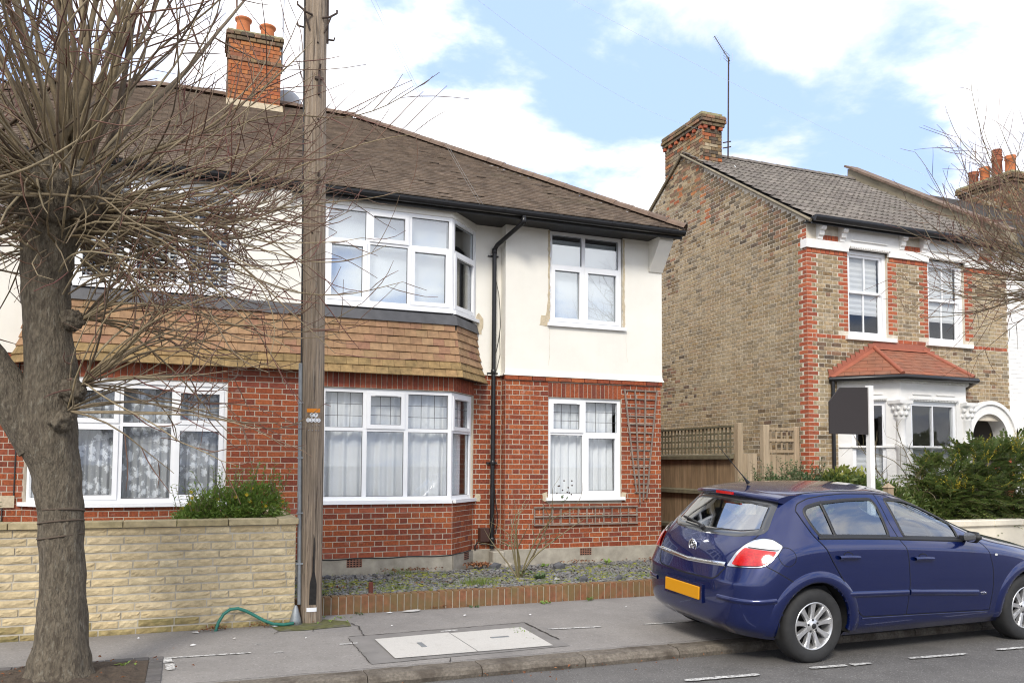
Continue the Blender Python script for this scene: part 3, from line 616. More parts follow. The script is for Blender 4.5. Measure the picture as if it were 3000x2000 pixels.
# --- upper floor: render and windows
UZ0, UZ1, UT = 3.92, 5.285, 4.80
def rpanel(mb, fr, s0, s1, holes, z0, z1=5.44, d=.018): fr.panel(mb, s0, s1, z0, z1, holes, d, .08)
ur = MB(); rpanel(ur, frU, PX, 1.70, [], 3.70); frU.box(ur, 1.70, 3.55, -.04, .012, UZ1+.002, 5.44); frUS.box(ur, 0.0, USL-.02, -.04, .011, UZ1+.002, 5.44)
rpanel(ur, frM, 4.05, XWL+.02, [], ZT+.0); rpanel(ur, frRt, -.02, .215, [], ZT); rpanel(ur, frW, XWL-.018, XWR+.018, [(5.245, 6.575, UZ0-.045, 5.405)], ZT+.10)
fl = [(ZT-.006, .045), (ZT+.04, .026), (ZT+.1, .018)]      # bell-cast foot of the render
for fr, a, c in ((frW, XWL-.018, XWR+.018), (frM, 4.3, XWL), (frRt, -.02, .2)):
    for (za, da), (zb, db) in zip(fl[:-1], fl[1:]): ur.add([fr.p(a-(da-.018 if fr is frW else 0), da, za), fr.p(c+(da-.018 if fr is frW else 0), da, za), fr.p(c+(db-.018 if fr is frW else 0), db, zb), fr.p(a-(db-.018 if fr is frW else 0), db, zb)], [(0,1,2,3)])
    ur.add([fr.p(a, 0, ZT-.006), fr.p(c, 0, ZT-.006), fr.p(c, .045, ZT-.006), fr.p(a, .045, ZT-.006)], [(0,1,2,3)])
ur.add([(XWR+.018,YW-.018,ZT),(XWR+.018,20,ZT),(XWR+.018,20,5.44),(XWR+.018,YW-.018,5.44)], [(0,1,2,3)])
ur.build('render', m_render, hR)
ul = MB(); rpanel(ul, frU, .54, PX, [], 3.70); frU.box(ul, PX*2-3.55, .54, -.04, .012, UZ1+.002, 5.44); frUSL.box(ul, .02, USL, -.04, .011, UZ1+.002, 5.44); rpanel(ul, frM, -5.1, PX*2-3.55-.52, [], ZT); ul.build('render', m_render, hL)
window(hR, frU, 1.70, 3.54, UZ0, UZ1, [1.70, 2.305, 2.905, 3.54], UT, sash={(0, 0), (1, 1), (2, 0)}, glassm=m_glassu, sill='l', rec=.0, label='upper bay window front reflecting the sky')
window(hR, frUS, .012, USL-.02, UZ0, UZ1, [.012, USL-.02], UT, sash={(0, 0)}, glassm=m_glassu, sill='r', rec=.0, label='narrow splayed side light of the upper bay')
window(hR, frW, 5.265, 6.555, UZ0, 5.395, [5.265, 5.87, 6.555], 4.845, sash={(0, 0), (1, 0)}, glassm=m_glassu, rec=.02, silld=.07, label='upper four-light window with bare cement edges')
window(hL, frU, PX*2-3.54, .54, UZ0, UZ1, [PX*2-3.54, -.72, -.10, .54], UT, sash={(0, 0), (1, 0), (2, 0), (1, 1)}, rec=.0, label='upper window with slatted blinds', sill='r')
window(hL, frUSL, .02, USL-.012, UZ0, UZ1, [.02, USL-.012], UT, rec=.0, sill='l')
# bare cement where the new window was fitted
def ragged(name, fr, pts, d, m, parent, seed=1, amp=.012):
    rr = random.Random(seed); P = []
    for (a, c), (e, g) in zip(pts, pts[1:]+pts[:1]):
        n = max(1, int(math.hypot(e-a, g-c)/.05))
        for i in range(n): P.append((a+(e-a)*i/n+rr.uniform(-amp, amp), c+(g-c)*i/n+rr.uniform(-amp, amp)))
    mb = MB(); mb.prism(P, 0, .004, T=lambda p: fr.p(p[0], d+p[2], p[1])); return mb.build(name, m, parent)
ragged('cement_patch', frW, [(5.19,3.98),(5.262,3.98),(5.262,5.39),(5.225,5.39),(5.23,4.3)], .0185, m_patch, hR, 1, .010); ragged('cement_patch', frW, [(6.562,3.93),(6.60,3.93),(6.595,5.38),(6.562,5.39)], .0185, m_patch, hR, 2, .010)
ragged('cement_patch', frW, [(5.09,3.87),(5.24,3.87),(5.24,4.05),(5.11,4.02)], .0188, m_patch, hR, 3); ragged('cement_patch', frM, [(4.11,3.72),(4.20,3.70),(4.23,3.95),(4.14,4.02),(4.11,4.0)], .0188, m_patch, hR, 4)
ragged('cement_patch', frM, [(4.10,1.13),(4.19,1.12),(4.21,1.24),(4.11,1.25)], .009, m_patch, hR, 5); ragged('cement_patch', frW, [(6.55,1.13),(6.62,1.12),(6.63,1.25),(6.55,1.26)], .009, m_patch, hR, 6); ragged('cement_patch', frW, [(5.16,1.15),(5.24,1.12),(5.24,1.28),(5.15,1.26)], .009, m_patch, hR, 7)
# --- lead apron and hung tiles around the joined bays
def bay_path(d, side):       # corner and wall end of the bay outline pushed out by d
    c = (3.57+.463*d, YB-d); e = (4.08+1.313*d, YM)
    if side < 0: c = (2*PX-c[0], c[1]); e = (2*PX-e[0], e[1])
    return c, e
for hs, sd_ in ((hR, 1), (hL, -1)):
    ap = MB(); 
    for (za, da), (zb, db) in (((3.695, .075), (3.83, .045)), ((3.83, .045), (3.875, -.03))):
        ca, ea = bay_path(da, sd_); cb, eb = bay_path(db, sd_)
        ap.add([(PX, YB-da, za), (*ca, za), (*cb, zb), (PX, YB-db, zb)], [(0,1,2,3) if sd_ > 0 else (3,2,1,0)]); ap.add([(*ca, za), (*ea, za), (*eb, zb), (*cb, zb)], [(0,1,2,3) if sd_ > 0 else (3,2,1,0)])
    ap.build('lead_apron', m_lead, hs)
    nrow = 7; z0, dz = 2.935, .1115; its = []; bk = MB(); rr = random.Random(4+sd_)
    prof = [(z0+dz*i, .055+.125*(1-i/nrow)**1.9) for i in range(nrow+1)]
    for i in range(nrow):
        (za, da), (zb, db) = prof[i], prof[i+1]; ca, ea = bay_path(da-.012, sd_); cb, eb = bay_path(db-.012, sd_)
        bk.add([(PX, YB-da+.012, za), (*ca, za), (*cb, zb), (PX, YB-db+.012, zb)], [(0,1,2,3) if sd_ > 0 else (3,2,1,0)]); bk.add([(*ca, za), (*ea, za), (*eb, zb), (*cb, zb)], [(0,1,2,3) if sd_ > 0 else (3,2,1,0)])
        lean = math.atan2(da-db+.018, dz); m = m_tilemoss if i < 2 else m_tileh
        # front run then splay run; local z follows the lean of the course
        (cx, cy), (ex, ey) = bay_path(da, sd_)
        for run in ('f', 's'):
            if run == 'f':
                p0 = Vector((PX, YB-da, 0)); p1 = Vector((cx, cy, 0)); 
            else: p0 = Vector((cx, cy, 0)); p1 = Vector((ex, ey, 0))
            if sd_ < 0: p0, p1 = p1, p0
            L = (p1-p0).length; u = (p1-p0).normalized(); nrm = Vector((u.y, -u.x, 0))
            zdir = (Vector((0, 0, 1))*math.cos(lean)-nrm*math.sin(lean)); out = nrm*math.cos(lean)+Vector((0, 0, 1))*math.sin(lean)
            M3 = Matrix((u, -out, zdir)).transposed(); w = .1655; s = (-w/2 if i % 2 else 0)
            if run == 's': s += .02
            elif sd_ < 0: s = (L % w)-w+(w/2 if i % 2 else 0)-(w if i % 2 == 0 and False else 0)
            if run == 'f' and sd_ > 0: s = -w/2 if i % 2 else 0
            while s < L:
                a, c = (max(s, 0), min(s+w-.003, L+.004)) if run == 's' else ((s, min(s+w-.003, L+.004)) if sd_ > 0 else (max(s, 0), s+w-.003))
                if run == 'f' and sd_ < 0 and s+w > L+.02: break
                if c-a > .03:
                    ctr = p0+u*(a+c)/2+Vector((0, 0, za))+zdir*(dz*.62)-out*.004+out*rr.uniform(-.002, .003)
                    R2 = Matrix.Rotation(rr.uniform(-.012, .012), 3, 'Y')
                    its.append((ctr, M3 @ R2, (c-a, .020, dz*1.24), BRICK, 'hung_tile', m))
                s += w
    bk.build('tile_backing', m_under, hs); pieces(hs, 'hung_tile', its, 300, 'hung_tiles')
    sf = MB(); c, e = bay_path(.17, sd_); ci, ei = bay_path(0, sd_); sf.add([(PX, YB-.17, z0+.002), (*c, z0+.002), (*ci, z0+.012), (PX, YB, z0+.012)], [(0,3,2,1)]); sf.add([(*c, z0+.002), (*e, z0+.002), (*ei, z0+.012), (*ci, z0+.012)], [(0,3,2,1)]); sf.build('tile_soffit', m_under, hs)
# --- eaves, gutter and roof
for hs, xa, xb in ((hR, PX, 7.40), (hL, -5.22, PX)):
    e = MB(); e.box(xa, xb, 11.315, 11.345, 5.355, 5.485); e.add([(xa,11.345,5.395),(xb,11.345,5.395),(xb,12.05,5.405),(xa,12.05,5.405)], [(0,3,2,1)]); e.build('fascia', m_soffit, hs)
    g = MB(); pr_ = [(11.312-.115*(.5-.5*math.cos(math.pi*k/8)) if True else 0, 5.468-.085*math.sin(math.pi*k/8)) for k in range(9)]; q = [(y+.0, z+.006) for y, z in pr_[::-1]]
    vs = []; rl = [(11.197-.004, 5.474)]+[(11.312-.115*k/8, 0) for k in ()]
    ring = [(11.255+.057*math.cos(math.pi*k/8), 5.468-.080*math.sin(math.pi*k/8)) for k in range(9)]
    inn = [(11.255+.050*math.cos(math.pi*k/8), 5.470-.072*math.sin(math.pi*k/8)) for k in range(9)][::-1]
    poly = ring+inn; n = len(poly)
    vs = [(xa, y, z) for y, z in poly]+[(xb, y, z) for y, z in poly]
    g.add(vs, [(i, n+i, n+(i+1) % n, (i+1) % n) for i in range(n)], 0, False); g.add([(xb, y, z) for y, z in ring], [list(range(9))]); g.add([(xa, y, z) for y, z in ring], [list(range(9))])
    go = g.build('gutter', m_black, hs)
    x = xa+.45
    while x < xb-.1:
        j = MB(); rg = [(11.255+.0615*math.cos(math.pi*k/8), 5.472-.086*math.sin(math.pi*k/8)) for k in range(9)]
        vs = [(x, y, z) for y, z in rg]+[(x+.05, y, z) for y, z in rg]; j.add(vs, [(i, 9+i, 10+i, i+1) for i in range(8)]); j.add(vs, [list(range(9)), list(range(9, 18))]); j.build('gutter_bracket', m_black, go); x += .905
sx = Vector((1, 0, 0)); up = Vector((0, math.cos(SLOPE), math.sin(SLOPE))); nf = Vector((0, -math.sin(SLOPE), math.cos(SLOPE)))
SL = math.hypot(RY-EY, RZZ-EZ); HX = 7.42; hyp = RY-EY
rb = MB(); o5 = nf*-.03
for hs, sgn in ((hR, 1), (hL, -1)):
    ex = HX if sgn > 0 else 2*PX-HX; ax = HX-hyp if sgn > 0 else 2*PX-HX+hyp
    rb = MB(); P = lambda x, y, z: (x, y, z-.035)
    fr_q = [P(PX,EY,EZ), P(ex,EY,EZ), P(ax,RY,RZZ), P(PX,RY,RZZ)]; bk_q = [P(PX,2*RY-EY,EZ), P(ex,2*RY-EY,EZ), P(ax,RY,RZZ), P(PX,RY,RZZ)]
    rb.add(fr_q, [(0,1,2,3)]); rb.add(bk_q, [(0,3,2,1)]); rb.add([P(ex,EY,EZ), P(ex,2*RY-EY,EZ), P(ax,RY,RZZ)], [(0,1,2)])
    rf = rb.build('roof', m_roof, hs)
    its = []; rr = random.Random(11+sgn); k = 0; gz = .1003; tilt = math.atan(.019/gz)
    while k*gz < SL-.06:
        t = k*gz; w = .1665; x = PX-(w/2 if k % 2 else 0); xe = HX-(t*math.cos(SLOPE))
        ss = 0
        while True:
            xc = PX+(ss+.5)*w-(w/2 if k % 2 else 0) if sgn > 0 else PX-(ss+.5)*w+(w/2 if k % 2 else 0)
            ss += 1
            lim = xe if sgn > 0 else max(2*PX-xe, -3.7)
            if (sgn > 0 and xc > lim) or (sgn < 0 and xc < lim): break
            if (sgn > 0 and xc < PX-.01) or (sgn < 0 and xc > PX+.01): continue
            Rj = Matrix.Rotation(-(tilt+rr.uniform(-.012, .02)), 3, 'X')
            M3 = Matrix((sx, -nf, up)).transposed() @ Rj @ Matrix.Rotation(rr.uniform(-.012, .012), 3, 'Y')
            c = Vector((xc+rr.uniform(-.002, .002), EY, EZ))+up*(t+.075)+nf*(-.008+rr.uniform(-.002, .002)+(.010 if rr.random() < .03 else 0))
            its.append((c, M3, (w-.003, .019, .160), BRICK, 'roof_tile', m_roof))
        k += 1
    pieces(rf, 'roof_tile', its, 300, 'roof_tiles')
    # ridge and hip tiles
    arc = [(.5*math.cos(math.pi*k/6), -.5*2*math.sin(math.pi*k/6)*.5) for k in range(7)]; vs = [(x, y, -.5) for x, y in arc]+[(x*.94, y*.94, .5) for x, y in arc]
    vs += [(x*.85, y*.85, -.5) for x, y in arc]; fs = [(i, i+1, 8+i, 7+i) for i in range(6)]+[(i, 14+i, 15+i, i+1) for i in range(6)]
    RG = (vs, fs); its = []
    def run(p0, p1, nrm, L=.31):
        p0, p1 = Vector(p0), Vector(p1); d = (p1-p0); n = int(d.length/L); zd = d.normalized(); xd = nrm.cross(zd).normalized()*-1; od = zd.cross(xd)*-1
        if od.dot(nrm) < 0: od = -od; xd = -xd
        M3 = Matrix((xd, -od, zd)).transposed()
        for i in range(n): its.append((p0+zd*(i+.5)*d.length/n+nrm*(-.02+rr.uniform(-.004, .004)), M3 @ Matrix.Rotation(rr.uniform(-.02, .02), 3, 'X'), (.235, .20, d.length/n*1.03), RG, 'ridge_tile', m_ridge))
    hn = Vector((sgn*math.sin(SLOPE)*.7, -math.sin(SLOPE)*.7, math.cos(SLOPE))).normalized()
    run((ex, EY, EZ+.02), (ax, RY, RZZ+.02), hn); run((ax, RY, RZZ+.02), (PX, RY, RZZ+.02), Vector((0, 0, 1)))
    pieces(rf, 'ridge_tile', its)
# --- chimney on the party line
ch = MB(); cx0, cx1, cy0, cy1 = .52, 1.43, 15.30, 16.05
ch.box(cx0+.012, cx1-.012, cy0+.012, cy1-.012, 7.9, 9.42); cho = ch.build('chimney', m_mortard, hR)
its = []; fF = Fr(0, cy0, 0); fL_ = Fr(cx0, cy1, -math.pi/2); 
bond(its, fF, cx0, cx1, 8.0, 8.0+12*CO, [], lambda s, z, k: m_chim, depth=.06); bond(its, fL_, .004, .746, 7.9, 7.9+13*CO, [], lambda s, z, k: m_stockd, depth=.06)
fF2 = Fr(0, cy0-.022, 0); fL2 = Fr(cx0-.022, cy1, -math.pi/2)
bond(its, fF2, cx0-.022, cx1+.022, 8.0+12*CO, 8.0+13*CO, [], lambda s, z, k: m_stockd, depth=.08)
bond(its, fF, cx0, cx1, 8.0+13*CO, 8.0+17*CO, [], lambda s, z, k: m_chim, depth=.06, phase=.2); bond(its, fL_, .004, .746, 7.9+13*CO, 7.9+18*CO, [], lambda s, z, k: m_stockd, depth=.06)
for q, dd in ((17, .024), (18, .045)):
    f2 = Fr(0, cy0-dd, 0); bond(its, f2, cx0-dd, cx1+dd, 8.0+q*CO, 8.0+(q+1)*CO, [], lambda s, z, k: m_stockd, depth=.10, phase=.1*q); f3 = Fr(cx0-dd, cy1+.02, -math.pi/2); bond(its, f3, .004, .79, 8.0+q*CO, 8.0+(q+1)*CO, [], lambda s, z, k: m_stockd, depth=.10)
pieces(cho, 'brick', its)
fb = MB(); fb.box(cx0-.03, cx1+.03, cy0-.03, cy1+.03, 9.43, 9.475)
rr = random.Random(2); grid = [[(cx0-.02+(cx1-cx0+.04)*i/10, cy0-.02+(cy1-cy0+.04)*j/6, 9.477+(.0 if i in (0, 10) or j in (0, 6) else .05+rr.uniform(-.01, .01))) for i in range(11)] for j in range(7)]
fb.add([p for r_ in grid for p in r_], [(j*11+i, j*11+i+1, (j+1)*11+i+1, (j+1)*11+i) for j in range(6) for i in range(10)], 0, True); fb.build('flaunching', m_lichen, cho)
for x, m, hh in ((.775, m_pot, .36), (1.205, m_pot, .30)):
    p = MB(); p.lathe([(.135,0),(.13,.05),(.12,hh-.08),(.123,hh-.06),(.148,hh-.04),(.152,hh-.01),(.14,hh),(.115,hh),(.108,hh-.1),(.10,0)], (x, 15.62, 9.50), 24); p.build('chimney_pot', m, cho)
cf = MB(); cf.add([(cx0-.03,15.27,8.02),(cx1+.06,15.27,8.02),(cx1+.04,15.29,8.20),(cx0-.02,15.29,8.20),(cx0-.06,15.12,7.955),(cx1+.10,15.12,7.955)], [(4,5,1,0),(0,1,2,3)]); cf.add([(cx1+.10,15.12,7.955),(cx1+.10,15.75,8.36),(cx1+.01,15.75,8.44),(cx1+.04,15.29,8.20)], [(0,1,2,3)]); cf.build('cement_fillet', m_patch, cho)
# corbels under the eaves, downpipe, meter box, cables
def corbel(h, x0, x1, yw, zb, zt, out):
    mb = MB(); mb.prism([(yw+.02, zb), (yw+.02, zt), (yw-out, zt), (yw-out, zt-.07), (yw-.025, zb), ], x0, x1, T=lambda p: (p[2], p[0], p[1])); return fixn(mb.build('corbel', m_render, h))
corbel(hR, 7.045, 7.30, YW-.018, 4.89, 5.40, .36); corbel(hL, .97, 1.235, YU-.018, 5.115, 5.36, .10)
dp = MB(); dp.tube([(4.60,11.255,5.40),(4.60,11.262,5.33),(4.585,11.29,5.29),(4.405,11.86,5.09),(4.385,11.915,5.04),(4.382,11.925,4.97),(4.378,11.925,3.0),(4.368,11.925,.42)], .034, 14); dpo = dp.build('downpipe', m_black, hR)
for z, r_ in ((5.33,.043),(5.0,.041),(3.12,.041),(1.72,.041),(.55,.041)): 
    j = MB(); X, Y = (4.60, 11.262) if z > 5.2 else (4.375+.001*z, 11.925); j.lathe([(r_-.006,-.04),(r_,-.035),(r_,.035),(r_-.006,.04)], (X, Y, z), 14); j.build('pipe_collar', m_black, dpo)
for z in (3.10, 4.93, 1.72): 
    j = MB(); j.box(4.29, 4.46, 11.955, 11.985, z-.012, z+.012); j.build('pipe_clip', m_black, dpo)
mb = MB(); mb.bbox(4.165, 4.325, 11.885, 11.99, .52, .735, .012); mo = mb.build('meter_box', m_brownb, hR)
mb = MB(); mb.tube([(4.12,11.98,.40),(4.10,11.93,.46),(4.14,11.90,.53)], .012, 6); mb.build('box_cable', m_wire, mo)
cb = MB(); cb.tube([(x, YB-.026, DPC-.003+.006*math.sin(x*9)) for x in np.linspace(PX, 3.57, 24)]+[(3.57+.51*t, YB+.6*t-.03, DPC+.005*math.sin(t*9)) for t in (.1,.3,.5,.7,.9)], .008, 5); cb.build('cable', m_wire, hR)
cb = MB(); cb.tube([(4.42,11.95,4.55),(4.47,11.965,4.35),(4.495,11.97,4.1),(4.505,11.97,3.85),(4.47,11.97,3.6),(4.43,11.965,3.42)], .005, 5); cb.tube([(4.49,11.97,3.75),(4.50,11.97,3.4),(4.44,11.965,3.15)], .004, 5); cb.tube([(4.40,11.96,1.55),(4.44,11.97,1.15),(4.47,11.97,.95),(4.47,11.97,.78),(4.44,11.97,.66),(4.39,11.96,.6)], .007, 5); cb.build('cable', m_wire, hR)
cb = MB(); cb.tube([(-1.99,YM-.012,3.05),(-2.0,YM-.012,1.25),(-2.02,YM-.02,1.17),(-2.12,YM-.02,1.16),(-2.13,YM-.012,.5)], .008, 5); cb.build('cable', m_wire, hL)
mb = MB(); mb.box(-2.22, -1.99, YM-.03, YM, 1.12, 1.27); mb.build('cement_block', m_patch, hL)
mb = MB(); mb.bbox(4.33, 4.52, 11.76, 11.96, .08, .39, .015); mb.build('pipe_plinth', m_conc, hR)
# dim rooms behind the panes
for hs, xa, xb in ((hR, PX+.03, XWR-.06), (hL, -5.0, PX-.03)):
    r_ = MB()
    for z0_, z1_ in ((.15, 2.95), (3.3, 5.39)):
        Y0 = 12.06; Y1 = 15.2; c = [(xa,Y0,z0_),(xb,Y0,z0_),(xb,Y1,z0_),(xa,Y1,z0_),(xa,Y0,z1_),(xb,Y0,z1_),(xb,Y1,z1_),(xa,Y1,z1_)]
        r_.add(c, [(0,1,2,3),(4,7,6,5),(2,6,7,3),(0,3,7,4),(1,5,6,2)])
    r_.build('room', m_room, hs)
for hs, fr in ((hR, None),):   # cheeks that close the bay rooms
    pass
# curtains and blinds
def curtain(name, label, fr, s0, s1, z0, z1, d, lam, amp, m, seed, group=None):
    rr = random.Random(seed); n = int((s1-s0)/.012); vs = []; nz = 6
    ph = [rr.uniform(0, 6.28) for _ in range(4)]
    for j in range(nz+1):
        z = z1+(z0-z1)*j/nz; g = .5+.7*j/nz
        for i in range(n+1):
            s = s0+(s1-s0)*i/n; y = amp*g*(math.sin(s/lam*6.283+ph[0]+.8*math.sin(s*5+ph[1]))+.5*math.sin(s/lam*6.283*1.73+ph[2]+j*.15))
            vs.append(fr.p(s, d+y, z))
    mb = MB(); mb.add(vs, [(j*(n+1)+i, (j+1)*(n+1)+i, (j+1)*(n+1)+i+1, j*(n+1)+i+1) for j in range(nz) for i in range(n)], 0, True); o = mb.build(name, m); return tag(o, label, 'curtain', group)
m_lace = mat('lace_curtain', (.86,.88,.92), .9, trans=.12)
t = m_lace.node_tree; lk = t.links
def lace(m, fac=.42, sc=9.):
    t = m.node_tree; nn = t.nodes; lk = t.links; out = nn['Material Output']; src = out.inputs['Surface'].links[0].from_socket
    g = nn.new('ShaderNodeNewGeometry'); v = nn.new('ShaderNodeTexVoronoi'); v.inputs['Scale'].default_value = sc; v.feature = 'F1'; n = nn.new('ShaderNodeTexNoise'); n.inputs['Scale'].default_value = sc*2.2; n.inputs['Distortion'].default_value = 1.6
    lk.new(g.outputs['Position'], n.inputs['Vector']); lk.new(g.outputs['Position'], v.inputs['Vector'])
    a = nn.new('ShaderNodeMath'); a.operation = 'ADD'; lk.new(v.outputs['Distance'], a.inputs[0]); lk.new(n.outputs['Fac'], a.inputs[1])
    mr = nn.new('ShaderNodeMapRange'); mr.inputs['From Min'].default_value = .85; mr.inputs['From Max'].default_value = 1.0; mr.inputs['To Min'].default_value = .08; mr.inputs['To Max'].default_value = fac; lk.new(a.outputs[0], mr.inputs['Value'])
    tr = nn.new('ShaderNodeBsdfTransparent'); ms = nn.new('ShaderNodeMixShader'); lk.new(mr.outputs[0], ms.inputs[0]); lk.new(src, ms.inputs[1]); lk.new(tr.outputs[0], ms.inputs[2]); lk.new(ms.outputs[0], out.inputs['Surface'])
lace(m_lace, .55, 10.); lace(m_curt, .10, 2.)
curtain('net_curtain', 'patterned lace curtain behind the ground-floor window left of the pole', frB, XLc+.05, .47, 1.23, 2.68, -.19, .085, .016, m_lace, 1)
curtain('net_curtain', 'lace curtain in the narrow window half hidden by the tree trunk', frSL, .05, SPL-.05, 1.23, 2.68, -.17, .08, .012, m_lace, 2)
curtain('net_curtain', 'plain white net curtain in the wide ground-floor bay window right of the pole', frB, 1.73, 3.50, 1.23, 2.70, -.19, .17, .022, m_curt, 3)
curtain('net_curtain', 'white net curtain in the narrow angled side of the lower bay', frS, .05, .70, 1.23, 2.70, -.17, .12, .016, m_curt, 4)
curtain('net_curtain', 'white net curtain behind the ground-floor window next to the fan trellis', frW, 5.29, 6.47, 1.23, 2.70, -.19, .13, .020, m_curt, 5)
def venetian(label, fr, cols, z0, z1, d):
    t = thing('venetian_blind', label, 'blind', fr.p(cols[0][0], d, z0))
    for a, b in cols:
        m = MB(); fr.box(m, a, b, d-.02, d+.02, z1-.04, z1); m.build('head_rail', m_white, t); z = z0; mb = MB()
        while z < z1-.05:
            ang = R(38); w = .024
            mb.add([fr.p(a, d-w*math.cos(ang), z+w*math.sin(ang)), fr.p(b, d-w*math.cos(ang), z+w*math.sin(ang)), fr.p(b, d+w*math.cos(ang), z-w*math.sin(ang)), fr.p(a, d+w*math.cos(ang), z-w*math.sin(ang))], [(0,1,2,3)]); z += .052
        for v in (.25, .75): x = a+(b-a)*v; fr.box(mb, x-.012, x+.012, d+.021, d+.022, z0, z1-.04)
        mb.build('slats', m_blind, t, 'stuff')
venetian('white slatted blinds in the upper window behind the bare branches', frU, [(-1.39,-.75),(-.69,-.13),(-.07,.49)], 3.98, 5.22, -.13)
mb = MB()
for fr, a, b, z1_ in ((frU, 1.75, 3.50, 5.24),): 
    nn_ = 10; vs = [fr.p(a+(b-a)*i/nn_, -.17+.004*math.sin(i), z) for z in (3.96, z1_) for i in range(nn_+1)]; mb.add(vs, [(i, i+1, nn_+2+i, nn_+1+i) for i in range(nn_)])
tag(mb.build('roller_blind', mat('grey_roller_blind', (.84,.87,.88), .9, trans=.1)), 'pale grey roller blind drawn down in the upper bay window', 'blind')
mb = MB(); vs = [frW.p(5.30+1.22*i/10, -.16+.004*math.sin(i), z) for z in (3.97, 5.30) for i in range(11)]; mb.add(vs, [(i, i+1, 12+i, 11+i) for i in range(10)]); tag(mb.build('roller_blind', MATS['grey_roller_blind']), 'pale grey roller blind in the upper window with cement edges', 'blind')
# hairline cracks in the render
def hair(fr, pts, d, w, seed, h):
    rr = random.Random(seed); P = []
    for (a, c), (e, g) in zip(pts[:-1], pts[1:]):
        n = max(2, int(math.hypot(e-a, g-c)/.06))
        for i in range(n): P.append((a+(e-a)*i/n+rr.uniform(-.006, .006), c+(g-c)*i/n))
    mb = MB(); vs = []
    for a, c in P: k = w*rr.uniform(.4, 1); vs += [fr.p(a-k, d, c), fr.p(a+k, d, c)]
    mb.add(vs, [(2*i, 2*i+1, 2*i+3, 2*i+2) for i in range(len(P)-1)]); mb.build('hairline_crack', MATS['sand_cement_patch'], h)
hair(frW, [(5.26,3.84),(5.255,3.5),(5.25,3.18)], .0192, .0028, 1, hR); hair(frW, [(6.62,3.9),(6.63,3.5),(6.66,3.3)], .0192, .0014, 2, hR); hair(frW, [(5.3,5.4),(4.95,5.42)], .0192, .002, 3, hR); hair(frU, [(.75,5.3),(.8,4.9),(.77,4.6)], .0192, .0014, 4, hL)
# ------------------------------------------------------------------ the detached-looking Victorian house on the right
VX, VY, VR, VE, VRY = 10.30, 11.75, 15.35, 6.15, 15.70
TS = .64; VS = math.atan(TS); VRZ = VE+TS*(VRY-11.60)
hV = thing('terraced_house', 'yellow stock brick house with red brick quoins, white lintels and red bay roof', 'house', (12.5, 12, 0))
fV = Fr(0, VY, 0); fG = Fr(VX, 19.8, -math.pi/2)          # front; gable side wall (s = 19.8 - y)
S_ = lambda y: 19.8-y
def gtop(y): return VE-.08+TS*(min(y, 2*VRY-y)-11.60)
W1, W2 = (11.24, 12.20), (13.21, 14.17); WZa, WZb = 4.09, 5.70
ARX, ARZ, ARO, ARI = 14.70, 2.27, .73, .475
mb = MB(); holes = [(W1[0], W1[1], WZa, WZb), (W2[0], W2[1], WZa, WZb), (ARX-ARI, ARX+ARI, .1, ARZ+ARI*.72), (10.98, 13.92, .6, 3.3)]
fV.panel(mb, VX, VR, 0, 6.1, holes, 0, .12)
ns = 16; ysg = [11.75+(19.65-11.75)*i/ns for i in range(ns+1)]
for a, b in zip(ysg[:-1], ysg[1:]): mb.add([(VX, a, 0), (VX, b, 0), (VX, b, gtop(b)), (VX, a, gtop(a))], [(0,3,2,1)])
mb.build('wall', m_mortar2, hV)
mb = MB(); mb.add([(VX,19.65,0),(VR,19.65,0),(VR,19.65,6.1),(VX,19.65,6.1)], [(0,3,2,1)]); mb.build('rear_wall', m_stock, hV)
it = []; nz_ = lambda a, b, c: noise.noise(Vector((a, b, c)))
def mside(s, z, k):
    y = 19.8-s
    e = gtop(y)-z
    if y > 14.7 and e < 1.5 and nz_(y*1.5, z*1.5, 3) > -.1: return m_chim if random.random() < .16 else (m_stockd if random.random() < .25 else m_stock)
    v = nz_(y*.55, z*.55, 1.3)+nz_(y*2, z*2, 5)*.35+max(0, 1.4-e)*.42+random.uniform(-.30, .30)
    return m_stockd if v > .56 else m_stock
def span(z):
    zz = z+.05; t = 11.62+max(0, (zz-VE+.10)/TS); a, b = max(11.754, t), min(17.7, 2*VRY-t)
    return (S_(b), S_(a)) if b-a > .1 else None
bond(it, fG, S_(17.7), S_(VY)-.002, .2, .2+110*CO, [], mside, spans=span, smin=.05, phase=.07, ex=lambda k, z: [(S_(VY)-((.1045 if k % 2 else .219)+.0115), S_(VY)+1)] if z < 5.98 else [])
toothed(it, fG, S_(VY)-.001, -1, .2, 76, m_quoin, par_=0)
def mfront(s, z, k):
    if abs(z-4.055) < .03: return m_quoin
    if ARX-ARI-.2 < s < ARX+ARI+.6 and z < ARZ and s > ARX-.75: return m_quoin
    return m_stockd if nz_(s*2, z*2, 8)+random.uniform(-.4, .4) > .48 else m_stock
bond(it, fV, VX+.002, VR-.004, .2, .2+72*CO, [(W1[0], W1[1], WZa-.08, WZb), (W2[0], W2[1], WZa-.08, WZb), (10.95, 13.95, .2, 3.25), (ARX-ARO+.05, ARX+ARO, .2, ARZ+ARO*.75), (W1[0]-.08, W1[1]+.16, WZa-.08, WZa+.002), (W2[0]-.08, W2[1]+.16, WZa-.08, WZa+.002)], mfront, phase=.02, ex=lambda k, z: [(VX-1, VX+(.219 if k % 2 else .1045)+.0115)]+[q for a, b in (W1, W2) if WZa < z < 5.56 for q in ((a-(.219 if k % 2 else .1045)-.0115, a), (b, b+(.219 if k % 2 else .1045)+.0115))])
toothed(it, fV, VX+.001, 1, .2, 72, m_quoin, par_=1); kj = math.ceil((WZa-.2)/CO)
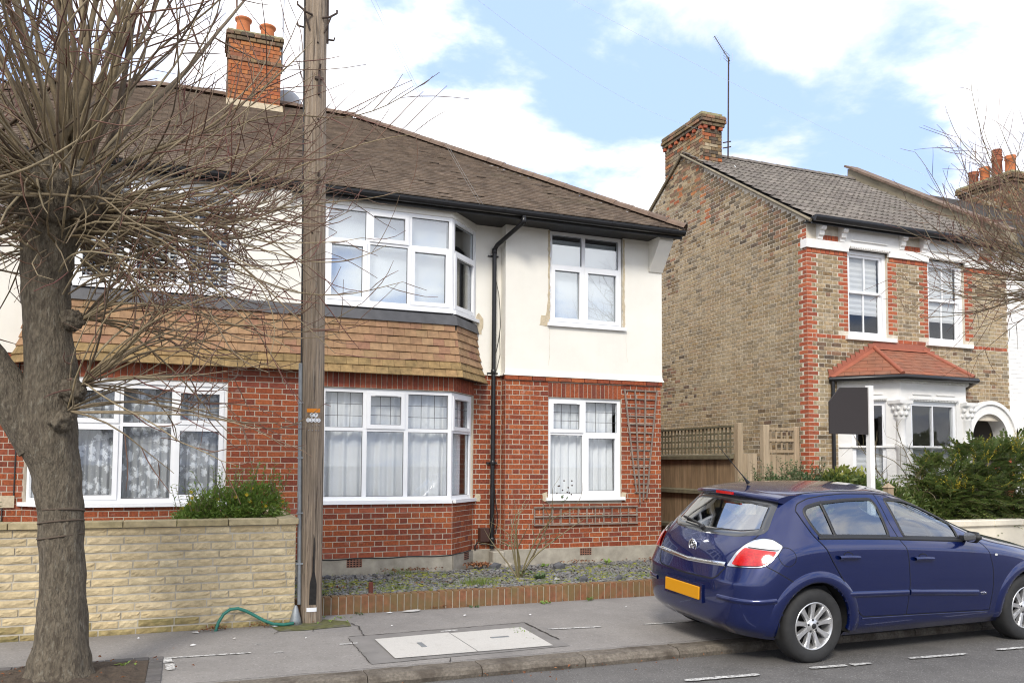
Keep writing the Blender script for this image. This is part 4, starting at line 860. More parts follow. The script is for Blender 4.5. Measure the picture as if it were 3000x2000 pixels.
for a, b in (W1, W2): toothed(it, fV, a-.002, -1, .2+kj*CO, int((5.56-.2)/CO)-kj, m_quoin, par_=kj+1); toothed(it, fV, b+.002, 1, .2+kj*CO, int((5.56-.2)/CO)-kj, m_quoin, par_=kj+1)
pieces(hV, 'brick', it, 300, 'brickwork')
it = []
for a, b in ((VX+.01, W1[0]-.01), (W1[1]+.05, W2[0]-.01), (W2[1]+.05, VR-.01)): soldiers(it, fV, a, b, 5.545, 5.625, m_quoin, w=.095, jt=.012, proud=.012)
for a, b in ((10.64, 11.02), (12.60, 13.02), (14.55, 14.95)): soldiers(it, fV, a, b, 5.80, 5.90, m_quoin, w=.06, jt=.012, proud=.01)
pieces(hV, 'dentil_brick', it)
# white bands, lintel panels, brackets
wb = MB()
segs = [(VX-.03, W1[0]), (W1[1], W2[0]), (W2[1], VR)]
for a, b in segs: fV.box(wb, a, b, -.1, .045, 5.63, 5.79)
wb.box(VX-.035, VX, VY-.044, VY+.115, 5.632, 5.788)
for a, b in ((11.05, 12.56), (13.05, 14.50)): fV.box(wb, a, b, -.08, .03, 5.7905, 6.07)
for a, b in (W1, W2): fV.box(wb, a-.001, b+.001, -.06, .0455, WZb, 5.7895)
wb.build('lintel_band', m_wpaint, hV)
for a, b in (W1, W2):
    mo = MB(); fV.box(mo, a+.05, b-.03, .046, .06, 5.845, 5.86); fV.box(mo, a+.02, b+.02, .031, .075, 5.725, 5.75)
    mo.add([fV.p(a+.0, .0465, 5.70), fV.p(b, .0465, 5.70), fV.p(b-.03, .08, 5.724), fV.p(a+.03, .08, 5.724)], [(0,1,2,3)])
    x = a+.03
    while x < b-.03: fV.box(mo, x, x+.022, .0305, .078, 5.700, 5.722); x += .042
    mo.build('lintel_moulding', m_wpaint, hV)
def bracket(x):
    m = MB(); pf = [(0, 5.80), (.05, 5.80), (.055, 5.85), (.09, 5.87), (.10, 5.92), (.09, 5.945), (.14, 5.96), (.16, 6.0), (.15, 6.04), (.17, 6.05), (.17, 6.075), (0, 6.075)]
    m.prism(pf, x-.055, x+.055, T=lambda p: (p[2], VY-p[0], p[1])); fixn(m.build('eaves_bracket', m_wpaint, hV))
for x in (10.58, 11.09, 12.53, 13.08, 14.47, 15.0): bracket(x)
mb = MB(); fV.box(mb, VX-.02, VR, -.05, .20, 6.077, 6.095); mb.build('eaves_board', m_soffit, hV)
# sash windows
def sashwin(fr, s0, s1, z0, z1, h, blind=True):
    w = MB(); fw = .075; d = -.055
    fr.box(w, s0, s0+fw, d-.1, d, z0, z1); fr.box(w, s1-fw, s1, d-.1, d, z0, z1); fr.box(w, s0+fw, s1-fw, d-.1, d-.001, z1-.075, z1); fr.box(w, s0+fw, s1-fw, d-.1, d-.001, z0, z0+.03)
    wo_ = w.build('window', m_white, h); zm = (z0+z1)/2+.035; mid = (s0+s1)/2
    for za, zb, dd in ((zm-.02, z1-.075, d-.03), (z0+.03, zm+.02, d-.065)):
        a, b = s0+fw, s1-fw; m = MB(); t = .045
        fr.box(m, a, a+t, dd-.03, dd, za, zb); fr.box(m, b-t, b, dd-.03, dd, za, zb); fr.box(m, a+t, b-t, dd-.03, dd-.001, za, za+(t if za > z0+.1 else .075)); fr.box(m, a+t, b-t, dd-.03, dd-.001, zb-t, zb); fr.box(m, mid-.011, mid+.011, dd-.03, dd-.002, za+t, zb-t)
        m.build('sash', m_white, wo_)
        for q0, q1 in ((a+t, mid-.011), (mid+.011, b-t)):
            g = MB(); fr.box(g, q0-.003, q1+.003, dd-.018, dd-.014, za+.03, zb-.03); g.build('pane', m_glass, wo_)
    si = MB(); fr.box(si, s0-.075, s1+.155, -.12, .06, z0-.075, z0-.001); si.build('sill', m_wpaint, wo_)
    return wo_
sashwin(fV, W1[0], W1[1], WZa, WZb, hV); sashwin(fV, W2[0], W2[1], WZa, WZb, hV)
for (a, b), lb in ((W1, 'white pleated blind three quarters down in the sash window nearest the house corner'), (W2, 'white pleated blind in the sash window behind the right-hand twigs')):
    m = MB(); n = 22; vs = []
    for j in range(n+1):
        z = 5.62-(5.62-4.52)*j/n
        for s in (a+.09, b-.12): vs.append(fV.p(s, -.165+(.010 if j % 2 else 0), z))
    m.add(vs, [(2*j, 2*j+2, 2*j+3, 2*j+1) for j in range(n)]); tag(m.build('pleated_blind', m_blind), lb, 'blind')
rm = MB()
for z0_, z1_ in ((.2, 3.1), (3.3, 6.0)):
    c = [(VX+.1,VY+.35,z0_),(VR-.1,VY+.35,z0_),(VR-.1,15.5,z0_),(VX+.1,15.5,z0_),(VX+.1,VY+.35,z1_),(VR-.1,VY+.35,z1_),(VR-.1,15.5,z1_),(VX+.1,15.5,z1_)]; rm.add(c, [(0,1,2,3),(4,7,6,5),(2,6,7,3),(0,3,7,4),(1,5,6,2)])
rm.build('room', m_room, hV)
# roof of rolled concrete tiles
up2 = Vector((0, math.cos(VS), math.sin(VS))); n2_ = Vector((0, -math.sin(VS), math.cos(VS)))
VEY, VEZ = 11.55, VE-.02
rb = MB(); rb.add([(VX-.06,VEY,VEZ-.03),(21.5,VEY,VEZ-.03),(21.5,VRY,VRZ-.03),(VX-.06,VRY,VRZ-.03)], [(0,1,2,3)]); rb.add([(VX-.06,19.85,VEZ-.03),(21.5,19.85,VEZ-.03),(21.5,VRY,VRZ-.03),(VX-.06,VRY,VRZ-.03)], [(0,3,2,1)])
rfV = rb.build('roof', m_under, hV)
pr2 = [(-.5,0),(-.40,0),(-.34,.55),(-.26,.9),(-.18,.55),(-.12,0),(.05,0),(.11,.55),(.19,.9),(.27,.55),(.33,0),(.5,0)]
vs = [(x, -h, -.5) for x, h in pr2]+[(x, -h, .5) for x, h in pr2]+[(x, .55, -.5) for x, h in pr2]; k = len(pr2)
RT = (vs, [(i, i+1, k+i+1, k+i) for i in range(k-1)]+[(i, 2*k+i, 2*k+i+1, i+1) for i in range(k-1)]); it = []; rr = random.Random(6)
g2 = .325; w2 = .30; L2 = math.hypot(VRY-VEY, VRZ-VEZ); j = 0
while j*g2 < L2-.12:
    x = VX-.05+w2/2
    while x < VR-.02:
        M3 = Matrix((Vector((1,0,0)), -n2_, up2)).transposed() @ Matrix.Rotation(-math.atan(.028/g2)+rr.uniform(-.008, .008), 3, 'X')
        it.append((Vector((x, VEY, VEZ))+up2*(j*g2+.19)+n2_*(.012+rr.uniform(-.003, .003)), M3, (w2*1.01, .034, .40), RT, 'roll_tile', m_roof2)); x += w2
    j += 1
pieces(rfV, 'roof_tile', it, 300, 'roof_tiles')
it = []; x = VX+.45
while x < VR-.1: it.append(((x+.21, VRY, VRZ-.01), Matrix(((0,0,1),(1,0,0),(0,-1,0))) @ Matrix.Rotation(rr.uniform(-.01, .01), 3, 'X'), (.26, .2, .43), RG, 'ridge_tile', m_roof2)); x += .42
pieces(rfV, 'ridge_tile', it)
vg = MB(); vg.tube([(VX-.045, VEY+.02, VEZ-.055), (VX-.045, VRY, VRZ-.06), (VX-.045, 19.8, VEZ-.06)], .034, 6, smooth=False); vg.build('verge_mortar', m_parapet, rfV)
gu = MB(); ring = [(11.50+.062*math.cos(math.pi*k_/8), 6.15-.105*math.sin(math.pi*k_/8)) for k_ in range(9)]; rin = [(11.50+.055*math.cos(math.pi*k_/8), 6.152-.095*math.sin(math.pi*k_/8)) for k_ in range(9)][::-1]
poly = ring+rin; n = len(poly); vs = [(VX-.03, y, z) for y, z in poly]+[(21.4, y, z) for y, z in poly]; gu.add(vs, [(i, n+i, n+(i+1) % n, (i+1) % n) for i in range(n)]); gu.add([(VX-.03, y, z) for y, z in ring], [list(range(9))]); gu.box(VX-.028, 21.4, 11.565, 11.59, 6.02, 6.14); gu.build('gutter', m_black, hV)
# chimney of the gable
cV = MB(); cV.box(VX+.012, VX+.49, 14.955, 16.43, 7.9, 9.10); cVo = cV.build('chimney', m_mortard, hV); it = []
fcF = Fr(0, 14.93, 0); fcS = Fr(VX, 16.45, -math.pi/2)
mch = lambda s, z, k: m_stockd if random.random() < .75 else (m_stock if random.random() < .5 else m_chim)
bond(it, fcF, VX, VX+.50, 8.05, 8.05+13*CO, [], mch, depth=.06); bond(it, fcS, .004, 1.516, 7.62, 8.05+13*CO, [], lambda s, z, k: m_chim if random.random() < .14 else (m_stock if random.random() < .45 else m_stockd), depth=.03)
zb = 8.05+13*CO
for i in range(7): it.append(((VX-.02, 14.97+i*.24, zb+.035), fG.M(), (.09, .07, .065), BRICK, 'brick', m_quoin))
for i in range(3): it.append(((VX+.05+i*.20, 14.915, zb+.035), fV.M(), (.09, .07, .065), BRICK, 'brick', m_quoin))
for q, dd in ((1, .045), (2, .075), (3, .075)):
    bond(it, Fr(0, 14.93-dd, 0), VX-dd, VX+.5+dd, zb+q*CO, zb+(q+1)*CO, [], lambda s, z, k: m_stockd, depth=.14, phase=.1*q); bond(it, Fr(VX-dd, 16.45+dd, -math.pi/2), .004, 1.52+2*dd, zb+q*CO, zb+(q+1)*CO, [], lambda s, z, k: m_stockd, depth=.14, phase=.07*q)
pieces(cVo, 'brick', it)
mb = MB(); mb.box(VX-.06, VX+.56, 14.87, 16.5, zb+4*CO, zb+4*CO+.02); mb.box(VX-.04, VX+.5, 14.9, 15.35, zb+4*CO+.02, zb+4*CO+.07); mb.build('flaunching', m_lichen, cVo)
mb = MB(); mb.add([(VX-.02,14.885,8.10),(VX+.56,14.885,8.10),(VX+.56,14.90,8.27),(VX-.02,14.90,8.27),(VX+.62,14.68,7.985),(VX-.02,14.68,7.985)], [(0,1,2,3),(5,4,1,0)]); mb.build('lead_flashing', m_leadl, cVo)
# party parapet and the white painted neighbour
mb = MB(); pz = lambda y: 7.10+.64*(y-12.64); mb.prism([(11.62, 5.9), (16.0, 5.9), (VRY+.15, pz(VRY+.15)-.03), (VRY, pz(VRY)), (11.62, pz(11.62))], VR-.13, VR+.17, T=lambda p: (p[2], p[0], p[1])); fixn(mb.build('party_parapet', m_parapet, hV))
it = []; y = 11.6
while y < VRY: it.append(((VR+.02, y+.22, pz(y+.22)+.025), Matrix((Vector((1,0,0)), Vector((0, math.sin(VS), -math.cos(VS))), Vector((0, math.cos(VS), math.sin(VS))))).transposed(), (.42, .05, .50), BRICK, 'coping_tile', m_ridge)); y += .43
pieces(hV, 'coping_tile', it)
hN = thing('terraced_house', 'white painted brick house at the right edge behind twigs', 'house', (18, 12, 0))
mb = MB(); fV.panel(mb, VR, 21.5, 0, 6.1, [(15.62, 16.55, .1, 2.55), (16.9, 17.8, WZa, WZb)], 0, .12); mb.add([(21.5,VY,0),(21.5,19.65,0),(21.5,19.65,6.1),(21.5,VY,6.1)], [(0,1,2,3)]); mb.build('wall', m_wpaint, hN)
it = []; bond(it, fV, VR+.02, 18.0, .6, .6+68*CO, [(15.62-.26, 16.55+.26, .1, 3.0), (16.9, 17.8, WZa-.08, WZb)], lambda s, z, k: m_wpaint); pieces(hN, 'brick', it, 120, 'brickwork')
sashwin(fV, 16.9, 17.8, WZa, WZb, hN)
mb = MB(); mb.box(19.8, 20.28, 14.92, 16.45, 7.5, 9.05); cNo = mb.build('chimney', m_mortard, hN); it = []
bond(it, Fr(19.79, 16.46, -math.pi/2), .004, 1.53, 7.6, 7.6+20*CO, [], mch, depth=.03); bond(it, Fr(0, 14.91, 0), 19.8, 20.28, 7.6, 7.6+20*CO, [], mch, depth=.03)
for q, dd in ((20, .05), (21, .09), (22, .09)): bond(it, Fr(19.79-dd, 16.46+dd, -math.pi/2), .004, 1.53+2*dd, 7.6+q*CO, 7.6+(q+1)*CO, [], lambda s, z, k: m_stockd, depth=.16, phase=.1*q); bond(it, Fr(0, 14.91-dd, 0), 19.8-dd, 20.28+dd, 7.6+q*CO, 7.6+(q+1)*CO, [], lambda s, z, k: m_stockd, depth=.16)
pieces(cNo, 'brick', it)
mb = MB(); mb.box(19.72, 20.36, 14.84, 16.53, 9.35, 9.40); mb.build('flaunching', m_lichen, cNo)
for y, hh, m, lou in ((16.22,.42,m_potd,0),(15.87,.44,m_pot,1),(15.50,.60,m_potd,2),(15.12,.50,m_pot,0)):
    p = MB(); p.lathe([(.14,0),(.13,.06),(.12,hh-.12),(.14,hh-.10),(.14,hh-.07),(.125,hh-.06),(.145,hh-.02),(.14,hh),(.11,hh),(.10,0)], (20.03, y, 9.39), 18); po = p.build('chimney_pot', m, cNo)
    if lou == 2:
        q = MB(); q.lathe([(.12,0),(.12,.20),(.105,.2),(.105,0)], (20.03, y, 9.39+hh), 18)
        for z in (.05,.11,.17): q.lathe([(.128,z-.012),(.132,z),(.128,z+.012)], (20.03, y, 9.39+hh), 18)
        q.build('louvred_top', m_potd, po)
# ground-floor bay
bP = [(10.95,VY),(11.66,11.0),(13.24,11.0),(13.95,VY)]
bayw = MB(); fb1 = Fr(10.95, VY, math.atan2(11.0-VY, .71)); bL = math.hypot(.71, .75); fb2 = Fr(0, 11.0, 0); fb3 = Fr(13.24, 11.0, math.atan2(.75, .71))
for fr, a, b in ((fb1, 0, bL), (fb2, 11.66, 13.24), (fb3, 0, bL)):
    fr.panel(bayw, a, b, .1, 3.24, [(a+.24, b-.24, 1.05, 2.86)], 0, .1); fr.box(bayw, a, b, -.05, .05, 3.215, 3.25); fr.box(bayw, a+.02, b-.02, -.02, .03, 2.035, 2.065)
bo = bayw.build('bay', m_wpaint, hV)
for fr, a, b in ((fb1, 0, bL), (fb2, 11.66, 13.24), (fb3, 0, bL)):
    w = MB(); s0, s1 = a+.24, b-.24; mid = (s0+s1)/2
    fr.box(w, s0, s0+.06, -.1, -.03, 1.05, 2.86); fr.box(w, s1-.06, s1, -.1, -.03, 1.05, 2.86); fr.box(w, s0+.06, s1-.06, -.1, -.031, 2.78, 2.86); fr.box(w, s0+.06, s1-.06, -.1, -.031, 2.02, 2.07); fr.box(w, s0+.06, s1-.06, -.1, -.031, 1.05, 1.12); fr.box(w, mid-.013, mid+.013, -.09, -.035, 1.12, 2.78)
    w.build('bay_window', m_white, bo)
    for za, zb_, gm in ((2.07, 2.78, m_glass), (1.12, 2.02, m_glass)):
        for q0, q1 in ((s0+.06, mid-.013), (mid+.013, s1-.06)): g = MB(); fr.box(g, q0, q1, -.07, -.066, za, zb_); g.build('pane', gm, bo)
    m = MB(); n = 20; vs = []
    for j in range(n+1):
        z = 2.04-(.9)*j/n
        for s in (s0+.03, s1-.03): vs.append(fr.p(s, -.15+(.01 if j % 2 else 0), z))
    m.add(vs, [(2*j, 2*j+2, 2*j+3, 2*j+1) for j in range(n)]); m.build('half_blind', m_blind, bo)
    ml = MB(); fr.box(ml, s0-.03, s1+.03, .0, .05, 2.885, 2.91); fr.box(ml, s0+.04, (s0+s1)/2-.06, .0, .022, 2.975, 2.99); fr.box(ml, (s0+s1)/2+.06, s1-.04, .0, .022, 2.975, 2.99); x = s0-.02
    while x < s1+.02: fr.box(ml, x, x+.018, .0, .04, 2.862, 2.884); x += .036
    x = a
    while x < b-.02: fr.box(ml, x, x+.02, .03, .06, 3.18, 3.214); x += .045
    ml.build('moulding', m_wpaint, bo)
def column(x, y):
    c = MB(); c.lathe([(.10,1.0),(.10,1.05),(.082,1.08),(.08,2.0),(.105,2.03),(.105,2.09),(.082,2.12),(.078,2.52),(.092,2.54),(.088,2.56),(.095,2.60),(.12,2.66),(.105,2.69),(.135,2.76),(.15,2.80)], (x, y, 0), 20)
    c.box(x-.15, x+.15, y-.14, y+.14, 2.80, 2.86); rr = random.Random(3)
    for k_ in range(14):
        a = k_*.449; z = 2.62 if k_ % 2 else 2.72; r_ = .10 if k_ % 2 else .125; bm = bmesh.new(); bmesh.ops.create_icosphere(bm, subdivisions=1, radius=.036); c.bm(bm, 0, True, Matrix.Translation((x+r_*math.cos(a), y+r_*math.sin(a), z)) @ Matrix.Diagonal((1, 1, 1.4, 1)))
    return c.build('column', m_wpaint, bo)
column(11.66, 11.0); column(13.24, 11.0)
# bay roof
e0, e1, e2, e3 = Vector((10.78,VY,3.31)), Vector((11.60,10.87,3.31)), Vector((13.30,10.87,3.31)), Vector((14.12,VY,3.31)); t0, t1 = Vector((11.83,VY,3.89)), Vector((13.07,VY,3.89))
br = MB(); br.add([e0,e1,t0], [(0,1,2)]); br.add([e1,e2,t1,t0], [(0,1,2,3)]); br.add([e2,e3,t1], [(0,1,2)]); br.add([e0-Vector((0,0,.05)),e1-Vector((0,0,.05)),e2-Vector((0,0,.05)),e3-Vector((0,0,.05))], [(0,3,2,1)]); bro = br.build('bay_roof', m_under, hV)
it = []
def slates(a, b, tops, g=.125, w=.25):
    u = (b-a).normalized(); nrm = u.cross((tops[0]-a)).normalized(); upv = nrm.cross(u); poly = [((p-a).dot(u), (p-a).dot(upv)) for p in (a, b, *tops)]; H = max(p[1] for p in poly); k = 0
    M3 = Matrix((u, -nrm, upv)).transposed() @ Matrix.Rotation(-.05, 3, 'X'); rr = random.Random(1)
    def rng(t):
        xs = []
        for (p, q) in zip(poly, poly[1:]+poly[:1]):
            if (p[1]-t)*(q[1]-t) <= 0 and abs(p[1]-q[1]) > 1e-6: xs.append(p[0]+(q[0]-p[0])*(t-p[1])/(q[1]-p[1]))
        return (min(xs), max(xs)) if len(xs) > 1 else None
    while k*g < H-.02:
        q = rng(k*g+g*.5); s = -w*(.5 if k % 2 else 0)+poly[0][0]
        if q:
            s += math.floor((q[0]-s)/w)*w
            while s < q[1]:
                A, B = max(s, q[0]), min(s+w-.004, q[1])
                if B-A > .03: it.append((a+u*(A+B)/2+upv*(k*g+g*.62)+nrm*(.006+rr.uniform(-.001, .002)), M3, (B-A, .008, g*1.25), BRICK, 'slate', m_roofred))
                s += w
        k += 1
slates(e0, e1, [t0]); slates(e1, e2, [t1, t0]); slates(e2, e3, [t1])
pieces(bro, 'slate', it)
hp = MB()
for a, b in ((e1, t0), (e2, t1)): hp.tube([a+Vector((0,0,.02)), b+Vector((0,0,.02))], .04, 8)
hp.build('hip_roll', m_redlead, bro)
fl = MB(); n = 10; P = []
for i in range(n): a = e0+(t0-e0)*(i/n); b = e0+(t0-e0)*((i+1)/n); P += [(a.x-.03, a.z+.03), (a.x-.03-.02, a.z+.135), ]; P += [(b.x-.06, b.z+.075)]
P = [(e0.x-.04, e0.z-.02)]+P+[(t0.x, t0.z+.12), (t1.x, t1.z+.12), (t1.x, t1.z-.02), (t0.x, t0.z-.02)]
fl.prism(P, 0, .012, T=lambda p: (p[0], VY-.012-p[2], p[1])); P2 = [(2*12.45-x, z) for x, z in P if x <= t0.x]+[(t1.x, t1.z-.02)]; fl.prism(P2[::-1], 0, .011, T=lambda p: (p[0], VY-.012-p[2], p[1])); fixn(fl.build('step_flashing', m_redlead, bro))
for pr_ in ([e0, e1], [e0]):
    pass
rs = MB(); 
for a, b in ((e0, t0), (t0, t1), (t1, e3)): d = (b-a).normalized(); rs.add([a+Vector((0,-.01,.02)), b+Vector((0,-.01,.02)), b+Vector((0,-.10,-.03)), a+Vector((0,-.10,-.03))], [(0,1,2,3)])
rs.build('roof_apron', m_redlead, bro)
bg_ = MB(); bg_.tube([e0+Vector((-.02,-.02,-.05)), e1+Vector((-.02,-.05,-.05)), e2+Vector((.02,-.05,-.05)), e3+Vector((.05,-.02,-.05))], .048, 8); bg_.build('bay_gutter', m_black, bro)
dpv = MB(); dpv.tube([(10.80,VY-.06,3.24),(10.80,VY-.06,.2)], .034, 10); dpv.build('downpipe', m_black, hV)
# porch arches
def arch(h, cx, m=m_wpaint, right=True):
    n = 28; mb = MB(); 
    for ri, ro, d in ((ARI, ARO-.07, .07), (ARO-.07, ARO, .11)):
        P = [(cx+ro*math.cos(math.pi*i/n), ARZ+ro*math.sin(math.pi*i/n)) for i in range(n+1)]+[(cx+ri*math.cos(math.pi*i/n), ARZ+ri*math.sin(math.pi*i/n)) for i in range(n, -1, -1)]
        k = len(P)//2; vs = [fV.p(x, dd, z) for dd in (-.25, d) for x, z in P]; L_ = len(P)
        fs = [(L_+i, L_+i+1, L_+L_-2-i, L_+L_-1-i) for i in range(n)]+[(i, (i+1) % L_, L_+(i+1) % L_, L_+i) for i in range(L_)]
        mb.add(vs, fs)
    o = fixn(mb.build('porch_arch', m, h))
    for x0_, x1_ in ((cx-ARO-.02, cx-ARI+.02), (cx+ARI-.02, cx+ARO+.02)):
        cp = MB()
        for q, (za, zb_) in enumerate(((ARZ-.06, ARZ), (ARZ-.11, ARZ-.06), (ARZ-.22, ARZ-.11))): e_ = (.03, .015, 0)[q]; fV.box(cp, x0_-e_, x1_+e_, -.25, .10+e_, za, zb_-.0005)
        cp.build('arch_capital', m, h)
    pz_ = MB(); x0_, x1_ = cx-ARO, cx+ARO; c = [(x0_,VY+.26,0),(x1_,VY+.26,0),(x1_,VY+1.4,0),(x0_,VY+1.4,0),(x0_,VY+.26,3.15),(x1_,VY+.26,3.15),(x1_,VY+1.4,3.15),(x0_,VY+1.4,3.15)]; pz_.add(c, [(0,1,2,3),(4,7,6,5),(2,6,7,3),(0,3,7,4),(1,5,6,2)]); pz_.build('porch', m_cream, h)
    for x0_, x1_ in ((cx-ARO+.05, cx-ARI), (cx+ARI, cx+ARO-.05)): pr_ = MB(); fV.box(pr_, x0_, x1_, -.25, .03, .05, ARZ-.22); pr_.build('porch_pier', m_quoin if h is hV else m, h)
arch(hV, ARX); arch(hN, 16.09)
# ------------------------------------------------------------------ boundary walls and fences
gw = thing('garden_wall', 'low yellow reconstituted stone wall with mossy coping in front of the left house', 'wall', (-1, 8.5, PZ))
core = MB(); core.box(-6.5, 1.035, 8.475, 8.64, -.02, 1.09); core.box(.90, 1.035, 8.64, 11.39, -.02, 1.09); core.build('core', m_joint, gw)
it = []; rr = random.Random(21); fg = Fr(0, 8.466, 0); ROUGH = [rough_geo(i) for i in range(6)]; ch_ = (1.093-PZ+.02)/13
for k in range(13):
    x = -6.5-(.15 if k % 2 else 0)+rr.uniform(-.05, .05); zc = PZ-.02+ch_*(k+.5)
    while x < 1.03:
        L = rr.choice((.31, .31, .31, .31, .31, .16, .22)); a, b = max(x, -6.5), min(x+L, 1.033)
        if b-a > .05:
            g = rr.randrange(6); m = m_stonemoss if (k < 2 and rr.random() < .6) or (k == 0) or (k == 12 and rr.random() < .2) else m_stone
            it.append((fg.p((a+b)/2, -.02+rr.uniform(-.003, .004), zc), fg.M(), (b-a-.010, .055, ch_-.017), ROUGH[g], 'stone%d' % g, m))
        x += L+.002
fe = Fr(1.037, 8.47, math.pi/2)
for k in range(13):
    x = 0 if k % 2 else -.15
    while x < 2.9:
        a, b = max(x, .0), min(x+.30, 2.9)
        if b-a > .05: g = rr.randrange(6); it.append((fe.p((a+b)/2, -.02, PZ-.02+ch_*(k+.5)), fe.M(), (b-a-.008, .055, ch_-.011), ROUGH[g], 'stone%d' % g, m_stone))
        x += .302
pieces(gw, 'stone', it, 300, 'stonework')
it = []; x = -6.5
while x < 1.04:
    L = .46; b = min(x+L-.006, 1.055); g = rr.randrange(6)
    bm = rough_geo(g+20, 6, 2)
    it.append((((x+b)/2, 8.55, 1.122), Matrix.Identity(3), (b-x, .235, .057), BRICK, 'coping_stone', m_coping)); x += L
y = 8.67
while y < 11.3: it.append(((.968, y+.225, 1.122), Matrix.Rotation(math.pi/2, 3, 'Z'), (.45, .20, .057), BRICK, 'coping_stone', m_stone)); y += .456
pieces(gw, 'coping_stone', it)
# edging of bricks on end round the slate bed
ed = thing('edging_wall', 'low edging of upright mossy red bricks along the slate chipping bed', 'wall', (4, 8.85, PZ))
mb = MB(); mb.box(1.06, 7.36, 8.835, 8.935, -.02, .292); mb.build('mortar_bed', m_joint, ed)
it = []; x = 1.07; fe2 = Fr(0, 8.826, 0)
while x < 7.34:
    w = .068+rr.uniform(-.003, .003); h = .197+rr.uniform(-.004, .004)
    it.append((fe2.p(x+w/2, -.052+rr.uniform(-.003, .003), .105+h/2), fe2.M() @ Matrix.Rotation(rr.uniform(-.01, .01), 3, 'Y'), (w, .105, h), BRICK, 'edging_brick', m_edge)); x += w+.0105
pieces(ed, 'edging_brick', it)
# cream rendered front wall of the Victorian house
cw = thing('front_wall', 'cream rendered front garden wall beyond the car bonnet', 'wall', (11, 8.8, PZ))
mb = MB(); mb.box(8.7, 20, 8.82, 8.98, 0, .835); mb.build('wall_body', m_cream, cw)
x = 8.68; 
while x < 20: mb = MB(); mb.bbox(x, x+.598, 8.775, 9.025, .835, .925, .012); mb.build('coping_slab', m_cream, cw); x += .60
# fence between the gardens
fn = thing('side_fence', 'tall brown board fence with lattice top and mossy rails beside the stock brick wall', 'fence', (8.95, 13, 0))
FX = 8.93
def post(x0, x1, y0, y1, z, m, parent, name='post'): mb = MB(); mb.bbox(x0, x1, y0, y1, 0, z, .006); return mb.build(name, m, parent)
post(8.94, 9.05, 11.97, 12.08, 2.45, m_fencel, fn); post(8.87, 8.97, 14.9, 15.0, 2.45, m_fencel, fn); post(8.87, 8.97, 17.8, 17.9, 2.45, m_fencel, fn)
y = 12.09; it = []; rr = random.Random(3)
while y < 17.7:
    w = .118; it.append(((FX+.02, y+w/2, 1.02), Fr(0,0,-math.pi/2).M() @ Matrix.Rotation(.06, 3, 'Z'), (w, .016, 1.76+rr.uniform(-.004, .004)), BRICK, 'board', m_fence)); y += .098
pieces(fn, 'board', it)
for z in (.55, 1.22, 1.86): mb = MB(); mb.prism([(FX+.0, z-.03), (FX-.075, z-.045), (FX-.075, z+.02), (FX+.0, z+.045)], 12.08, 17.8, T=lambda p: (p[0], p[2], p[1])); fixn(mb.build('rail', m_lattice, fn))
mb = MB(); mb.box(FX-.045, FX+.03, 12.08, 17.8, 2.375, 2.41); mb.build('lattice_cap', m_lattice, fn)
y = 12.16; it = []
while y < 17.7: it.append(((FX-.012, y, 2.145), Fr(0,0,-math.pi/2).M(), (.032, .016, .46), BRICK, 'lattice_strip', m_lattice)); y += .118
for z in (2.03, 2.15, 2.27): it.append(((FX+.006, 14.9, z), Fr(0,0,-math.pi/2).M(), (5.6, .012, .032), BRICK, 'lattice_strip', m_lattice))
pieces(fn, 'lattice_strip', it)
gt = thing('side_gate', 'pale board gate panel with small trellis top against the red quoins', 'gate', (9.8, 12, 0))
post(9.47, 9.60, 11.95, 12.06, 2.42, m_fencel, gt); post(10.17, 10.275, 11.97, 12.05, 2.40, m_fencel, gt)
it = []; x = 9.06
while x < 10.16:
    if not 9.40 < x+.05 < 9.61: it.append(((x+.05, 12.02, (.95 if x < 9.45 else .95)), Matrix.Identity(3), (.098, .018, 1.9+rr.uniform(-.01, .01)+(.02 if x < 9.45 else 0)), BRICK, 'board', m_fencel))
    x += .104
for x in (9.68, 9.80, 9.92, 10.04): it.append(((x, 12.025, 2.14), Matrix.Identity(3), (.035, .014, .42), BRICK, 'lattice_strip', m_fencel))
for z in (1.96, 2.16, 2.36): it.append(((9.88, 12.005, z), Matrix.Identity(3), (.58, .016, .05), BRICK, 'lattice_strip', m_fencel))
pieces(gt, 'board', [q for q in it if q[4] == 'board']); pieces(gt, 'lattice_strip', [q for q in it if q[4] != 'board'])
# ------------------------------------------------------------------ the parked car
from mathutils.geometry import delaunay_2d_cdt
m_car = mat('blue_metallic_paint', (.0032,.0115,.085), .24, metal=.45, spec=.6, coat=1., namt=.06, nscale=.8)
m_card = mat('panel_gap', (.004,.004,.006), .7)
m_tyre = mat('tyre_rubber', (.022,.022,.022), .8, namt=.3, nscale=12, bump=.3, bscale=60)
m_alloy = mat('silver_alloy', (.62,.62,.62), .32, metal=.75, namt=.1, nscale=20)
m_chrome = mat('chrome', (.75,.76,.78), .12, metal=1.)
m_plate = mat('amber_number_plate', (.62,.27,.0), .45)
m_lred = mat('red_lens', (.50,.008,.008), .12, coat=1., namt=.3, nscale=70)
m_lclr = mat('clear_lens', (.62,.62,.60), .12, coat=1., namt=.15, nscale=40)
m_trim = mat('black_trim', (.016,.016,.017), .5)
m_seat = mat('dark_seat_cloth', (.03,.032,.035), .9)
m_frit = mat('dark_glass_border', (.045,.047,.05), .12, coat=.8)
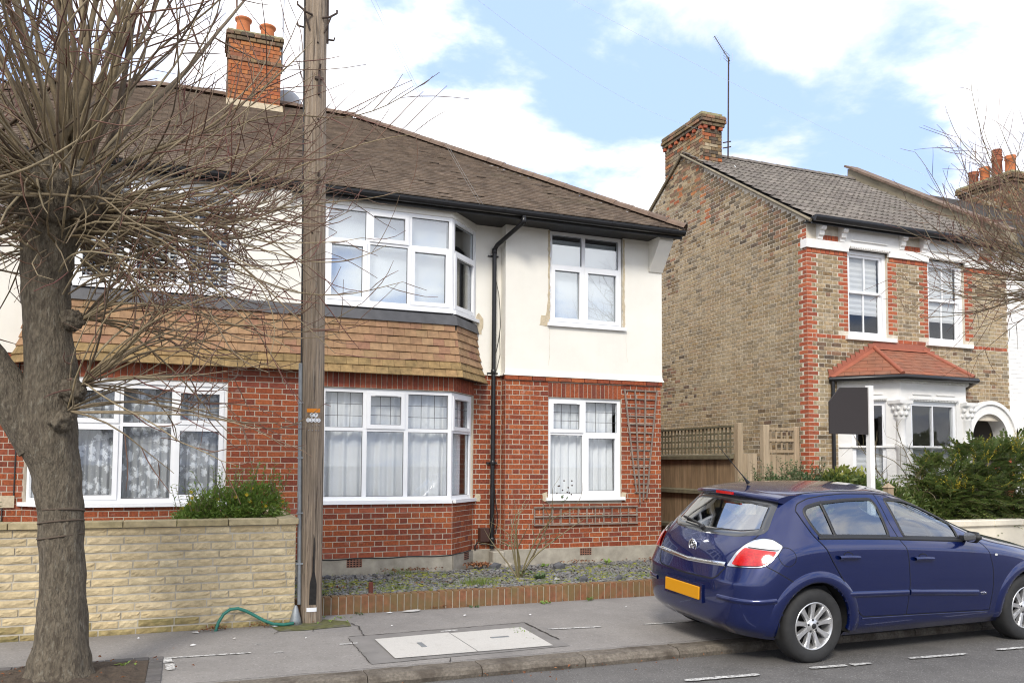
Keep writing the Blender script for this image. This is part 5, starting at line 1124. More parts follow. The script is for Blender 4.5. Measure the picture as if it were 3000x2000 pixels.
CT = dict(
 u=[[-.60,-.715,-.752,-.745,-.690,-.645,-.545,-.40,-.245,-.19],[-.59,-.708,-.745,-.738,-.683,-.637,-.535,-.39,-.235,-.18],[-.56,-.665,-.70,-.692,-.635,-.585,-.475,-.335,-.19,-.14],
    [-.46,-.53,-.565,-.555,-.475,-.42,-.31,-.20,-.08,-.04],[-.35,-.36,-.36,-.35,-.25,-.20,-.12,-.05,.04,.06],[.42,.42,.42,.42,.42,.40,.38,.36,.34,.33],[.98,.98,.98,.98,.98,.95,.90,.80,.70,.66],
    [1.45,1.45,1.45,1.45,1.45,1.40,1.33,1.15,.95,.88],[1.95,1.95,1.95,1.95,1.92,1.85,1.70,1.42,1.12,1.03],[2.35,2.35,2.35,2.35,2.36,2.22,1.98,1.62,1.25,1.13],[2.98,2.98,2.98,2.98,2.90,2.62,2.14,1.74,1.33,1.19],
    [3.30,3.34,3.36,3.35,3.26,2.86,2.25,1.83,1.40,1.24],[3.40,3.44,3.46,3.45,3.36,2.95,2.32,1.88,1.43,1.26],[3.43,3.475,3.49,3.48,3.39,2.98,2.34,1.90,1.44,1.27]],
 y=[[0]*10,[.32,.34,.345,.345,.34,.33,.31,.30,.28,.27],[.60,.64,.655,.655,.65,.64,.61,.57,.52,.47],[.72,.785,.80,.805,.80,.78,.725,.665,.60,.545],[.77,.84,.865,.873,.867,.845,.80,.725,.64,.58],
    [.775,.852,.877,.879,.867,.85,.82,.74,.65,.585],[.775,.852,.878,.880,.868,.85,.822,.742,.652,.587],[.775,.852,.878,.881,.870,.85,.82,.74,.648,.582],[.775,.852,.878,.881,.870,.85,.812,.732,.632,.567],
    [.775,.854,.878,.882,.872,.83,.768,.688,.597,.537],[.765,.842,.865,.867,.835,.735,.668,.592,.517,.462],[.66,.72,.74,.74,.69,.55,.47,.41,.35,.31],[.40,.44,.45,.45,.42,.32,.27,.24,.19,.155],[0]*10],
 z=[[.22,.30,.47,.665,.80,.92,1.04,1.20,1.355,1.415],[.22,.30,.47,.665,.80,.92,1.042,1.20,1.353,1.413],[.22,.30,.475,.668,.81,.93,1.05,1.205,1.348,1.405],[.22,.30,.48,.675,.84,.955,1.06,1.212,1.345,1.398],[.20,.28,.49,.70,.945,1.0,1.062,1.222,1.362,1.412],
    [.20,.28,.50,.72,.965,1.005,1.048,1.222,1.377,1.427],[.20,.28,.50,.715,.942,.985,1.03,1.215,1.381,1.432],[.20,.28,.495,.71,.915,.963,1.012,1.20,1.374,1.427],[.20,.28,.49,.70,.885,.938,.992,1.187,1.354,1.407],
    [.20,.28,.49,.70,.848,.93,.997,1.172,1.337,1.392],[.22,.30,.48,.66,.78,.91,.987,1.167,1.342,1.402],[.22,.30,.48,.64,.735,.90,1.0,1.18,1.355,1.415],[.22,.30,.48,.64,.725,.905,1.005,1.186,1.362,1.422],[.22,.30,.48,.64,.722,.906,1.006,1.188,1.365,1.425]])
vid = {}; verts = []
def V_(i, j, sg):
    y = CT['y'][i][j]
    k = (i, j, sg if y > 1e-6 else 0)
    if k not in vid: vid[k] = len(verts); verts.append((CT['u'][i][j], y*sg, CT['z'][i][j]))
    return vid[k]
faces = []; crease = {}
for sg in (1, -1):
    for i in range(13):
        for j in range(9):
            f = (V_(i,j,sg), V_(i+1,j,sg), V_(i+1,j+1,sg), V_(i,j+1,sg)); faces.append(f if sg < 0 else f[::-1])
    roofv = {}
    for k in range(3, 11):
        for m in range(4):
            if m == 0: roofv[k, m] = V_(k, 9, sg)
            elif k == 3: roofv[k, m] = V_(3-m, 9, sg)
            elif k == 10: roofv[k, m] = V_(10+m, 9, sg)
            else:
                f_ = m/3; ue = CT['u'][k][9]; y0 = CT['y'][k][9]; z0 = CT['z'][k][9]; zc = 1.432+.045*(1-((k-6.0)/4.6)**2)
                key = ('r', k, m, sg if m < 3 else 0)
                if key not in vid: vid[key] = len(verts); verts.append((ue+.06*f_*(k-6.5)/3.5, sg*y0*(1-f_), z0+(zc-z0)*(1-(1-f_)**2)))
                roofv[k, m] = vid[key]
    for k in range(3, 10):
        for m in range(3):
            f = (roofv[k,m], roofv[k+1,m], roofv[k+1,m+1], roofv[k,m+1]); faces.append(f if sg < 0 else f[::-1])
me = bpy.data.meshes.new('cage'); me.from_pydata(verts, [], faces); me.update()
ca = me.attributes.new('crease_edge', 'FLOAT', 'EDGE'); em = {tuple(sorted(e.vertices)): e.index for e in me.edges}
for sg in (1, -1):
    for i in range(13):
        for j, c in ((4, .38 if 3 <= i <= 9 else .25), (3, .65 if i < 3 else .0), (9, .35), (1, .3), (6, .2 if i < 3 else 0)):
            k = tuple(sorted((V_(i,j,sg), V_(i+1,j,sg))))
            if k in em and c: ca.data[em[k]].value = c
cage = bpy.data.objects.new('cage', me); COL.objects.link(cage); sm = cage.modifiers.new('s', 'SUBSURF'); sm.levels = 4; sm.render_levels = 4
dg = bpy.context.evaluated_depsgraph_get(); ev = cage.evaluated_get(dg); dm = bpy.data.meshes.new_from_object(ev)
bpy.data.objects.remove(cage)
bmc = bmesh.new(); bmc.from_mesh(dm); bmc.faces.ensure_lookup_table(); BV = BVHTree.FromBMesh(bmc)
def inpoly(x, y, P):
    c = False; j = len(P)-1
    for i in range(len(P)):
        if (P[i][1] > y) != (P[j][1] > y) and x < (P[j][0]-P[i][0])*(y-P[i][1])/(P[j][1]-P[i][1])+P[i][0]: c = not c
        j = i
    return c
def smoothpoly(P, closed=True, step=.02, it=2, sharp=()):
    Q = []
    n = len(P)
    for i in range(n if closed else n-1):
        a, b = P[i], P[(i+1) % n]; L = math.hypot(b[0]-a[0], b[1]-a[1]); k = max(1, int(L/step))
        for q in range(k): Q.append((a[0]+(b[0]-a[0])*q/k, a[1]+(b[1]-a[1])*q/k))
    if not closed: Q.append(P[-1])
    for _ in range(it):
        m = len(Q); Q2 = []
        for i in range(m):
            if not closed and i in (0, m-1): Q2.append(Q[i]); continue
            a, b, c = Q[i-1], Q[i], Q[(i+1) % m]; Q2.append(((a[0]+2*b[0]+c[0])/4, (a[1]+2*b[1]+c[1])/4))
        Q = Q2
    return Q
def caster(kind):
    c45 = Vector((.75, .661, 0)); 
    tab = {'R': (lambda a, b: Vector((a, -2, b)), Vector((0, 1, 0))), 'L': (lambda a, b: Vector((a, 2, b)), Vector((0, -1, 0))), 'B': (lambda a, b: Vector((-3, a, b)), Vector((1, 0, 0))), 'F': (lambda a, b: Vector((5, a, b)), Vector((-1, 0, 0))), 'T': (lambda a, b: Vector((a, b, 3)), Vector((0, 0, -1))),
           'CR': (lambda a, b: Vector((.661*a, -.75*a, b))-c45*3, c45), 'CL': (lambda a, b: Vector((.661*a, .75*a, b))-Vector((c45.x, -c45.y, 0))*3, Vector((c45.x, -c45.y, 0)))}
    o, d = tab[kind]; last = [None]
    def f(a, b, h=0.):
        loc, nrm, idx, dist = BV.ray_cast(o(a, b), d)
        if loc is None: loc, nrm, idx, dist = BV.find_nearest(o(a, b)+d*(2 if kind not in ('B', 'F') else 2.6))
        if nrm.dot(d) > 0: nrm = -nrm
        return loc+nrm*h
    return f
car = thing('parked_car', 'dark blue five-door hatchback parked half on the kerb', 'car', local=True)
CARW = Matrix.Translation((4.943, 6.48, .078)) @ Matrix.Rotation(R(1.25), 4, 'Z') @ Matrix.Rotation(R(2.9), 4, 'X')
car.matrix_basis = CARW
def patch(name, P, kind, h, m, parent, res=.035, step=.02, it=2, inset=None):
    Q = smoothpoly(P, True, step, it); f = caster(kind); xs = [p[0] for p in Q]; ys = [p[1] for p in Q]; V = [Vector(p) for p in Q]; n = len(V)
    x = min(xs)+res/2
    while x < max(xs):
        y = min(ys)+res/2
        while y < max(ys):
            if inpoly(x, y, Q) and min((x-a)**2+(y-b)**2 for a, b in Q) > (res*.45)**2: V.append(Vector((x, y)))
            y += res
        x += res
    r = delaunay_2d_cdt(V, [(i, (i+1) % n) for i in range(n)], [list(range(n))], 1, 1e-5)
    vs = [f(p.x, p.y, h) for p in r[0]]; mb = MB(); mb.add(vs, r[2], 0, True); return fixn_dir(mb.build(name, m, parent))
def fixn_dir(o):
    return o
def ribbon(name, P, kind, sec, m, parent, closed=False, step=.02, it=2):
    Q = smoothpoly(P, closed, step, it); f = caster(kind); n = len(Q); vs = []; k = len(sec)
    for i in range(n):
        a = Q[(i-1) % n] if closed or i > 0 else Q[0]; b = Q[(i+1) % n] if closed or i < n-1 else Q[-1]; d = Vector((b[0]-a[0], b[1]-a[1])); d = d.normalized() if d.length > 0 else Vector((1, 0)); nn_ = (-d.y, d.x)
        for w, h in sec: vs.append(f(Q[i][0]+nn_[0]*w, Q[i][1]+nn_[1]*w, h))
    mb = MB(); mb.add(vs, [(i*k+j, i*k+j+1, ((i+1) % n)*k+j+1, ((i+1) % n)*k+j) for i in range(n if closed else n-1) for j in range(k-1)], 0, True); return mb.build(name, m, parent)
RG_ = [(-.02,1.262),(.035,1.305),(.175,1.335),(.47,1.358),(.775,1.364),(.811,1.314),(.835,1.165),(.845,1.042),(.40,1.056),(.063,1.064),(.008,1.167)]
FG_ = [(.938,1.361),(1.18,1.345),(1.361,1.296),(1.534,1.222),(1.715,1.128),(1.71,.998),(1.3,1.016),(1.016,1.030),(.977,1.181)]
BG_ = [(.635,1.085),(.44,1.050),(0,1.036),(-.44,1.050),(-.635,1.085),(-.535,1.322),(-.27,1.343),(0,1.348),(.27,1.343),(.535,1.322)]
WG_ = [(.60,1.03),(.3,1.04),(0,1.045),(-.3,1.04),(-.60,1.03),(-.45,1.325),(0,1.352),(.45,1.325)]
kill = []
for f in bmc.faces:
    c = f.calc_center_median(); n_ = f.normal; side = abs(n_.y) > .3
    if side and abs(c.y) > .5:
        if c.z > .9 and (inpoly(c.x, c.z, RG_) or inpoly(c.x, c.z, FG_)): kill.append(f); continue
        if min(math.hypot(c.x, c.z-.315), math.hypot(c.x-2.614, c.z-.315)) < .372: kill.append(f); continue
    if c.x < 0 and c.z > 1 and abs(n_.x) > .25 and inpoly(c.y, c.z, BG_): kill.append(f); continue
    if c.x > 1.2 and c.z > 1 and abs(n_.x) > .2 and inpoly(c.y, c.z, WG_): kill.append(f)
bmesh.ops.delete(bmc, geom=kill, context='FACES')
body = bpy.data.meshes.new('body'); bmc.to_mesh(body); bmc.free(); body.materials.append(m_car); body.polygons.foreach_set('use_smooth', [True]*len(body.polygons))
bo_ = bpy.data.objects.new('body', body); COL.objects.link(bo_); bo_.parent = car
# trims, glass, gaps
for sd_, kd in ((-1, 'R'), (1, 'L')):
    for P, nm in ((RG_, 'rear_side_glass'), (FG_, 'front_side_glass')):
        patch(nm, P, kd, -.004, m_cglass, car); ribbon('window_seal', P, kd, [(-.017,.0015),(-.012,.006),(.006,.006),(.012,-.003)] if True else [], m_trim, car, True)
    ribbon('waist_seal', [(.045,1.052),(.40,1.046),(.85,1.030),(1.016,1.020),(1.3,1.006),(1.74,.983)], kd, [(-.014,.0015),(-.008,.009),(.008,.009),(.014,.0015)], m_trim, car)
    ribbon('pillar_bar', [(.19,1.345),(.205,1.25),(.232,1.058)], kd, [(-.014,.001),(-.012,.006),(.012,.006),(.014,.001)], m_trim, car)
    gp = [(-.0035,.0012),(.0035,.0012)]
    for P in ([(-.079,1.266),(-.045,1.322),(.082,1.369),(.261,1.392),(.49,1.407),(.848,1.403),(1.067,1.389),(1.281,1.352),(1.547,1.246),(1.776,1.14),(1.941,1.075)],
              [(-.079,1.266),(-.054,1.186),(-.0,1.075),(.043,1.024),(.091,.962),(.155,.854),(.31,.635),(.425,.46),(.475,.39),(.52,.368),(1.015,.356),(2.063,.331)],
              [(.848,1.403),(.891,1.164),(.954,1.006),(1.004,.941),(1.024,.828),(1.037,.616),(1.015,.359)], [(1.96,.985),(2.049,.868),(2.09,.714),(2.095,.561),(2.07,.331)], [(-.475,.825),(-.33,.745),(-.25,.70)]):
        ribbon('panel_gap', P, kd, [(-.0035,.004),(.0035,.004)] if len(P) == 12 else gp, m_card, car)
    ribbon('rub_strip', [(.335,.572),(1.018,.555)], kd, [(-.026,.0),(-.022,.012),(.016,.014),(.024,.0)], m_car, car); ribbon('rub_strip', [(1.040,.555),(1.895,.508)], kd, [(-.026,.0),(-.022,.012),(.016,.014),(.024,.0)], m_car, car)
    for cx, nm in ((0, 'rear'), (2.614, 'front')):
        arc = [(cx+0.396*math.cos(a), .315+0.396*math.sin(a)) for a in np.linspace(R(-8), R(188), 40)]
        ribbon('wheel_arch', arc, kd, [(-.072,.0),(-.055,.008),(-.02,.014),(.01,.013),(.024,.004),(.026,-.03)], m_car, car, it=0)
        wl_ = MB(); n = 20; prf = []; vs = []
        for k in range(n+1):
            a = R(-12)+R(204)*k/n; vs += [(cx+.385*math.cos(a), sd_*.845, .315+.385*math.sin(a)), (cx+.385*math.cos(a), sd_*.50, .315+.385*math.sin(a))]
        wl_.add(vs, [(2*k, 2*k+1, 2*k+3, 2*k+2) for k in range(n)]); wl_.add([vs[2*k+1] for k in range(n+1)], [list(range(n+1))]); wl_.build('wheel_liner', m_void, car)
        # wheel: tyre, rim, nine spokes
        Y = sd_*.745; ty = MB(); ty.lathe([(.200,-.085),(.215,-.096),(.255,-.103),(.290,-.098),(.308,-.080),(.315,-.05),(.316,0),(.315,.05),(.308,.080),(.290,.098),(.255,.103),(.215,.096),(.200,.085)], (cx, Y, .315), 48, axis='y'); w = ty.build('wheel', m_tyre, car)
        rm_ = MB(); s = sd_; rm_.lathe([(.203,.086*s),(.197,.094*s),(.190,.086*s),(.182,.05*s),(.178,-.08*s)], (cx, Y, .315), 48, axis='y'); rm_.lathe([(.066,.05*s),(.064,.066*s),(.052,.074*s),(.034,.076*s),(.030,.082*s),(.0,.084*s)], (cx, Y, .315), 32, axis='y')
        for k in range(9):
            a = 2*math.pi*k/9+.17; ca_, sa_ = math.cos(a), math.sin(a); tx, tz = -sa_, ca_; sec = []
            for r_, hw, dy in ((.045,.022,.066),(.10,.018,.072),(.15,.021,.078),(.189,.030,.082)):
                sec.append([(cx+r_*ca_+tx*q*hw, Y+s*(dy-(.012 if abs(q) == 1 else 0)), .315+r_*sa_+tz*q*hw) for q in (-1,-.7,.7,1)])
            vs = [p for r_ in sec for p in r_]; rm_.add(vs, [(r_*4+c, r_*4+c+1, (r_+1)*4+c+1, (r_+1)*4+c) for r_ in range(3) for c in range(3)], 0, False)
            vs2 = [(p[0], p[1]-s*.03, p[2]) for p in vs]; rm_.add([q for r_ in range(4) for q in (vs[r_*4], vs2[r_*4])], [(2*r_, 2*r_+1, 2*r_+3, 2*r_+2) for r_ in range(3)]); rm_.add([q for r_ in range(4) for q in (vs[r_*4+3], vs2[r_*4+3])], [(2*r_, 2*r_+2, 2*r_+3, 2*r_+1) for r_ in range(3)])
        rm_.build('rim', m_alloy, w)
        nb = MB()
        for k in range(5): a = 2*math.pi*k/5+.4; nb.lathe([(.010,.06*s),(.010,.077*s),(.0,.077*s)], (cx+.05*math.cos(a), Y, .315+.05*math.sin(a)), 8, axis='y')
        nb.lathe([(.024,.0845*s),(.022,.087*s),(.0,.087*s)], (cx, Y, .315), 16, axis='y'); nb.build('wheel_bolts', m_trim, w, 'stuff')
        bk = MB(); bk.lathe([(.185,-.02*s),(.0,-.02*s)], (cx, Y, .315), 32, axis='y'); bk.build('brake_disc', m_void, w)
    for u0, u1, z in ((.21,.43,.889),(1.08,1.30,.846)):
        f = caster(kd); cpt = f((u0+u1)/2, z, .0); h = MB(); q = smoothpoly([(u0,z-.012),(u1,z-.016),(u1,z+.012),(u0,z+.016)], True, .01, 2)
        patch('handle_recess', [((u0+u1)/2-.06,z-.035),((u0+u1)/2,z-.052),((u0+u1)/2+.06,z-.038),((u0+u1)/2+.055,z+.035),((u0+u1)/2-.055,z+.04)], kd, .0012, m_card if False else m_car, car)
        ribbon('door_handle', [(u0,z),(u0+.06,z+.002),((u0+u1)/2,z+.002),(u1-.05,z-.003),(u1,z-.006)], kd, [(-.017,.004),(-.013,.030),(.0,.036),(.013,.030),(.017,.004)], m_car, car)
        ribbon('recess_shadow', [((u0+u1)/2+.05*math.cos(a), z+.012+.030*math.sin(a)) for a in np.linspace(.1, 3.04, 12)], kd, [(-.004,.0015),(.004,.0015)], m_card, car)
    ribbon('sill_line', [(.50,.352),(1.2,.34),(2.05,.318)], kd, [(-.006,.001),(.0,.006),(.006,.001)], m_car, car)
    # mirror
    bm = bmesh.new(); bmesh.ops.create_cube(bm, size=1)
    for v in bm.verts: v.co = Vector((v.co.x*.10, v.co.y*(.165 if v.co.x < 0 else .11), v.co.z*(.11 if v.co.x < 0 else .075)))
    bmesh.ops.bevel(bm, geom=bm.edges[:], offset=.026, segments=3, affect='EDGES'); mi = MB(); mi.bm(bm, 0, True, Matrix.Translation((1.75, sd_*.935, 1.03))); mi.hexa([(1.72,sd_*.80,.985),(1.80,sd_*.80,.975),(1.80,sd_*.90,.985),(1.73,sd_*.90,.985),(1.72,sd_*.80,1.03),(1.79,sd_*.80,1.01),(1.79,sd_*.90,1.03),(1.73,sd_*.90,1.04)]); mo_ = mi.build('door_mirror', m_trim, car)
    g = MB(); P = smoothpoly([(sd_*.872,.990),(sd_*.998,.992),(sd_*1.0,1.068),(sd_*.872,1.072)], True, .02, 3); g.add([(1.6985, y, z) for y, z in P], [list(range(len(P)))]); g.build('mirror_glass', m_chrome, mo_)
    patch('side_indicator', [(2.105,.838),(2.15,.836),(2.15,.855),(2.105,.857)], kd, .006, m_lclr, car, it=1, step=.01)
    kc = 'CR' if sd_ < 0 else 'CL'
    TLP = [(-.06,.795),(.013,.912),(.075,.975),(.145,1.020),(.224,1.040),(.30,1.034),(.388,.988),(.352,.918),(.283,.838),(.228,.815),(.069,.803)]
    patch('tail_light', TLP, kc, .003, m_chrome, car, .025, .012, 2)
    patch('clear_lens', [(.095,.962),(.115,.982),(.16,1.008),(.224,1.026),(.295,1.021),(.370,.985),(.355,.952)], kc, .014, m_lclr, car, .02, .012, 2)
    patch('red_lens', [(-.01,.812),(.035,.895),(.085,.952),(.345,.940),(.272,.846),(.222,.826),(.08,.813)], kc, .016, m_lred, car, .02, .012, 2)
    ribbon('lamp_gap', TLP, kc, [(-.004,.003),(.005,.0012)], m_card, car, True, .012, 2)
    ribbon('bumper_strip', [(-.13,.535),(.05,.533),(.20,.535),(.30,.545),(.36,.552)] if True else [], kc, [(-.022,.0),(-.018,.010),(.012,.012),(.020,.0)], m_car, car)
patch('rear_glass', BG_, 'B', -.004, glass('rear_screen_glass', (.70,.78,.77), .34, 1.0), car)
ribbon('rear_glass_border', BG_, 'B', [(-.026,.0015),(-.012,.004),(.05,.002),(.052,-.004)] if False else [(.020,.0012),(.008,.003),(-.034,.001),(-.036,-.004)], m_frit, car, True)
patch('windscreen', WG_, 'F', -.004, m_cglass, car); ribbon('windscreen_border', WG_, 'F', [(.02,.001),(.005,.003),(-.03,.002),(-.032,-.004)], m_frit, car, True)
gp = [(-.0035,.0012),(.0035,.0012)]
ribbon('panel_gap', [(.62,1.075),(.60,1.0),(.545,.90)], 'B', gp, m_card, car); ribbon('panel_gap', [(-.62,1.075),(-.60,1.0),(-.545,.90)], 'B', gp, m_card, car)
ribbon('panel_gap', [(.50,.79),(.44,.70),(.40,.672),(0,.662),(-.40,.672),(-.44,.70),(-.50,.79)], 'B', [(-.006,.0012),(.006,.0012)], m_card, car)
ribbon('chrome_strip', [(.485,.806),(.25,.795),(.06,.786),(0,.782),(-.06,.786),(-.25,.795),(-.485,.806)], 'B', [(-.018,.001),(-.012,.012),(.012,.014),(.019,.001)], m_chrome, car)
for sg in (1, -1): ribbon('roof_gutter', [(-.14,sg*.552),(.06,sg*.572),(.33,sg*.578),(.66,sg*.58),(1.0,sg*.56)], 'T', [(-.006,.001),(.006,.001)], m_card, car)
f = caster('B'); pb = f(0, .52, 0)
mb = MB(); mb.bbox(-.768, -.752, -.26, .26, .465, .577, .004); mb.build('number_plate', m_plate, car)
mb = MB(); mb.box(-.753, -.70, -.29, .29, .44, .60); mb.build('plate_recess', m_car, car)
bu = f(0, .897, .004); bd = MB()
ring = [(bu.x-.004, .054*math.cos(a), bu.z+.054*math.sin(a)) for a in np.linspace(0, 2*math.pi, 33)]; bd.tube(ring, .0075, 8)
for P in ([(-.03,-.03),(-.012,-.012),(.004,-.02),(.02,-.036)], [(-.036,.0),(-.016,.012),(-.02,.03),(0,.04),(.018,.032),(.014,.014),(-.002,.008)], [(-.016,.012),(-.006,-.014),(.016,-.01),(.036,.004)], [(.014,.014),(.030,.022),(.038,.014)]): bd.tube([(bu.x-.004, -a, bu.z+b) for a, b in P], .0075, 6)
bgo = bd.build('badge', m_chrome, car); mb = MB(); mb.lathe([(.052,.0),(.0,-.002)], (bu.x+.002, 0, bu.z), 24, axis='x'); mb.build('badge_back', m_trim, bgo)
# spoiler with brake light
sp = MB(); rows = []
for k in range(13):
    y = -.585+1.17*k/12; t = abs(y)/.585; ut = -.315+.115*t**2; zt = 1.388-.028*t**2
    rows.append([(.02+.06*t, y, 1.436-.034*t**2), (-.14+.06*t, y, 1.427-.036*t**2), (ut+.03, y, zt+.012), (ut, y, zt), (ut+.004, y, zt-.028), (ut+.09, y, zt-.048), (-.12, y, 1.36-.03*t*t)])
vs = [p for r_ in rows for p in r_]; k7 = 7; sp.add(vs, [(i*k7+j, (i+1)*k7+j, (i+1)*k7+j+1, i*k7+j+1) for i in range(12) for j in range(6)], 0, True); sp.add(rows[0], [list(range(7))]); sp.add(rows[-1], [list(range(7))]); spo = sp.build('spoiler', m_car, car)
mb = MB(); mb.box(-.323, -.305, -.12, .12, 1.362, 1.388); mb.build('brake_light', m_lred, spo)
wp = MB(); fb_ = caster('B'); pts = [fb_(y, z, .02) for y, z in ((.0,1.052),(.12,1.075),(.28,1.092),(.40,1.10))]; wp.tube(pts, .011, 6); wp.tube([fb_(0,1.045,.0), fb_(0,1.05,.035)], .024, 8); wp.build('rear_wiper', m_trim, car)
an = MB(); an.tube([(-.05,0,1.46),(-.075,0,1.485),(-.11,0,1.52)], [.02,.012,.006], 8); an.tube([(-.09,0,1.50),(-.40,0,1.80)], [.005,.0025], 6); an.build('aerial', m_trim, car)
for kd, uu in (('R', -.30), ('L', -.30)):
    if kd == 'R': ribbon('fuel_flap', [(uu+.075*math.cos(a), .905+.075*math.sin(a)) for a in np.linspace(0, 2*math.pi, 25)[:-1]], kd, [(-.0025,.0012),(.0025,.0012)], m_card, car, True, .02, 0)
# underside, cabin
ub = MB(); ub.box(-.40, 3.30, -.50, .50, .19, .45); ub.box(.40, 2.2, -.62, .62, .165, .19); ub.box(.42, 2.18, -.74, .74, .18, .30); ub.build('underbody', m_void, car)
inn = MB(); inn.box(-.35, 2.05, -.70, .70, .30, .62); inn.build('cabin_floor', m_seat, car)
def cush(name, x0, x1, y0, y1, z0, z1, lean=0.):
    bm = bmesh.new(); bmesh.ops.create_cube(bm, size=1)
    for v in bm.verts: v.co = Vector((v.co.x*(x1-x0), v.co.y*(y1-y0), v.co.z*(z1-z0)))
    bmesh.ops.bevel(bm, geom=bm.edges[:], offset=min(x1-x0, y1-y0, z1-z0)*.38, segments=3, affect='EDGES'); mb = MB(); mb.bm(bm, 0, True, Matrix.Translation(((x0+x1)/2, (y0+y1)/2, (z0+z1)/2)) @ Matrix.Rotation(lean, 4, 'Y')); return mb.build(name, m_seat, car)
for y in (-.37, .37):
    cush('front_seat', .98, 1.50, y-.24, y+.24, .45, .66); cush('seat_back', .86, 1.00, y-.23, y+.23, .58, 1.14, -.22); cush('headrest', .74, .85, y-.13, y+.13, 1.14, 1.33, -.15); cush('rear_headrest', -.10, -.01, y-.12, y+.12, 1.05, 1.19, -.2)
cush('rear_bench', .15, .62, -.62, .62, .45, .68); cush('bench_back', -.04, .10, -.62, .62, .55, 1.08, -.22); cush('dashboard', 1.78, 2.25, -.68, .68, .72, .99); cush('parcel_shelf', -.52, -.06, -.58, .58, .94, .97)
sw = MB(); C0 = Vector((1.66, -.36, .985)); e1_ = Vector((0, 1, 0)); e2_ = Vector((-.40, 0, .917)); sw.tube([C0+(e1_*math.cos(a)+e2_*math.sin(a))*.185 for a in np.linspace(0, 2*math.pi, 25)], .015, 6); sw.tube([C0-e1_*.18, C0+e1_*.18], .02, 6); sw.tube([C0, C0-e2_*.18], .02, 6); sw.build('steering_wheel', m_trim, car)
def text_mesh(txt, size, m, T, parent, name, ext=.002, al='CENTER'):
    cu = bpy.data.curves.new(name, 'FONT'); cu.body = txt; cu.size = size; cu.extrude = ext; cu.align_x = al; cu.align_y = 'CENTER'; o = bpy.data.objects.new(name, cu); COL.objects.link(o)
    d = bpy.context.evaluated_depsgraph_get(); me_ = bpy.data.meshes.new_from_object(o.evaluated_get(d)); bpy.data.objects.remove(o); me_.materials.clear(); me_.materials.append(m)
    me_.transform(T); n = bpy.data.objects.new(name, me_); COL.objects.link(n); par(n, parent); return n
fR = caster('R'); q = fR(1.965, .497, .006)
text_mesh('CLUB', .03, m_chrome, Matrix.Translation(q) @ Matrix.Rotation(math.pi/2, 4, 'X'), car, 'lettering')
TB = Matrix(((0,0,-1,0),(-1,0,0,0),(0,1,0,0),(0,0,0,1)))
for tx, y in (('ASTRA 1.6', -.36), ('VAUXHALL', .36)):
    q = f(y, .799, .015); text_mesh(tx, .026, m_trim if False else m_chrome, Matrix.Translation(q) @ TB, car, 'lettering', .003)
# ------------------------------------------------------------------ planting
def shoot(mb, p, d, L, r0, rnd, bend=.10, jit=.09, mat=0, rtip=.0022, twigs=0, tmat=1, sides=5, tl=(.15, .5), droop=0.):
    p = Vector(p); d = Vector(d).normalized(); n = max(4, int(L/.13)); st = L/n; pts = [p.copy()]; rad = [r0]; side = rnd.choice((-1, 1))
    w = Vector((0, 0, 0))
    for i in range(n):
        t = (i+1)/n; w = w*.72+Vector((rnd.gauss(0, jit), rnd.gauss(0, jit), rnd.gauss(0, jit)))*.62
        d = d+w+Vector((0, 0, 1))*(bend*t-droop*(1-t)); d.normalize()
        p = p+d*st; pts.append(p.copy()); rad.append(r0*(1-t)**.8+rtip)
        if twigs and i > n*.25 and rnd.random() < twigs:
            q = d.cross(Vector((rnd.gauss(0, 1), rnd.gauss(0, 1), rnd.gauss(0, 1)))).normalized(); td = (d*rnd.uniform(.5, 1)+q*rnd.uniform(.5, 1)).normalized()
            shoot(mb, p, td, rnd.uniform(*tl), min(rad[-1]*.65, .007), rnd, bend*.6, jit*1.2, tmat, rtip*.85, 0, tmat, 3 if sides < 5 else 4)
    mb.tube(pts, rad, sides, mat, cap=False)
def trunk_mesh(mb, prof, seed, sides=36, rough=.026, step=.022):
    zs = [q[0] for q in prof]; rings = []; z = zs[0]
    def ip(z):
        for a, b in zip(prof[:-1], prof[1:]):
            if a[0] <= z <= b[0]+1e-9: t = (z-a[0])/(b[0]-a[0]); t = t*t*(3-2*t); return [a[k]+(b[k]-a[k])*t for k in range(1, 4)]
        return prof[-1][1:]
    vs = []; k = 0
    while z <= zs[-1]+1e-6:
        x, y, r = ip(z)
        for i in range(sides):
            a = 2*math.pi*i/sides; dx, dy = math.cos(a), math.sin(a); q = Vector((dx*2.2, dy*2.2, z*1.1+seed)); fl = max(0, .55-(z-zs[0]))/.55
            rr_ = r*(1+.05*noise.noise(q)+.16*fl*noise.noise(Vector((dx*3.2, dy*3.2, seed)))) + rough*.5*noise.noise(Vector((dx*9, dy*9, z*4+seed)))+rough*.35*noise.noise(Vector((dx*20, dy*20, z*9)))
            vs.append((x+dx*rr_, y+dy*rr_, z))
        k += 1; z += step
    mb.add(vs, [(j*sides+i, j*sides+(i+1) % sides, (j+1)*sides+(i+1) % sides, (j+1)*sides+i) for j in range(k-1) for i in range(sides)], 0, True)
    mb.add(vs[-sides:], [list(range(sides))], 0, True)
def limb(mb, pts, rad, seed, sides=20):
    n = 24; P = []; Rr = []
    for i in range(n+1):
        t = i/n*(len(pts)-1); k = min(int(t), len(pts)-2); u = t-k; u2 = u*u*(3-2*u); P.append(Vector(pts[k]).lerp(Vector(pts[k+1]), u)); Rr.append((rad[k]+(rad[k+1]-rad[k])*u2)*(1+.12*noise.noise(Vector((t*3, seed, 1)))))
    mb.tube(P, Rr, sides, 0, True)
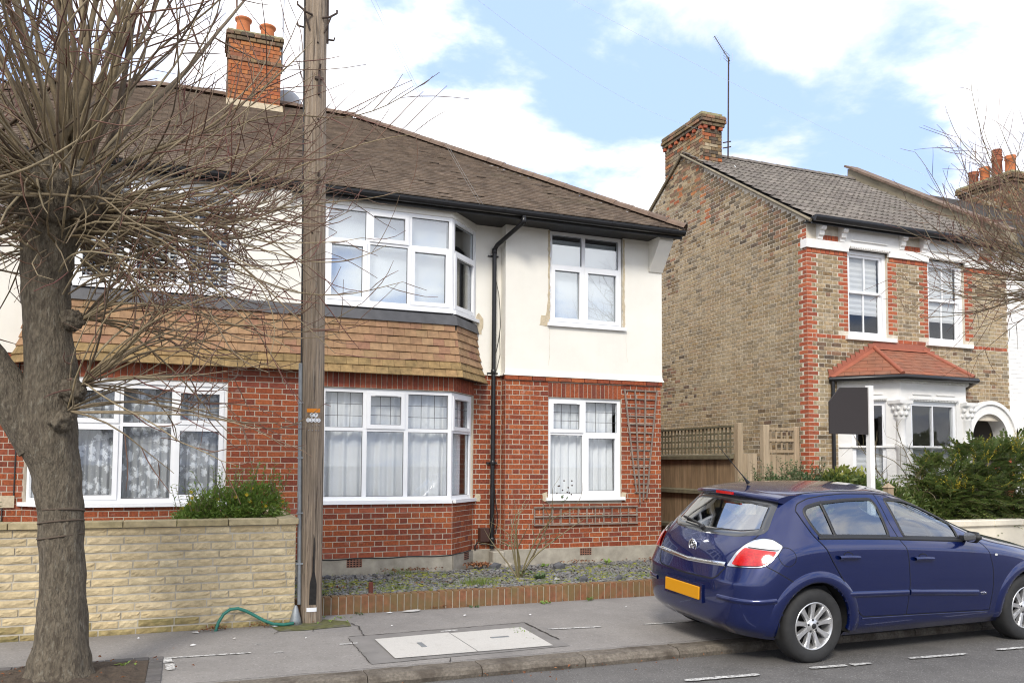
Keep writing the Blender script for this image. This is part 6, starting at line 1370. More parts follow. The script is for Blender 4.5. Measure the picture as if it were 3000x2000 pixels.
def knuckle(mb, c, r, seed, sc=(1, 1, .9)):
    bm = bmesh.new(); bmesh.ops.create_icosphere(bm, subdivisions=4, radius=1)
    for v in bm.verts:
        q = v.co.copy(); v.co = q*(1+.28*noise.noise(q*2.3+Vector((seed,)*3))+.16*noise.noise(q*6+Vector((seed,)*3)))*r; v.co.x *= sc[0]; v.co.y *= sc[1]; v.co.z *= sc[2]
    mb.bm(bm, 0, True, Matrix.Translation(c))
# the pollarded street tree on the left
tr = thing('street_tree', 'bare pollarded street tree with thick trunk at the left edge', 'tree', (-.81, 6.8, PZ))
mb = MB(); prof = [(.06,-.80,6.80,.275),(.14,-.80,6.80,.24),(.24,-.80,6.8,.205),(.45,-.80,6.8,.172),(.85,-.803,6.8,.150),(1.25,-.826,6.8,.146),(1.55,-.86,6.8,.160),(1.85,-.925,6.8,.190),(2.1,-.945,6.8,.190),(2.35,-.93,6.8,.172),(2.65,-.96,6.8,.160),(2.95,-.985,6.8,.157),(3.2,-.98,6.8,.172),(3.45,-.945,6.8,.225),(3.65,-.92,6.8,.27),(3.85,-.90,6.8,.24),(4.0,-.90,6.8,.10)]
trunk_mesh(mb, prof, 3.); limb(mb, [(-.98,6.8,1.80),(-1.17,6.8,2.15),(-1.42,6.78,2.55),(-1.75,6.75,3.0),(-1.95,6.75,3.25)], [.15,.150,.135,.13,.16], 2); knuckle(mb, (-1.98,6.75,3.35), .27, 5); knuckle(mb, (-.87,6.78,3.62), .33, 1, (1.05,1,.85)); knuckle(mb, (-.78,6.70,2.20), .10, 9); knuckle(mb, (-.80,6.72,2.72), .085, 4); knuckle(mb, (-.84,6.66,1.98), .09, 7)
trk = mb.build('trunk', m_bark, tr)
for z in (1.16, 1.34, 1.26):
    tp = MB(); tp.tube([(-.828+.149*math.cos(a), 6.8+.149*math.sin(a), z+.02*math.sin(a*1.0+z*7)) for a in np.linspace(0, 2*math.pi, 33)], .007, 5); tp.build('tie', mat('brown_tie%d' % int(z*100), (.09,.065,.045), .8), trk)
mb = MB(); rnd = random.Random(12)
for i in range(16):      # the few thick straight leaders
    az = rnd.uniform(0, 2*math.pi); el = rnd.uniform(1.05, 1.5); d = Vector((math.cos(az)*math.cos(el), math.sin(az)*math.cos(el), math.sin(el)))
    shoot(mb, Vector((-.87+rnd.uniform(-.2, .2), 6.78+rnd.uniform(-.15, .15), 3.75)), d, rnd.uniform(2.8, 3.6), rnd.uniform(.016, .028), rnd, .03, .035, 0, .004, .42, 1, 7, (.3, .9))
for i in range(215):
    az = rnd.uniform(0, 2*math.pi); el = math.asin(max(-.45, min(1, rnd.uniform(-.30, 1.0)))); d = Vector((math.cos(az)*math.cos(el), math.sin(az)*math.cos(el), math.sin(el)))
    p = Vector((-.87, 6.78, 3.62))+Vector((d.x*.30, d.y*.28, d.z*.26))
    if .30 < el < .95 and d.x > .3 and rnd.random() < .55: continue
    if el < .2 and d.x > 0 and rnd.random() < .5: continue
    if el > .75: shoot(mb, p, d, rnd.uniform(1.8, 3.4), rnd.uniform(.006, .013), rnd, .05, .075, 0, .0026, .5, 1, 6, (.25, .8))
    elif el > .2: shoot(mb, p, d, rnd.uniform(1.5, 2.7), rnd.uniform(.005, .010), rnd, .10, .09, 0, .0024, .55, 1, 5, (.2, .7))
    else: shoot(mb, p, d, rnd.uniform(1.2, 2.2), rnd.uniform(.004, .009), rnd, .12, .10, 0, .0022, .55, 1, 5, (.15, .55), .03)
for i in range(52):     # long shoots that reach over the pavement to the right
    d = Vector((rnd.uniform(.55, 1), rnd.uniform(-.65, .75), rnd.uniform(-.35, .45))); p = Vector((-.80, 6.75, 3.5))+d.normalized()*.25
    shoot(mb, p, d, rnd.uniform(1.4, 2.35), rnd.uniform(.004, .009), rnd, .11, .08, 0, .0022, .6, 1, 5, (.15, .6), .04)
for i in range(22):    # fine horizontal shoots leaving the stem below the knuckle
    d = Vector((rnd.uniform(.2, 1), rnd.uniform(-.8, .6), rnd.uniform(-.15, .55))); z = rnd.uniform(2.7, 3.5)
    shoot(mb, Vector((-.93, 6.78, z))+Vector((d.x, d.y, 0)).normalized()*.17, d, rnd.uniform(.9, 2.25), rnd.uniform(.004, .008), rnd, .07, .10, 0, .0022, .6, 1, 4, (.15, .6), .06)
for c, n in (((-.74,6.70,2.72), 16), ((-.72,6.68,2.24), 26), ((-.80,6.62,2.05), 10)):
    for i in range(n):
        d = Vector((rnd.uniform(.15, 1), rnd.uniform(-.9, .5), rnd.uniform(-.08, .8)))
        shoot(mb, Vector(c)+d.normalized()*.04, d, rnd.uniform(.7, 1.9), rnd.uniform(.004, .008), rnd, .08, .11, 0, .0022, .5, 1, 5, (.12, .5), .07)
for i in range(150):    # tangle of short curling stubs over the knuckle
    az = rnd.uniform(0, 2*math.pi); z = rnd.uniform(-1, .8); d = Vector((math.cos(az), math.sin(az), rnd.uniform(-.6, .6))).normalized()
    shoot(mb, Vector((-.90+.22*math.cos(az)*(1 if z > -.3 else .75), 6.78+.22*math.sin(az)*(1 if z > -.3 else .75), 3.58+.42*z)), d, rnd.uniform(.25, .95), rnd.uniform(.004, .010), rnd, .10, .24, 0, .0025, .40, 1, 5, (.1, .4), .12)
for i in range(70):
    az = rnd.uniform(0, 2*math.pi); el = rnd.uniform(-.2, 1.3); d = Vector((math.cos(az)*math.cos(el), math.sin(az)*math.cos(el), math.sin(el))); shoot(mb, Vector((-1.98,6.75,3.35))+d*.22, d, rnd.uniform(1.2, 2.6), rnd.uniform(.008, .018), rnd, .09, .07, 0, .0026, .3, 1, 5)
mb.build('crown', [m_shoot, m_twig], tr)
# the neighbour tree beyond the right edge
tr2 = thing('street_tree', 'bare pollarded street tree whose reddish twigs enter at the right edge', 'tree', (10.5, 7.0, PZ))
mb = MB(); trunk_mesh(mb, [(.06,10.5,7.0,.27),(.2,10.5,7.0,.2),(.5,10.5,7,.16),(2.2,10.5,7,.15),(3.3,10.47,7,.16),(3.9,10.45,7,.24),(4.15,10.45,7,.2),(4.3,10.45,7,.08)], 8.); knuckle(mb, (10.45,7.0,3.95), .30, 6); mb.build('trunk', m_bark, tr2)
mb = MB(); rnd = random.Random(5)
for i in range(170):
    az = rnd.uniform(0, 2*math.pi); el = math.asin(rnd.uniform(-.25, .97)); d = Vector((math.cos(az)*math.cos(el), math.sin(az)*math.cos(el), math.sin(el)))
    shoot(mb, Vector((10.45,7.0,3.95))+d*.26, d, rnd.uniform(1.5, 2.3) if el < .7 else rnd.uniform(2., 3.), rnd.uniform(.004, .008), rnd, .10, .08, 0, .0025, .5, 1, 4, (.15, .6), .03)
for i in range(34):
    d = Vector((rnd.uniform(-1, -.4), rnd.uniform(-.5, .6), rnd.uniform(-.3, .9))); shoot(mb, Vector((10.25,7.0,3.95)), d, rnd.uniform(1.4, 2.0), rnd.uniform(.004, .007), rnd, .10, .08, 0, .0025, .5, 1, 4, (.15, .6), .03)
mb.build('crown', [m_shoot, m_twig], tr2)
# shrubs
def leaf(mb, p, d, up, L, w, mat=0, fold=.25):
    d = d.normalized(); s = d.cross(up)
    if s.length < 1e-3: s = Vector((1, 0, 0))
    s.normalize(); n = s.cross(d)
    a = p; b = p+d*L*.45+s*w*.5+n*w*fold; c = p+d*L-n*L*.10; e = p+d*L*.45-s*w*.5+n*w*fold; m = p+d*L*.5
    mb.add([a, b, c, e, m], [(0,1,4),(1,2,4),(4,2,3),(0,4,3)], mat)
def blob_pts(c, r, n, rnd, shell=.45, flat=0.):
    out = []
    while len(out) < n:
        v = Vector((rnd.gauss(0, 1), rnd.gauss(0, 1), rnd.gauss(0, 1))).normalized(); t = rnd.uniform(shell, 1)**.6
        k = 1+.25*noise.noise(v*1.8+Vector((c[0], c[1], 3)))+.14*noise.noise(v*5+Vector((c[0], 0, 1)))
        q = Vector((c[0]+v.x*r[0]*t*k, c[1]+v.y*r[1]*t*k, c[2]+v.z*r[2]*t*k))
        if q.z > .12: out.append((q, v))
    return out
def shrub(name, label, parts, m, L, w, n, seed, stems=14, base=.1, top=None, group=None, sm=None, topm=None, topz=9, sprig=0):
    rnd = random.Random(seed); c0 = parts[0][0]; t = thing(name, label, 'shrub', (c0[0], c0[1], base), group); mb = MB(); sb = MB(); tot = sum(q[1][0]*q[1][2] for q in parts)
    for c, r in parts:
        for p, v in blob_pts(c, r, int(n*r[0]*r[2]/tot), rnd):
            d = (v+Vector((rnd.gauss(0, .6), rnd.gauss(0, .6), rnd.gauss(0, .5)+.25))).normalized(); k = 1 if topm and p.z > topz+rnd.uniform(-.08, .06) else 0
            leaf(mb, p, d, Vector((rnd.gauss(0, .5), rnd.gauss(0, .5), 1)), L*rnd.uniform(.7, 1.25), w*rnd.uniform(.8, 1.2), k)
        for i in range(stems):
            a = rnd.uniform(0, 6.28); e = Vector((c[0]+math.cos(a)*r[0]*.7, c[1]+math.sin(a)*r[1]*.6, c[2]+r[2]*rnd.uniform(.2, .9))); s = Vector((c[0]+rnd.uniform(-.3, .3)*r[0], c[1], max(base, c[2]-r[2]))); sb.tube([s, s.lerp(e, .5)+Vector((rnd.gauss(0, .03), rnd.gauss(0, .03), .03)), e], [.010, .007, .003], 4, 0, False)
        for i in range(sprig):
            a = rnd.uniform(0, 6.28); q = Vector((c[0]+math.cos(a)*r[0]*rnd.uniform(.2, 1), c[1]+math.sin(a)*r[1]*.7, c[2]+r[2]*.75)); d = Vector((rnd.gauss(0, .35), rnd.gauss(0, .3), 1)).normalized(); Ls = rnd.uniform(.12, .32)
            sb.tube([q, q+d*Ls], [.004, .002], 3, 0, False)
            for j in range(9): pp = q+d*Ls*(j+1)/9; leaf(mb, pp, (d*.5+Vector((rnd.gauss(0, 1), rnd.gauss(0, 1), .1))).normalized(), Vector((0, 0, 1)), L*rnd.uniform(.7, 1.1), w, 0)
    mb.build('foliage', [m, topm] if topm else m, t); sb.build('stems', sm or m_rose, t); return t
shrub('privet_shrub', 'loose grey green small-leaved shrub in front of the board gate', [((7.75,9.5,1.15),(.40,.35,.42)),((8.25,9.55,1.22),(.32,.33,.42)),((7.45,9.6,1.0),(.3,.3,.36))], m_leafp, .050, .026, 7500, 1, 8, sprig=30)
shrub('variegated_shrub', 'shrub with yellow and green variegated top leaves beside the blank board', [((8.85,9.5,1.15),(.42,.40,.50)),((9.25,9.55,1.10),(.40,.40,.46))], m_leafd, .11, .050, 4600, 2, 8, topm=m_leafv, topz=1.54)
shrub('evergreen_shrub', 'dark evergreen shrub between the signpost and the bay window', [((9.85,9.55,1.0),(.40,.38,.42)),((10.3,9.6,.92),(.38,.36,.40)),((10.65,9.5,.80),(.30,.35,.36))], m_leafd, .07, .034, 8000, 3, 8, sprig=8)
def mahonia():
    rnd = random.Random(9); t = thing('mahonia_shrub', 'large dark shrub with divided leaves and yellow flower spikes above the cream wall', 'shrub', (12, 9.9, .1)); mb = MB(); sb = MB(); fb = MB()
    parts = [((11.35,9.75,1.28),(.65,.6,.55)),((12.15,9.85,1.45),(.75,.65,.62)),((12.95,9.9,1.45),(.75,.65,.68)),((10.95,9.6,1.02),(.42,.45,.40)),((11.9,9.5,1.05),(.9,.5,.5)),((13.7,9.9,1.5),(.7,.6,.7))]
    for c, r in parts:
        for p, v in blob_pts(c, r, 330, rnd, .5):
            d = (v+Vector((rnd.gauss(0, .45), rnd.gauss(0, .45), .25))).normalized(); s = d.cross(Vector((0, 0, 1))); s = s.normalized() if s.length > .01 else Vector((1, 0, 0)); L = rnd.uniform(.24, .40); n = s.cross(d)
            for k in range(6):
                t_ = (k+1.2)/7.2; q = p+d*L*t_-Vector((0, 0, 1))*L*.35*t_*t_
                for sg in (-1, 1): leaf(mb, q, (s*sg+d*.55-n*.1).normalized(), n, rnd.uniform(.065, .09)*(1.15-.4*abs(t_-.5)), .044, 0)
            leaf(mb, p+d*L-Vector((0, 0, 1))*L*.35, d, n, .07, .032, 0); sb.tube([p, p+d*L*.5-Vector((0, 0, .02)), p+d*L-Vector((0, 0, 1))*L*.35], [.003, .002, .0015], 3, 0, False)
        for i in range(26):
            a = rnd.uniform(0, 6.28); q = Vector((c[0]+math.cos(a)*r[0]*rnd.uniform(.1, .95), c[1]+math.sin(a)*r[1]*.9-.1, c[2]+r[2]*rnd.uniform(.70, 1.02))); d = Vector((rnd.gauss(0, .5), rnd.gauss(0, .5)-.2, .8)).normalized(); 
            for j in range(16):
                pp = q+d*.011*j+Vector((rnd.gauss(0, .008), rnd.gauss(0, .008), 0)); leaf(fb, pp, Vector((rnd.gauss(0, 1), rnd.gauss(0, 1), .5)), Vector((0, 0, 1)), .020, .016, 0)
    for i in range(40): a = rnd.uniform(10.8, 13.8); b = a+rnd.gauss(0, .25); sb.tube([(a, 9.9, .1), ((a+b)/2, 9.85, .7), (b, 9.8, 1.5)], [.014, .011, .006], 5, 0, False)
    mb.build('foliage', m_leafd, t); sb.build('stems', m_rose, t); fb.build('flower_spikes', m_flow, t, 'stuff')
mahonia()
def twiggy(name, label, base, stems, seed, m=None, tw=.5, r0=.012):
    rnd = random.Random(seed); t = thing(name, label, 'shrub', base); mb = MB()
    for d, L in stems: shoot(mb, base, d, L, r0*rnd.uniform(.7, 1.1), rnd, .04, .13, 0, .002, tw, 0, 5, (.15, .45))
    mb.build('stems', m or m_rose, t); return t
rnd = random.Random(31)
twiggy('bare_shrub', 'bare twiggy shrub in front of the bay window columns', (10.95,10.1,.5), [((rnd.uniform(-.5,.45), rnd.gauss(0,.2), 1), rnd.uniform(1.3, 2.1)) for _ in range(14)], 3, None, .55, .013)
t_ = twiggy('rose_bush', 'straggly bare rose bush growing from the slate bed', (4.0,9.9,.22), [((-.30,.1,1),1.0),((-.2,-.1,1),1.15),((.10,.1,1),1.0),((.05,-.2,1),.9),((.48,.1,1),1.3),((.55,0,1),1.25),((.38,-.15,1.1),1.4),((-.45,.1,.9),.8)], 8, None, .55, .013)
mb = MB(); rnd = random.Random(4)
for c, n in (((3.75,9.8,.72), 12), ((4.62,9.9,1.2), 10), ((4.05,9.85,.32), 14)):
    for i in range(n): leaf(mb, Vector(c)+Vector((rnd.gauss(0, .05), rnd.gauss(0, .05), rnd.gauss(0, .05))), Vector((rnd.gauss(0, 1), rnd.gauss(0, 1), rnd.gauss(0, .5))), Vector((0, 0, 1)), .06, .035)
mb.build('leaves', m_leafp, t_, 'stuff')
mb = MB()
for i in range(11): q = Vector((4.70+rnd.gauss(0,.07), 9.95, 1.36+rnd.gauss(0,.07))); bm = bmesh.new(); bmesh.ops.create_icosphere(bm, subdivisions=1, radius=.012); mb.bm(bm, 0, True, Matrix.Translation(q))
mb.build('rose_hips', m_iron, t_, 'stuff')
ys_ = shrub('flowering_shrub', 'bright green bush with yellow daisies behind the stone garden wall', [((.38,8.95,1.14),(.36,.25,.27)),((.68,8.98,1.18),(.30,.25,.29)),((.12,8.92,1.08),(.24,.2,.18))], m_leafy, .060, .020, 9000, 6, 8, base=.7, sprig=20)
mb = MB(); rnd = random.Random(14)
for i in range(22):
    q = Vector((rnd.uniform(-.05, .95), 8.85+rnd.uniform(-.08, .15), 1.22+rnd.uniform(0, .28)*(.5 if i % 3 else 1)))
    for k in range(7): a = k*.9; leaf(mb, q, Vector((math.cos(a), -.35, math.sin(a))), Vector((0, -1, 0)), .024, .014)
mb.build('flowers', m_flow, ys_, 'stuff')
mb = MB()
for i in range(9): a = i*.9; leaf(mb, Vector((-1.62, 8.72, 1.12+.02*i)), Vector((math.cos(a), math.sin(a)*.5, .5)), Vector((0, 0, 1)), .10, .06)
tag(mb.build('small_weed', m_leafp), 'small grey green plant peeping over the wall left of the trunk', 'plant')
# slate bed
bz = lambda y: .285-.045*(y-8.95)
bed = sheet('slate_bed', 1.04, 7.4, 8.93, 11.85, .0, m_soil); bed.data.vertices.foreach_set('co', [1.04,8.93,.275, 7.4,8.93,.275, 7.4,11.85,.145, 1.04,11.85,.145]); bed.data.update()
sheet('front_garden', -6.5, .9, 8.63, 12.2, .62, m_soil)
rnd = random.Random(77); V = []; Fc = []; b = 0
for i in range(11000):
    y = 8.94+2.9*rnd.random()**1.25; x = rnd.uniform(1.06, 7.36)
    if y > 11.40 and x < 4.0: continue
    s = rnd.uniform(.014, .036); z = bz(y)+rnd.uniform(-.004, .014); Mx = Matrix.Rotation(rnd.uniform(0, 6.28), 3, 'Z') @ Matrix.Rotation(rnd.gauss(0, .35), 3, 'X') @ Matrix.Rotation(rnd.gauss(0, .3), 3, 'Y')
    k = rnd.choice((4, 5)); pts = [Vector((s*math.cos(6.283*j/k+rnd.uniform(-.3, .3))*rnd.uniform(.6, 1.1), s*.65*math.sin(6.283*j/k), 0)) for j in range(k)]; th = Vector((0, 0, rnd.uniform(.004, .008)))
    for q in pts: V.append(Mx @ (q+th)+Vector((x, y, z)))
    for q in pts: V.append(Mx @ q+Vector((x, y, z)))
    Fc.append([b+j for j in range(k)]); Fc += [[b+j, b+k+j, b+k+(j+1) % k, b+(j+1) % k] for j in range(k)]; b += 2*k
mb = MB(); mb.v = [tuple(v) for v in V]; mb.f = Fc; mb.m = [0]*len(Fc); mb.sm = [False]*len(Fc); tag(mb.build('slate_chips', m_slate), 'grey slate chippings covering the narrow front bed', 'slate chippings', kind='stuff')
mb = MB(); gb = MB(); rnd = random.Random(55)
for i in range(3600):
    y = 8.95+2.7*rnd.random(); x = rnd.uniform(1.08, 7.3)
    v = noise.noise(Vector((x*1.1, y*1.6, 4.)))+.5*noise.noise(Vector((x*3, y*4, 9.)))+(.35 if x < 2.9 and y < 10.2 else 0)+(.22 if abs(y-9.3) < .3 else 0)-(.15 if y > 10.8 else 0)
    if v < -.06: continue
    if y > 11.36: continue
    r = rnd.uniform(.012, .035); bm = bmesh.new(); 
    if rnd.random() < .55:
        bmesh.ops.create_icosphere(bm, subdivisions=1, radius=r); mb.bm(bm, 0, True, Matrix.Translation((x, y, bz(y)+.008)) @ Matrix.Diagonal((1.2, 1, .45, 1)))
    else:
        bm.free()
        for k in range(5): a = rnd.uniform(0, 6.28); h = rnd.uniform(.02, .06); q = Vector((x+rnd.gauss(0, .015), y+rnd.gauss(0, .015), bz(y))); gb.add([q, q+Vector((.004, 0, 0)), q+Vector((math.cos(a)*h*.5, math.sin(a)*h*.5, h))], [(0,1,2)])
tag(mb.build('moss_cushions', m_mossc), 'yellow green moss growing through the slate chippings', 'moss', kind='stuff')
for cx, cy, n, hh in ((3.25,9.35,220,.14),(2.75,11.2,70,.12),(5.6,9.3,120,.08),(1.35,9.2,120,.08),(6.1,9.6,90,.08),(3.9,9.0,50,.08),(2.2,9.3,130,.07)):
    for k in range(n): a = rnd.uniform(0, 6.28); h = rnd.uniform(.4, 1)*hh; q = Vector((cx+rnd.gauss(0, .13), cy+rnd.gauss(0, .08), bz(cy))); gb.add([q, q+Vector((.006, 0, 0)), q+Vector((math.cos(a)*h*.5, math.sin(a)*h*.5, h))], [(0,1,2)])
tag(gb.build('grass_tufts', m_grass), 'short grass tufts sprouting among the slate chippings', 'grass', kind='stuff')
mb = MB(); rnd = random.Random(91)
def litter(cx, cy, sx, sy, n, z, size=.045):
    for k in range(n): q = Vector((cx+rnd.gauss(0, sx), cy+rnd.gauss(0, sy), z+rnd.uniform(.0, .03))); leaf(mb, q, Vector((rnd.gauss(0, 1), rnd.gauss(0, 1), rnd.gauss(0, .25))), Vector((rnd.gauss(0, .4), rnd.gauss(0, .4), 1)), size*rnd.uniform(.5, 1.2), size*.6, 0, .4)
litter(2.95,11.30,.22,.04,70,.22); litter(4.02,11.55,.10,.10,110,.22,.06); litter(5.75,11.6,.15,.04,40,.2,.05); litter(7.0,11.5,.2,.1,60,.2,.05); litter(1.7,9.6,.3,.3,24,.27); litter(2.6,9.5,.5,.3,24,.26); litter(1.25,8.75,.04,.2,14,PZ+.01); litter(2.6,8.79,.2,.015,26,PZ+.01,.03); litter(.30,8.38,.06,.03,40,PZ+.01,.035); litter(.78,8.40,.12,.03,34,PZ+.01,.03); litter(-.75,6.9,.4,.25,50,PZ+.05,.03); litter(3.4,8.78,.5,.015,18,PZ+.01,.025); litter(4.6,8.79,.4,.015,18,PZ+.01,.03); litter(3.2,6.12,.9,.03,30,.05,.025); litter(2.4,5.9,.9,.1,14,.05,.03)
tag(mb.build('fallen_leaves', m_dead), 'brown fallen leaves caught along the wall and kerb edges', 'leaves', kind='stuff')
for i, (x, y, z, n, L, lb) in enumerate(((4.15,9.6,.26,16,.13,'broad-leaved green weed at the foot of the rose bush'),(4.95,11.25,.2,8,.12,'green weed in the bed below the trellis panel'),(6.0,11.3,.2,8,.12,'green weed beside the air brick at the right of the bed'),(3.0,8.77,PZ,12,.05,'tiny weed rooted in the pavement below the edging bricks'),(3.85,8.74,PZ,18,.06,'grey green weed tuft in the pavement at the edging wall'),(4.4,8.76,PZ,7,.09,'flat green weed against the edging wall near the car'),(1.75,8.76,PZ,10,.05,'small weed at the base of the edging bricks near the pole'),(1.42,8.55,PZ,20,.05,'patch of chickweed on the moss beside the pole'),(2.98,7.3,PZ+.01,26,.025,'tiny weeds in the open joint of the pavement repair'),(4.5,9.15,.28,10,.09,'pale green weed behind the edging bricks'),(-.40,7.05,PZ+.03,12,.05,'green weed in the soil of the tree pit'))):
    mb = MB(); rnd = random.Random(i); sp_ = .16 if 'joint' in lb else (.10 if 'patch' in lb else .025)
    for k in range(n): a = rnd.uniform(0, 6.28); q = Vector((x+rnd.gauss(0, sp_*(.3 if 'joint' in lb else 1)), y+rnd.gauss(0, sp_), z)); leaf(mb, q, Vector((math.cos(a), math.sin(a), rnd.uniform(.3, 1.2))), Vector((0, 0, 1)), L*rnd.uniform(.6, 1.1), L*.42, 0)
    tag(mb.build('weed', m_leafy if i % 3 else m_leafp), lb, 'weed', 'weeds in the bed and pavement')
# ------------------------------------------------------------------ telegraph pole, sign, wires and small things
pole = thing('telegraph_pole', 'weathered wooden telegraph pole in front of the joined bays', 'pole', (1.207, 8.53, PZ))
mb = MB(); n = 90; sd_n = 28; vs = []
for k in range(n+1):
    z = .05+7.95*k/n; cx = 1.207-.0112*z; r = (.106 if z < .8 else .106+.009*min(1, (z-.8)/1.0))-.0012*max(0, z-4)
    for i in range(sd_n):
        a = 2*math.pi*i/sd_n; rr_ = r*(1+.018*noise.noise(Vector((math.cos(a)*4, math.sin(a)*4, z*.5)))+.022*noise.noise(Vector((math.cos(a)*12, math.sin(a)*12, z*.9)))); vs.append((cx+rr_*math.cos(a), 8.53+rr_*math.sin(a), z))
mb.add(vs, [(j*sd_n+i, j*sd_n+(i+1) % sd_n, (j+1)*sd_n+(i+1) % sd_n, (j+1)*sd_n+i) for j in range(n) for i in range(sd_n)], 0, True); mb.add(vs[-sd_n:], [list(range(sd_n))]); mb.build('shaft', m_pole, pole)
pd = Vector((-1.2, -8.53, 0)).normalized(); pa = Vector((-pd.y, pd.x, 0))
def pp(s, z, r=.118): 
    a = s/.115; d = pd*math.cos(a)+pa*math.sin(a); return Vector((1.207-.0112*z, 8.53, z))+d*r, d
def curved(name, s0, s1, z0, z1, m, r=.1215):
    mb = MB(); k = 8; vs = []
    for i in range(k+1):
        for z in (z0, z1): vs.append(pp(s0+(s1-s0)*i/k, z, r)[0])
    mb.add(vs, [(2*i, 2*i+2, 2*i+3, 2*i+1) for i in range(k)]); return mb.build(name, m, pole)
curved('orange_tag', -.055, .075, 2.203, 2.242, m_orange); curved('white_plate', -.045, .058, .232, .272, m_white, .113)
m_tar = mat('tarred_scar', (.02,.018,.017), .9, namt=.5, nscale=30); mb = MB(); P = [(-.02,.30),(.05,.30),(.055,.5),(.035,.62),(.03,.95),(.02,1.0),(.012,.62),(-.015,.5)]
mb.add([pp(a, z, .1135 if z < .9 else .119)[0] for a, z in P], [list(range(8))]); mb.build('tar_stain', m_tar, pole)
m_ink = mat('black_ink', (.02,.02,.02), .7)
for txt, z, xs in (('DP', 2.176, (-.005, .030)), ('1202', 2.125, (-.041, -.008, .026, .059))):
    for ch_c, s in zip(txt, xs):
        p, d = pp(s, z, .1222); T = Matrix.Translation(p) @ Matrix(((-d.y, 0, d.x, 0), (d.x, 0, d.y, 0), (0, 1, 0, 0), (0, 0, 0, 1)))
        mb = MB(); bm = bmesh.new(); bmesh.ops.create_cone(bm, cap_ends=True, segments=20, radius1=.0215, radius2=.0205, depth=.004); mb.bm(bm, 0, False, T); do = mb.build('number_disc', m_white, pole)
        text_mesh(ch_c, .034, m_ink, T @ Matrix.Translation((0, 0, .0024)), do, 'character', .0006)
for s, z in ((-.0,2.07),(.034,2.072),(.062,2.073),(-.035,2.025),(-.002,2.022),(.032,2.024),(.06,2.022),(.02,2.30)):
    p, d = pp(s, z, .121); mb = MB(); bm = bmesh.new(); bmesh.ops.create_icosphere(bm, subdivisions=1, radius=.006); mb.bm(bm, 0, True, Matrix.Translation(p)); mb.build('nail', m_steel, pole)
cx_ = lambda z: 1.207-.0112*z-.125
mb = MB(); mb.tube([(cx_(2.70)-.0,8.50,2.70),(cx_(1.5),8.50,1.5),(cx_(.30)+.005,8.50,.30)], .021, 10); co = mb.build('conduit', m_galv, pole)
for z in (2.3, 1.75, 1.2, .7): mb = MB(); mb.box(cx_(z)-.03, cx_(z)+.04, 8.475, 8.482, z-.008, z+.008); mb.build('conduit_clip', m_galv, co)
mb = MB(); mb.lathe([(.012,.30),(.022,.28),(.055,.16),(.062,.10),(.0,.10)], (1.045, 8.45, .0), 14); mb.build('conduit_shoe', m_galv, pole)
mb = MB(); mb.tube([(cx_(z)+.006,8.505,z) for z in np.linspace(2.68, 7.9, 12)], .009, 6); mb.build('cable', m_wire, pole)
mb = MB(); mb.tube([(1.207-.0112*z+.118,8.50,z) for z in (6.05, 6.6, 7.6)], .012, 6); mb.build('earth_strip', m_iron, pole)
for sgn, z in ((-1, 6.28), (1, 6.27)):
    mb = MB(); c = 1.137; e = Vector((c+sgn*.20, 8.43, z+.085)); mb.tube([(c+sgn*.05,8.42,z),(c+sgn*.12,8.40,z+.01),e,e+Vector((0,0,.03))], .011, 6); mb.tube([(c+sgn*.075,8.43,z-.15),(c+sgn*.14,8.40,z+.03)], .010, 6); mb.build('step_iron', m_iron, pole)
for sgn, z in ((-1, 6.185), (1, 6.10)): mb = MB(); c = 1.137; mb.tube([(c+sgn*.10,8.52,z),(c+sgn*.185,8.50,z-.005),(c+sgn*.19,8.50,z+.025)], .010, 6); mb.build('step_iron', m_iron, pole)
mb = MB(); mb.box(1.155,1.175,8.395,8.415,5.45,5.73); mb.box(1.12,1.21,8.398,8.412,5.61,5.635); mb.tube([(1.165,8.40,5.70),(1.17,8.37,5.76)], .012, 6); mb.build('anchor_bracket', m_iron, pole)
for z in (6.0, 5.2, 4.55, 4.02, 3.4): p, d = pp(random.uniform(-.05, .05), z, .118); mb = MB(); bm = bmesh.new(); bmesh.ops.create_icosphere(bm, subdivisions=1, radius=.011); mb.bm(bm, 0, True, Matrix.Translation(p)); mb.build('bolt', m_iron, pole)
mb = MB(); mb.box(1.12,1.20,8.395,8.41,4.55,4.565); mb.tube([(1.165,8.40,4.56),(1.165,8.40,4.38)], .010, 6); mb.tube([(1.175,8.40,4.60),(1.175,8.385,4.66)], .012, 6); mb.build('wire_hook', m_iron, pole)
# wires
def wire(label, a, b, sag, r, m, n=24):
    a, b = Vector(a), Vector(b); mb = MB(); mb.tube([a.lerp(b, i/n)-Vector((0, 0, sag*4*(i/n)*(1-i/n))) for i in range(n+1)], r, 5, cap=False); return tag(mb.build('overhead_wire', m), label, 'wire')
wire('pale overhead wire running down to the eaves above the downpipe', (1.15,8.6,7.95), (4.05,11.33,5.42), .22, .0018, m_wirel); wire('second overhead wire beside it, crossing the roof to the eaves', (1.12,8.55,7.75), (4.0,11.33,5.40), .12, .0018, m_wirel)
wire('thin overhead wire to the stock brick chimney', (1.2,8.5,7.9), (10.35,14.9,8.98), .45, .0018, m_wirel); wire('thin overhead wire passing over the right-hand roof', (1.2,8.5,7.98), (24,13.5,6.9), .5, .0018, m_wirel)
wire('loose pale cable hanging down the gable wall from the roof ridge', (11.0,14.75,8.25), (10.28,12.6,6.55), .30, .008, m_wirel)
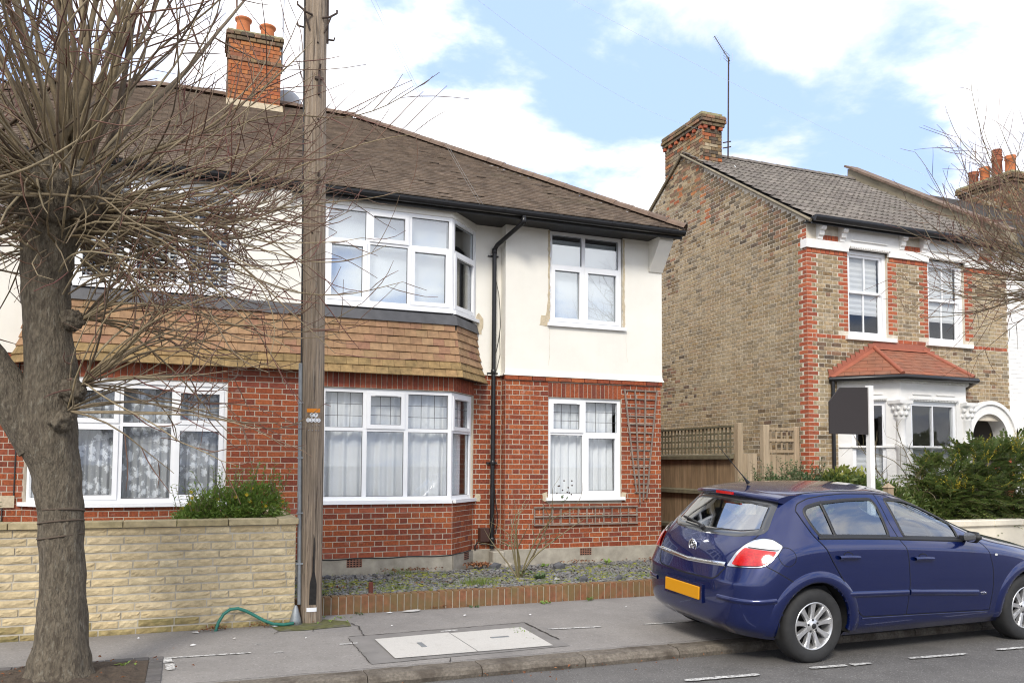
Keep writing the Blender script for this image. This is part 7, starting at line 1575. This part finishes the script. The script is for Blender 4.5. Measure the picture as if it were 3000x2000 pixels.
# aerials and dish
ae = thing('tv_aerial', 'tall thin aerial mast on the chimney with two orange pots', 'aerial', (1.45,15.4,8.9)); mb = MB(); mb.tube([(1.45,15.4,8.85),(1.47,15.4,11.2)], .017, 8); mb.build('mast', m_steel, ae); 
for z in (9.0, 8.9): mb = MB(); mb.tube([(1.41,15.33,z),(1.50,15.38,z)], .012, 6); mb.build('bracket', m_iron, ae)
a2 = thing('tv_aerial', 'roof aerial with angled boom on the stock brick chimney', 'aerial', (10.88,14.82,8.4)); mb = MB(); mb.tube([(10.88,14.82,8.40),(10.92,14.82,10.70)], .017, 8); mb.build('mast', m_iron, a2)
mb = MB(); B0, B1 = Vector((10.92,14.82,10.66)), Vector((10.50,14.75,11.06)); mb.tube([B0+(B0-B1)*.1, B1], .011, 6); mb.build('boom', m_steel, a2); mb = MB()
for i in range(11): q = B0.lerp(B1, .12+.085*i); mb.tube([q-Vector((.03,.10,.03)), q+Vector((.03,.10,.03))], .004, 4)
mb.build('elements', m_steel, a2, 'stuff'); mb = MB()
for i in range(4): q = Vector((10.86,14.82,10.60+.06*i)); mb.tube([q-Vector((.16,.1,0)), q+Vector((.17,.1,.02))], .005, 4)
for sx_ in (-.15, 0, .15): mb.tube([(10.86+sx_,14.82,10.59),(10.87+sx_,14.82,10.80)], .005, 4)
mb.build('reflector', m_steel, a2); 
for z in (8.78, 8.66): mb = MB(); mb.tube([(10.80,14.9,z),(10.95,14.80,z+.02)], .013, 6); mb.build('bracket', m_iron, a2)
di = thing('satellite_dish', 'grey satellite dish just showing over the ridge right of the chimney', 'satellite dish', (1.62,16.0,8.3)); mb = MB(); bm = bmesh.new(); bmesh.ops.create_uvsphere(bm, u_segments=24, v_segments=10, radius=.30)
bmesh.ops.delete(bm, geom=[v for v in bm.verts if v.co.z > .02], context='VERTS'); mb.bm(bm, 0, True, Matrix.Translation((1.62,16.05,8.52)) @ Matrix.Rotation(R(-75), 4, 'X') @ Matrix.Diagonal((1, 1.05, .35, 1))); mb.build('reflector', m_dish, di); mb = MB(); mb.tube([(1.62,16.0,8.2),(1.62,16.05,8.5)], .02, 8); mb.build('mount', m_steel, di)
# sale board
sg = thing('estate_board', 'blank dark notice board on a white post behind the car', 'sign', (8.68,8.72,.1)); mb = MB(); mb.bbox(8.655,8.735,8.69,8.77,0,2.80,.005); mb.build('post', m_wpaint, sg)
mb = MB(); mb.prism([(7.985,2.13),(8.652,2.13),(8.652,2.775),(8.17,2.755),(7.985,2.56)], 8.715, 8.735, T=lambda p: (p[0], p[2], p[1])); fixn(mb.build('board', m_sign, sg))
for x, y, lb in ((9.28,9.0,'short pale timber post top beside the white signpost'),(6.95,9.05,'short pale timber post top behind the car aerial')):
    g = thing('gate_post', lb, 'post', (x, y, 0)); mb = MB(); mb.bbox(x-.05, x+.05, y-.05, y+.05, 0, 1.40, .004); mb.build('post', m_fencel, g); mb = MB(); mb.add([(x-.065,y-.065,1.40),(x+.065,y-.065,1.40),(x+.065,y+.065,1.40),(x-.065,y+.065,1.40),(x,y,1.47)], [(0,1,4),(1,2,4),(2,3,4),(3,0,4),(0,3,2,1)]); mb.build('cap', m_fencel, g)
# trellises
ft = thing('fan_trellis', 'fan-shaped dark wooden trellis fixed to the brick wing', 'trellis', (6.88,11.75,1.1)); T0 = [6.584,6.777,6.972,7.186]; T1 = [6.80,6.862,6.925,6.985]; ZB = [1.26,1.09,1.13,1.16]
for a, b, zb in zip(T0, T1, ZB): mb = MB(); mb.hexa([(b-.011,11.755,zb),(b+.011,11.755,zb),(b+.011,11.772,zb),(b-.011,11.772,zb),(a-.011,11.755,2.93),(a+.011,11.755,2.93),(a+.011,11.772,2.93),(a-.011,11.772,2.93)]); mb.build('upright', m_trel, ft)
for k in range(13): z = 2.91-.1375*k; t = (2.93-z)/(2.93-1.15); x0, x1 = T0[0]+(T1[0]-T0[0])*t, T0[3]+(T1[3]-T0[3])*t; mb = MB(); mb.box(x0-.012, x1+.012, 11.7725, 11.788, z-.009, z+.009); mb.build('cross_slat', m_trel, ft)
lt = thing('trellis_panel', 'long low trellis panel under the ground-floor window of the wing', 'trellis', (5.9,11.75,.76))
for z in (1.04,.90,.768): mb = MB(); mb.box(5.0,6.82,11.755,11.771,z-.010,z+.010); mb.build('rail', m_trel, lt)
for k in range(13): x = 5.012+1.797*k/12; mb = MB(); mb.box(x-.010,x+.010,11.7715,11.787,.765,1.048); mb.build('cross_slat', m_trel, lt)
# hose, stake, fragments
mb = MB(); P = [(.300,8.36,.10),(.325,8.37,.19),(.37,8.38,.265),(.43,8.39,.305),(.50,8.39,.310),(.57,8.38,.285),(.65,8.37,.24),(.74,8.36,.185),(.82,8.36,.150),(.92,8.36,.135),(1.02,8.40,.135)]
mb.tube(P, .0155, 10); tag(mb.build('hose_pipe', m_hose), 'green hose pipe arching out of the pavement beside the pole', 'hose')
mb = MB(); mb.bbox(1.872,1.918,8.945,8.975,.2,.42,.004); tag(mb.build('stake', m_wood), 'short red brown timber stake behind the edging bricks', 'stake')
rnd = random.Random(3)
for x, y, s, lb in ((5.02,10.9,.12,'dark folded slate standing in the bed below the trellis'),(4.5,9.05,.10,'dark scrap of membrane near the edging'),(4.98,9.05,.08,'dark slate shard against the edging bricks'),(4.2,11.35,.12,'dark slate leaning near the downpipe'),(1.75,11.0,.07,'dark pointed stone at the foot of the plinth')):
    mb = MB(); bm = bmesh.new(); bmesh.ops.create_icosphere(bm, subdivisions=1, radius=s)
    for v in bm.verts: v.co = Vector((v.co.x*rnd.uniform(.7, 1.1), v.co.y*.35, v.co.z*rnd.uniform(.4, .8)))
    mb.bm(bm, 0, False, Matrix.Translation((x, y, bz(y)+s*.3)) @ Matrix.Rotation(rnd.uniform(-.4, .4), 4, 'Z')); tag(mb.build('slate_fragment', m_lead), lb, 'slate')
mb = MB(); rr = random.Random(6)
for k in range(7):
    bm = bmesh.new(); bmesh.ops.create_icosphere(bm, subdivisions=1, radius=rr.uniform(.04, .09)); mb.bm(bm, 0, False, Matrix.Translation((4.35+rr.uniform(-.2, .25), 11.6+rr.uniform(-.08, .1), .19)) @ Matrix.Diagonal((1.2, 1, .7, 1)))
tag(mb.build('rubble', m_conc), 'broken concrete rubble at the foot of the downpipe', 'rubble', kind='stuff')
mb = MB(); rr = random.Random(16)
for x, y, s, z in ((.12,8.30,.04,PZ+.006),(2.3,8.74,.11,PZ+.008),(2.05,8.70,.04,PZ+.008),(.84,8.37,.045,PZ+.01),(.10,7.75,.03,PZ+.006),(-.35,8.2,.012,PZ+.006),(2.75,8.30,.02,PZ+.006),(1.9,8.0,.014,PZ+.006),(3.4,8.1,.016,PZ+.006),(4.6,8.2,.016,PZ+.006),(-.85,7.0,.06,PZ+.06),(4.28,9.35,.05,.29),(.45,7.9,.02,PZ+.006),(1.05,7.7,.012,PZ+.006)):
    P = [(x+s*math.cos(a)*rr.uniform(.6, 1.2), y+s*.6*math.sin(a)*rr.uniform(.6, 1.2)) for a in np.linspace(0, 5.6, 7)]; mb.add([(a, b, z+rr.uniform(0, .012)) for a, b in P]+[(x, y, z+.014)], [(i, (i+1) % 7, 7) for i in range(7)])
tag(mb.build('litter', m_litter), 'scraps of pale paper litter on the pavement and bed', 'litter', kind='stuff')
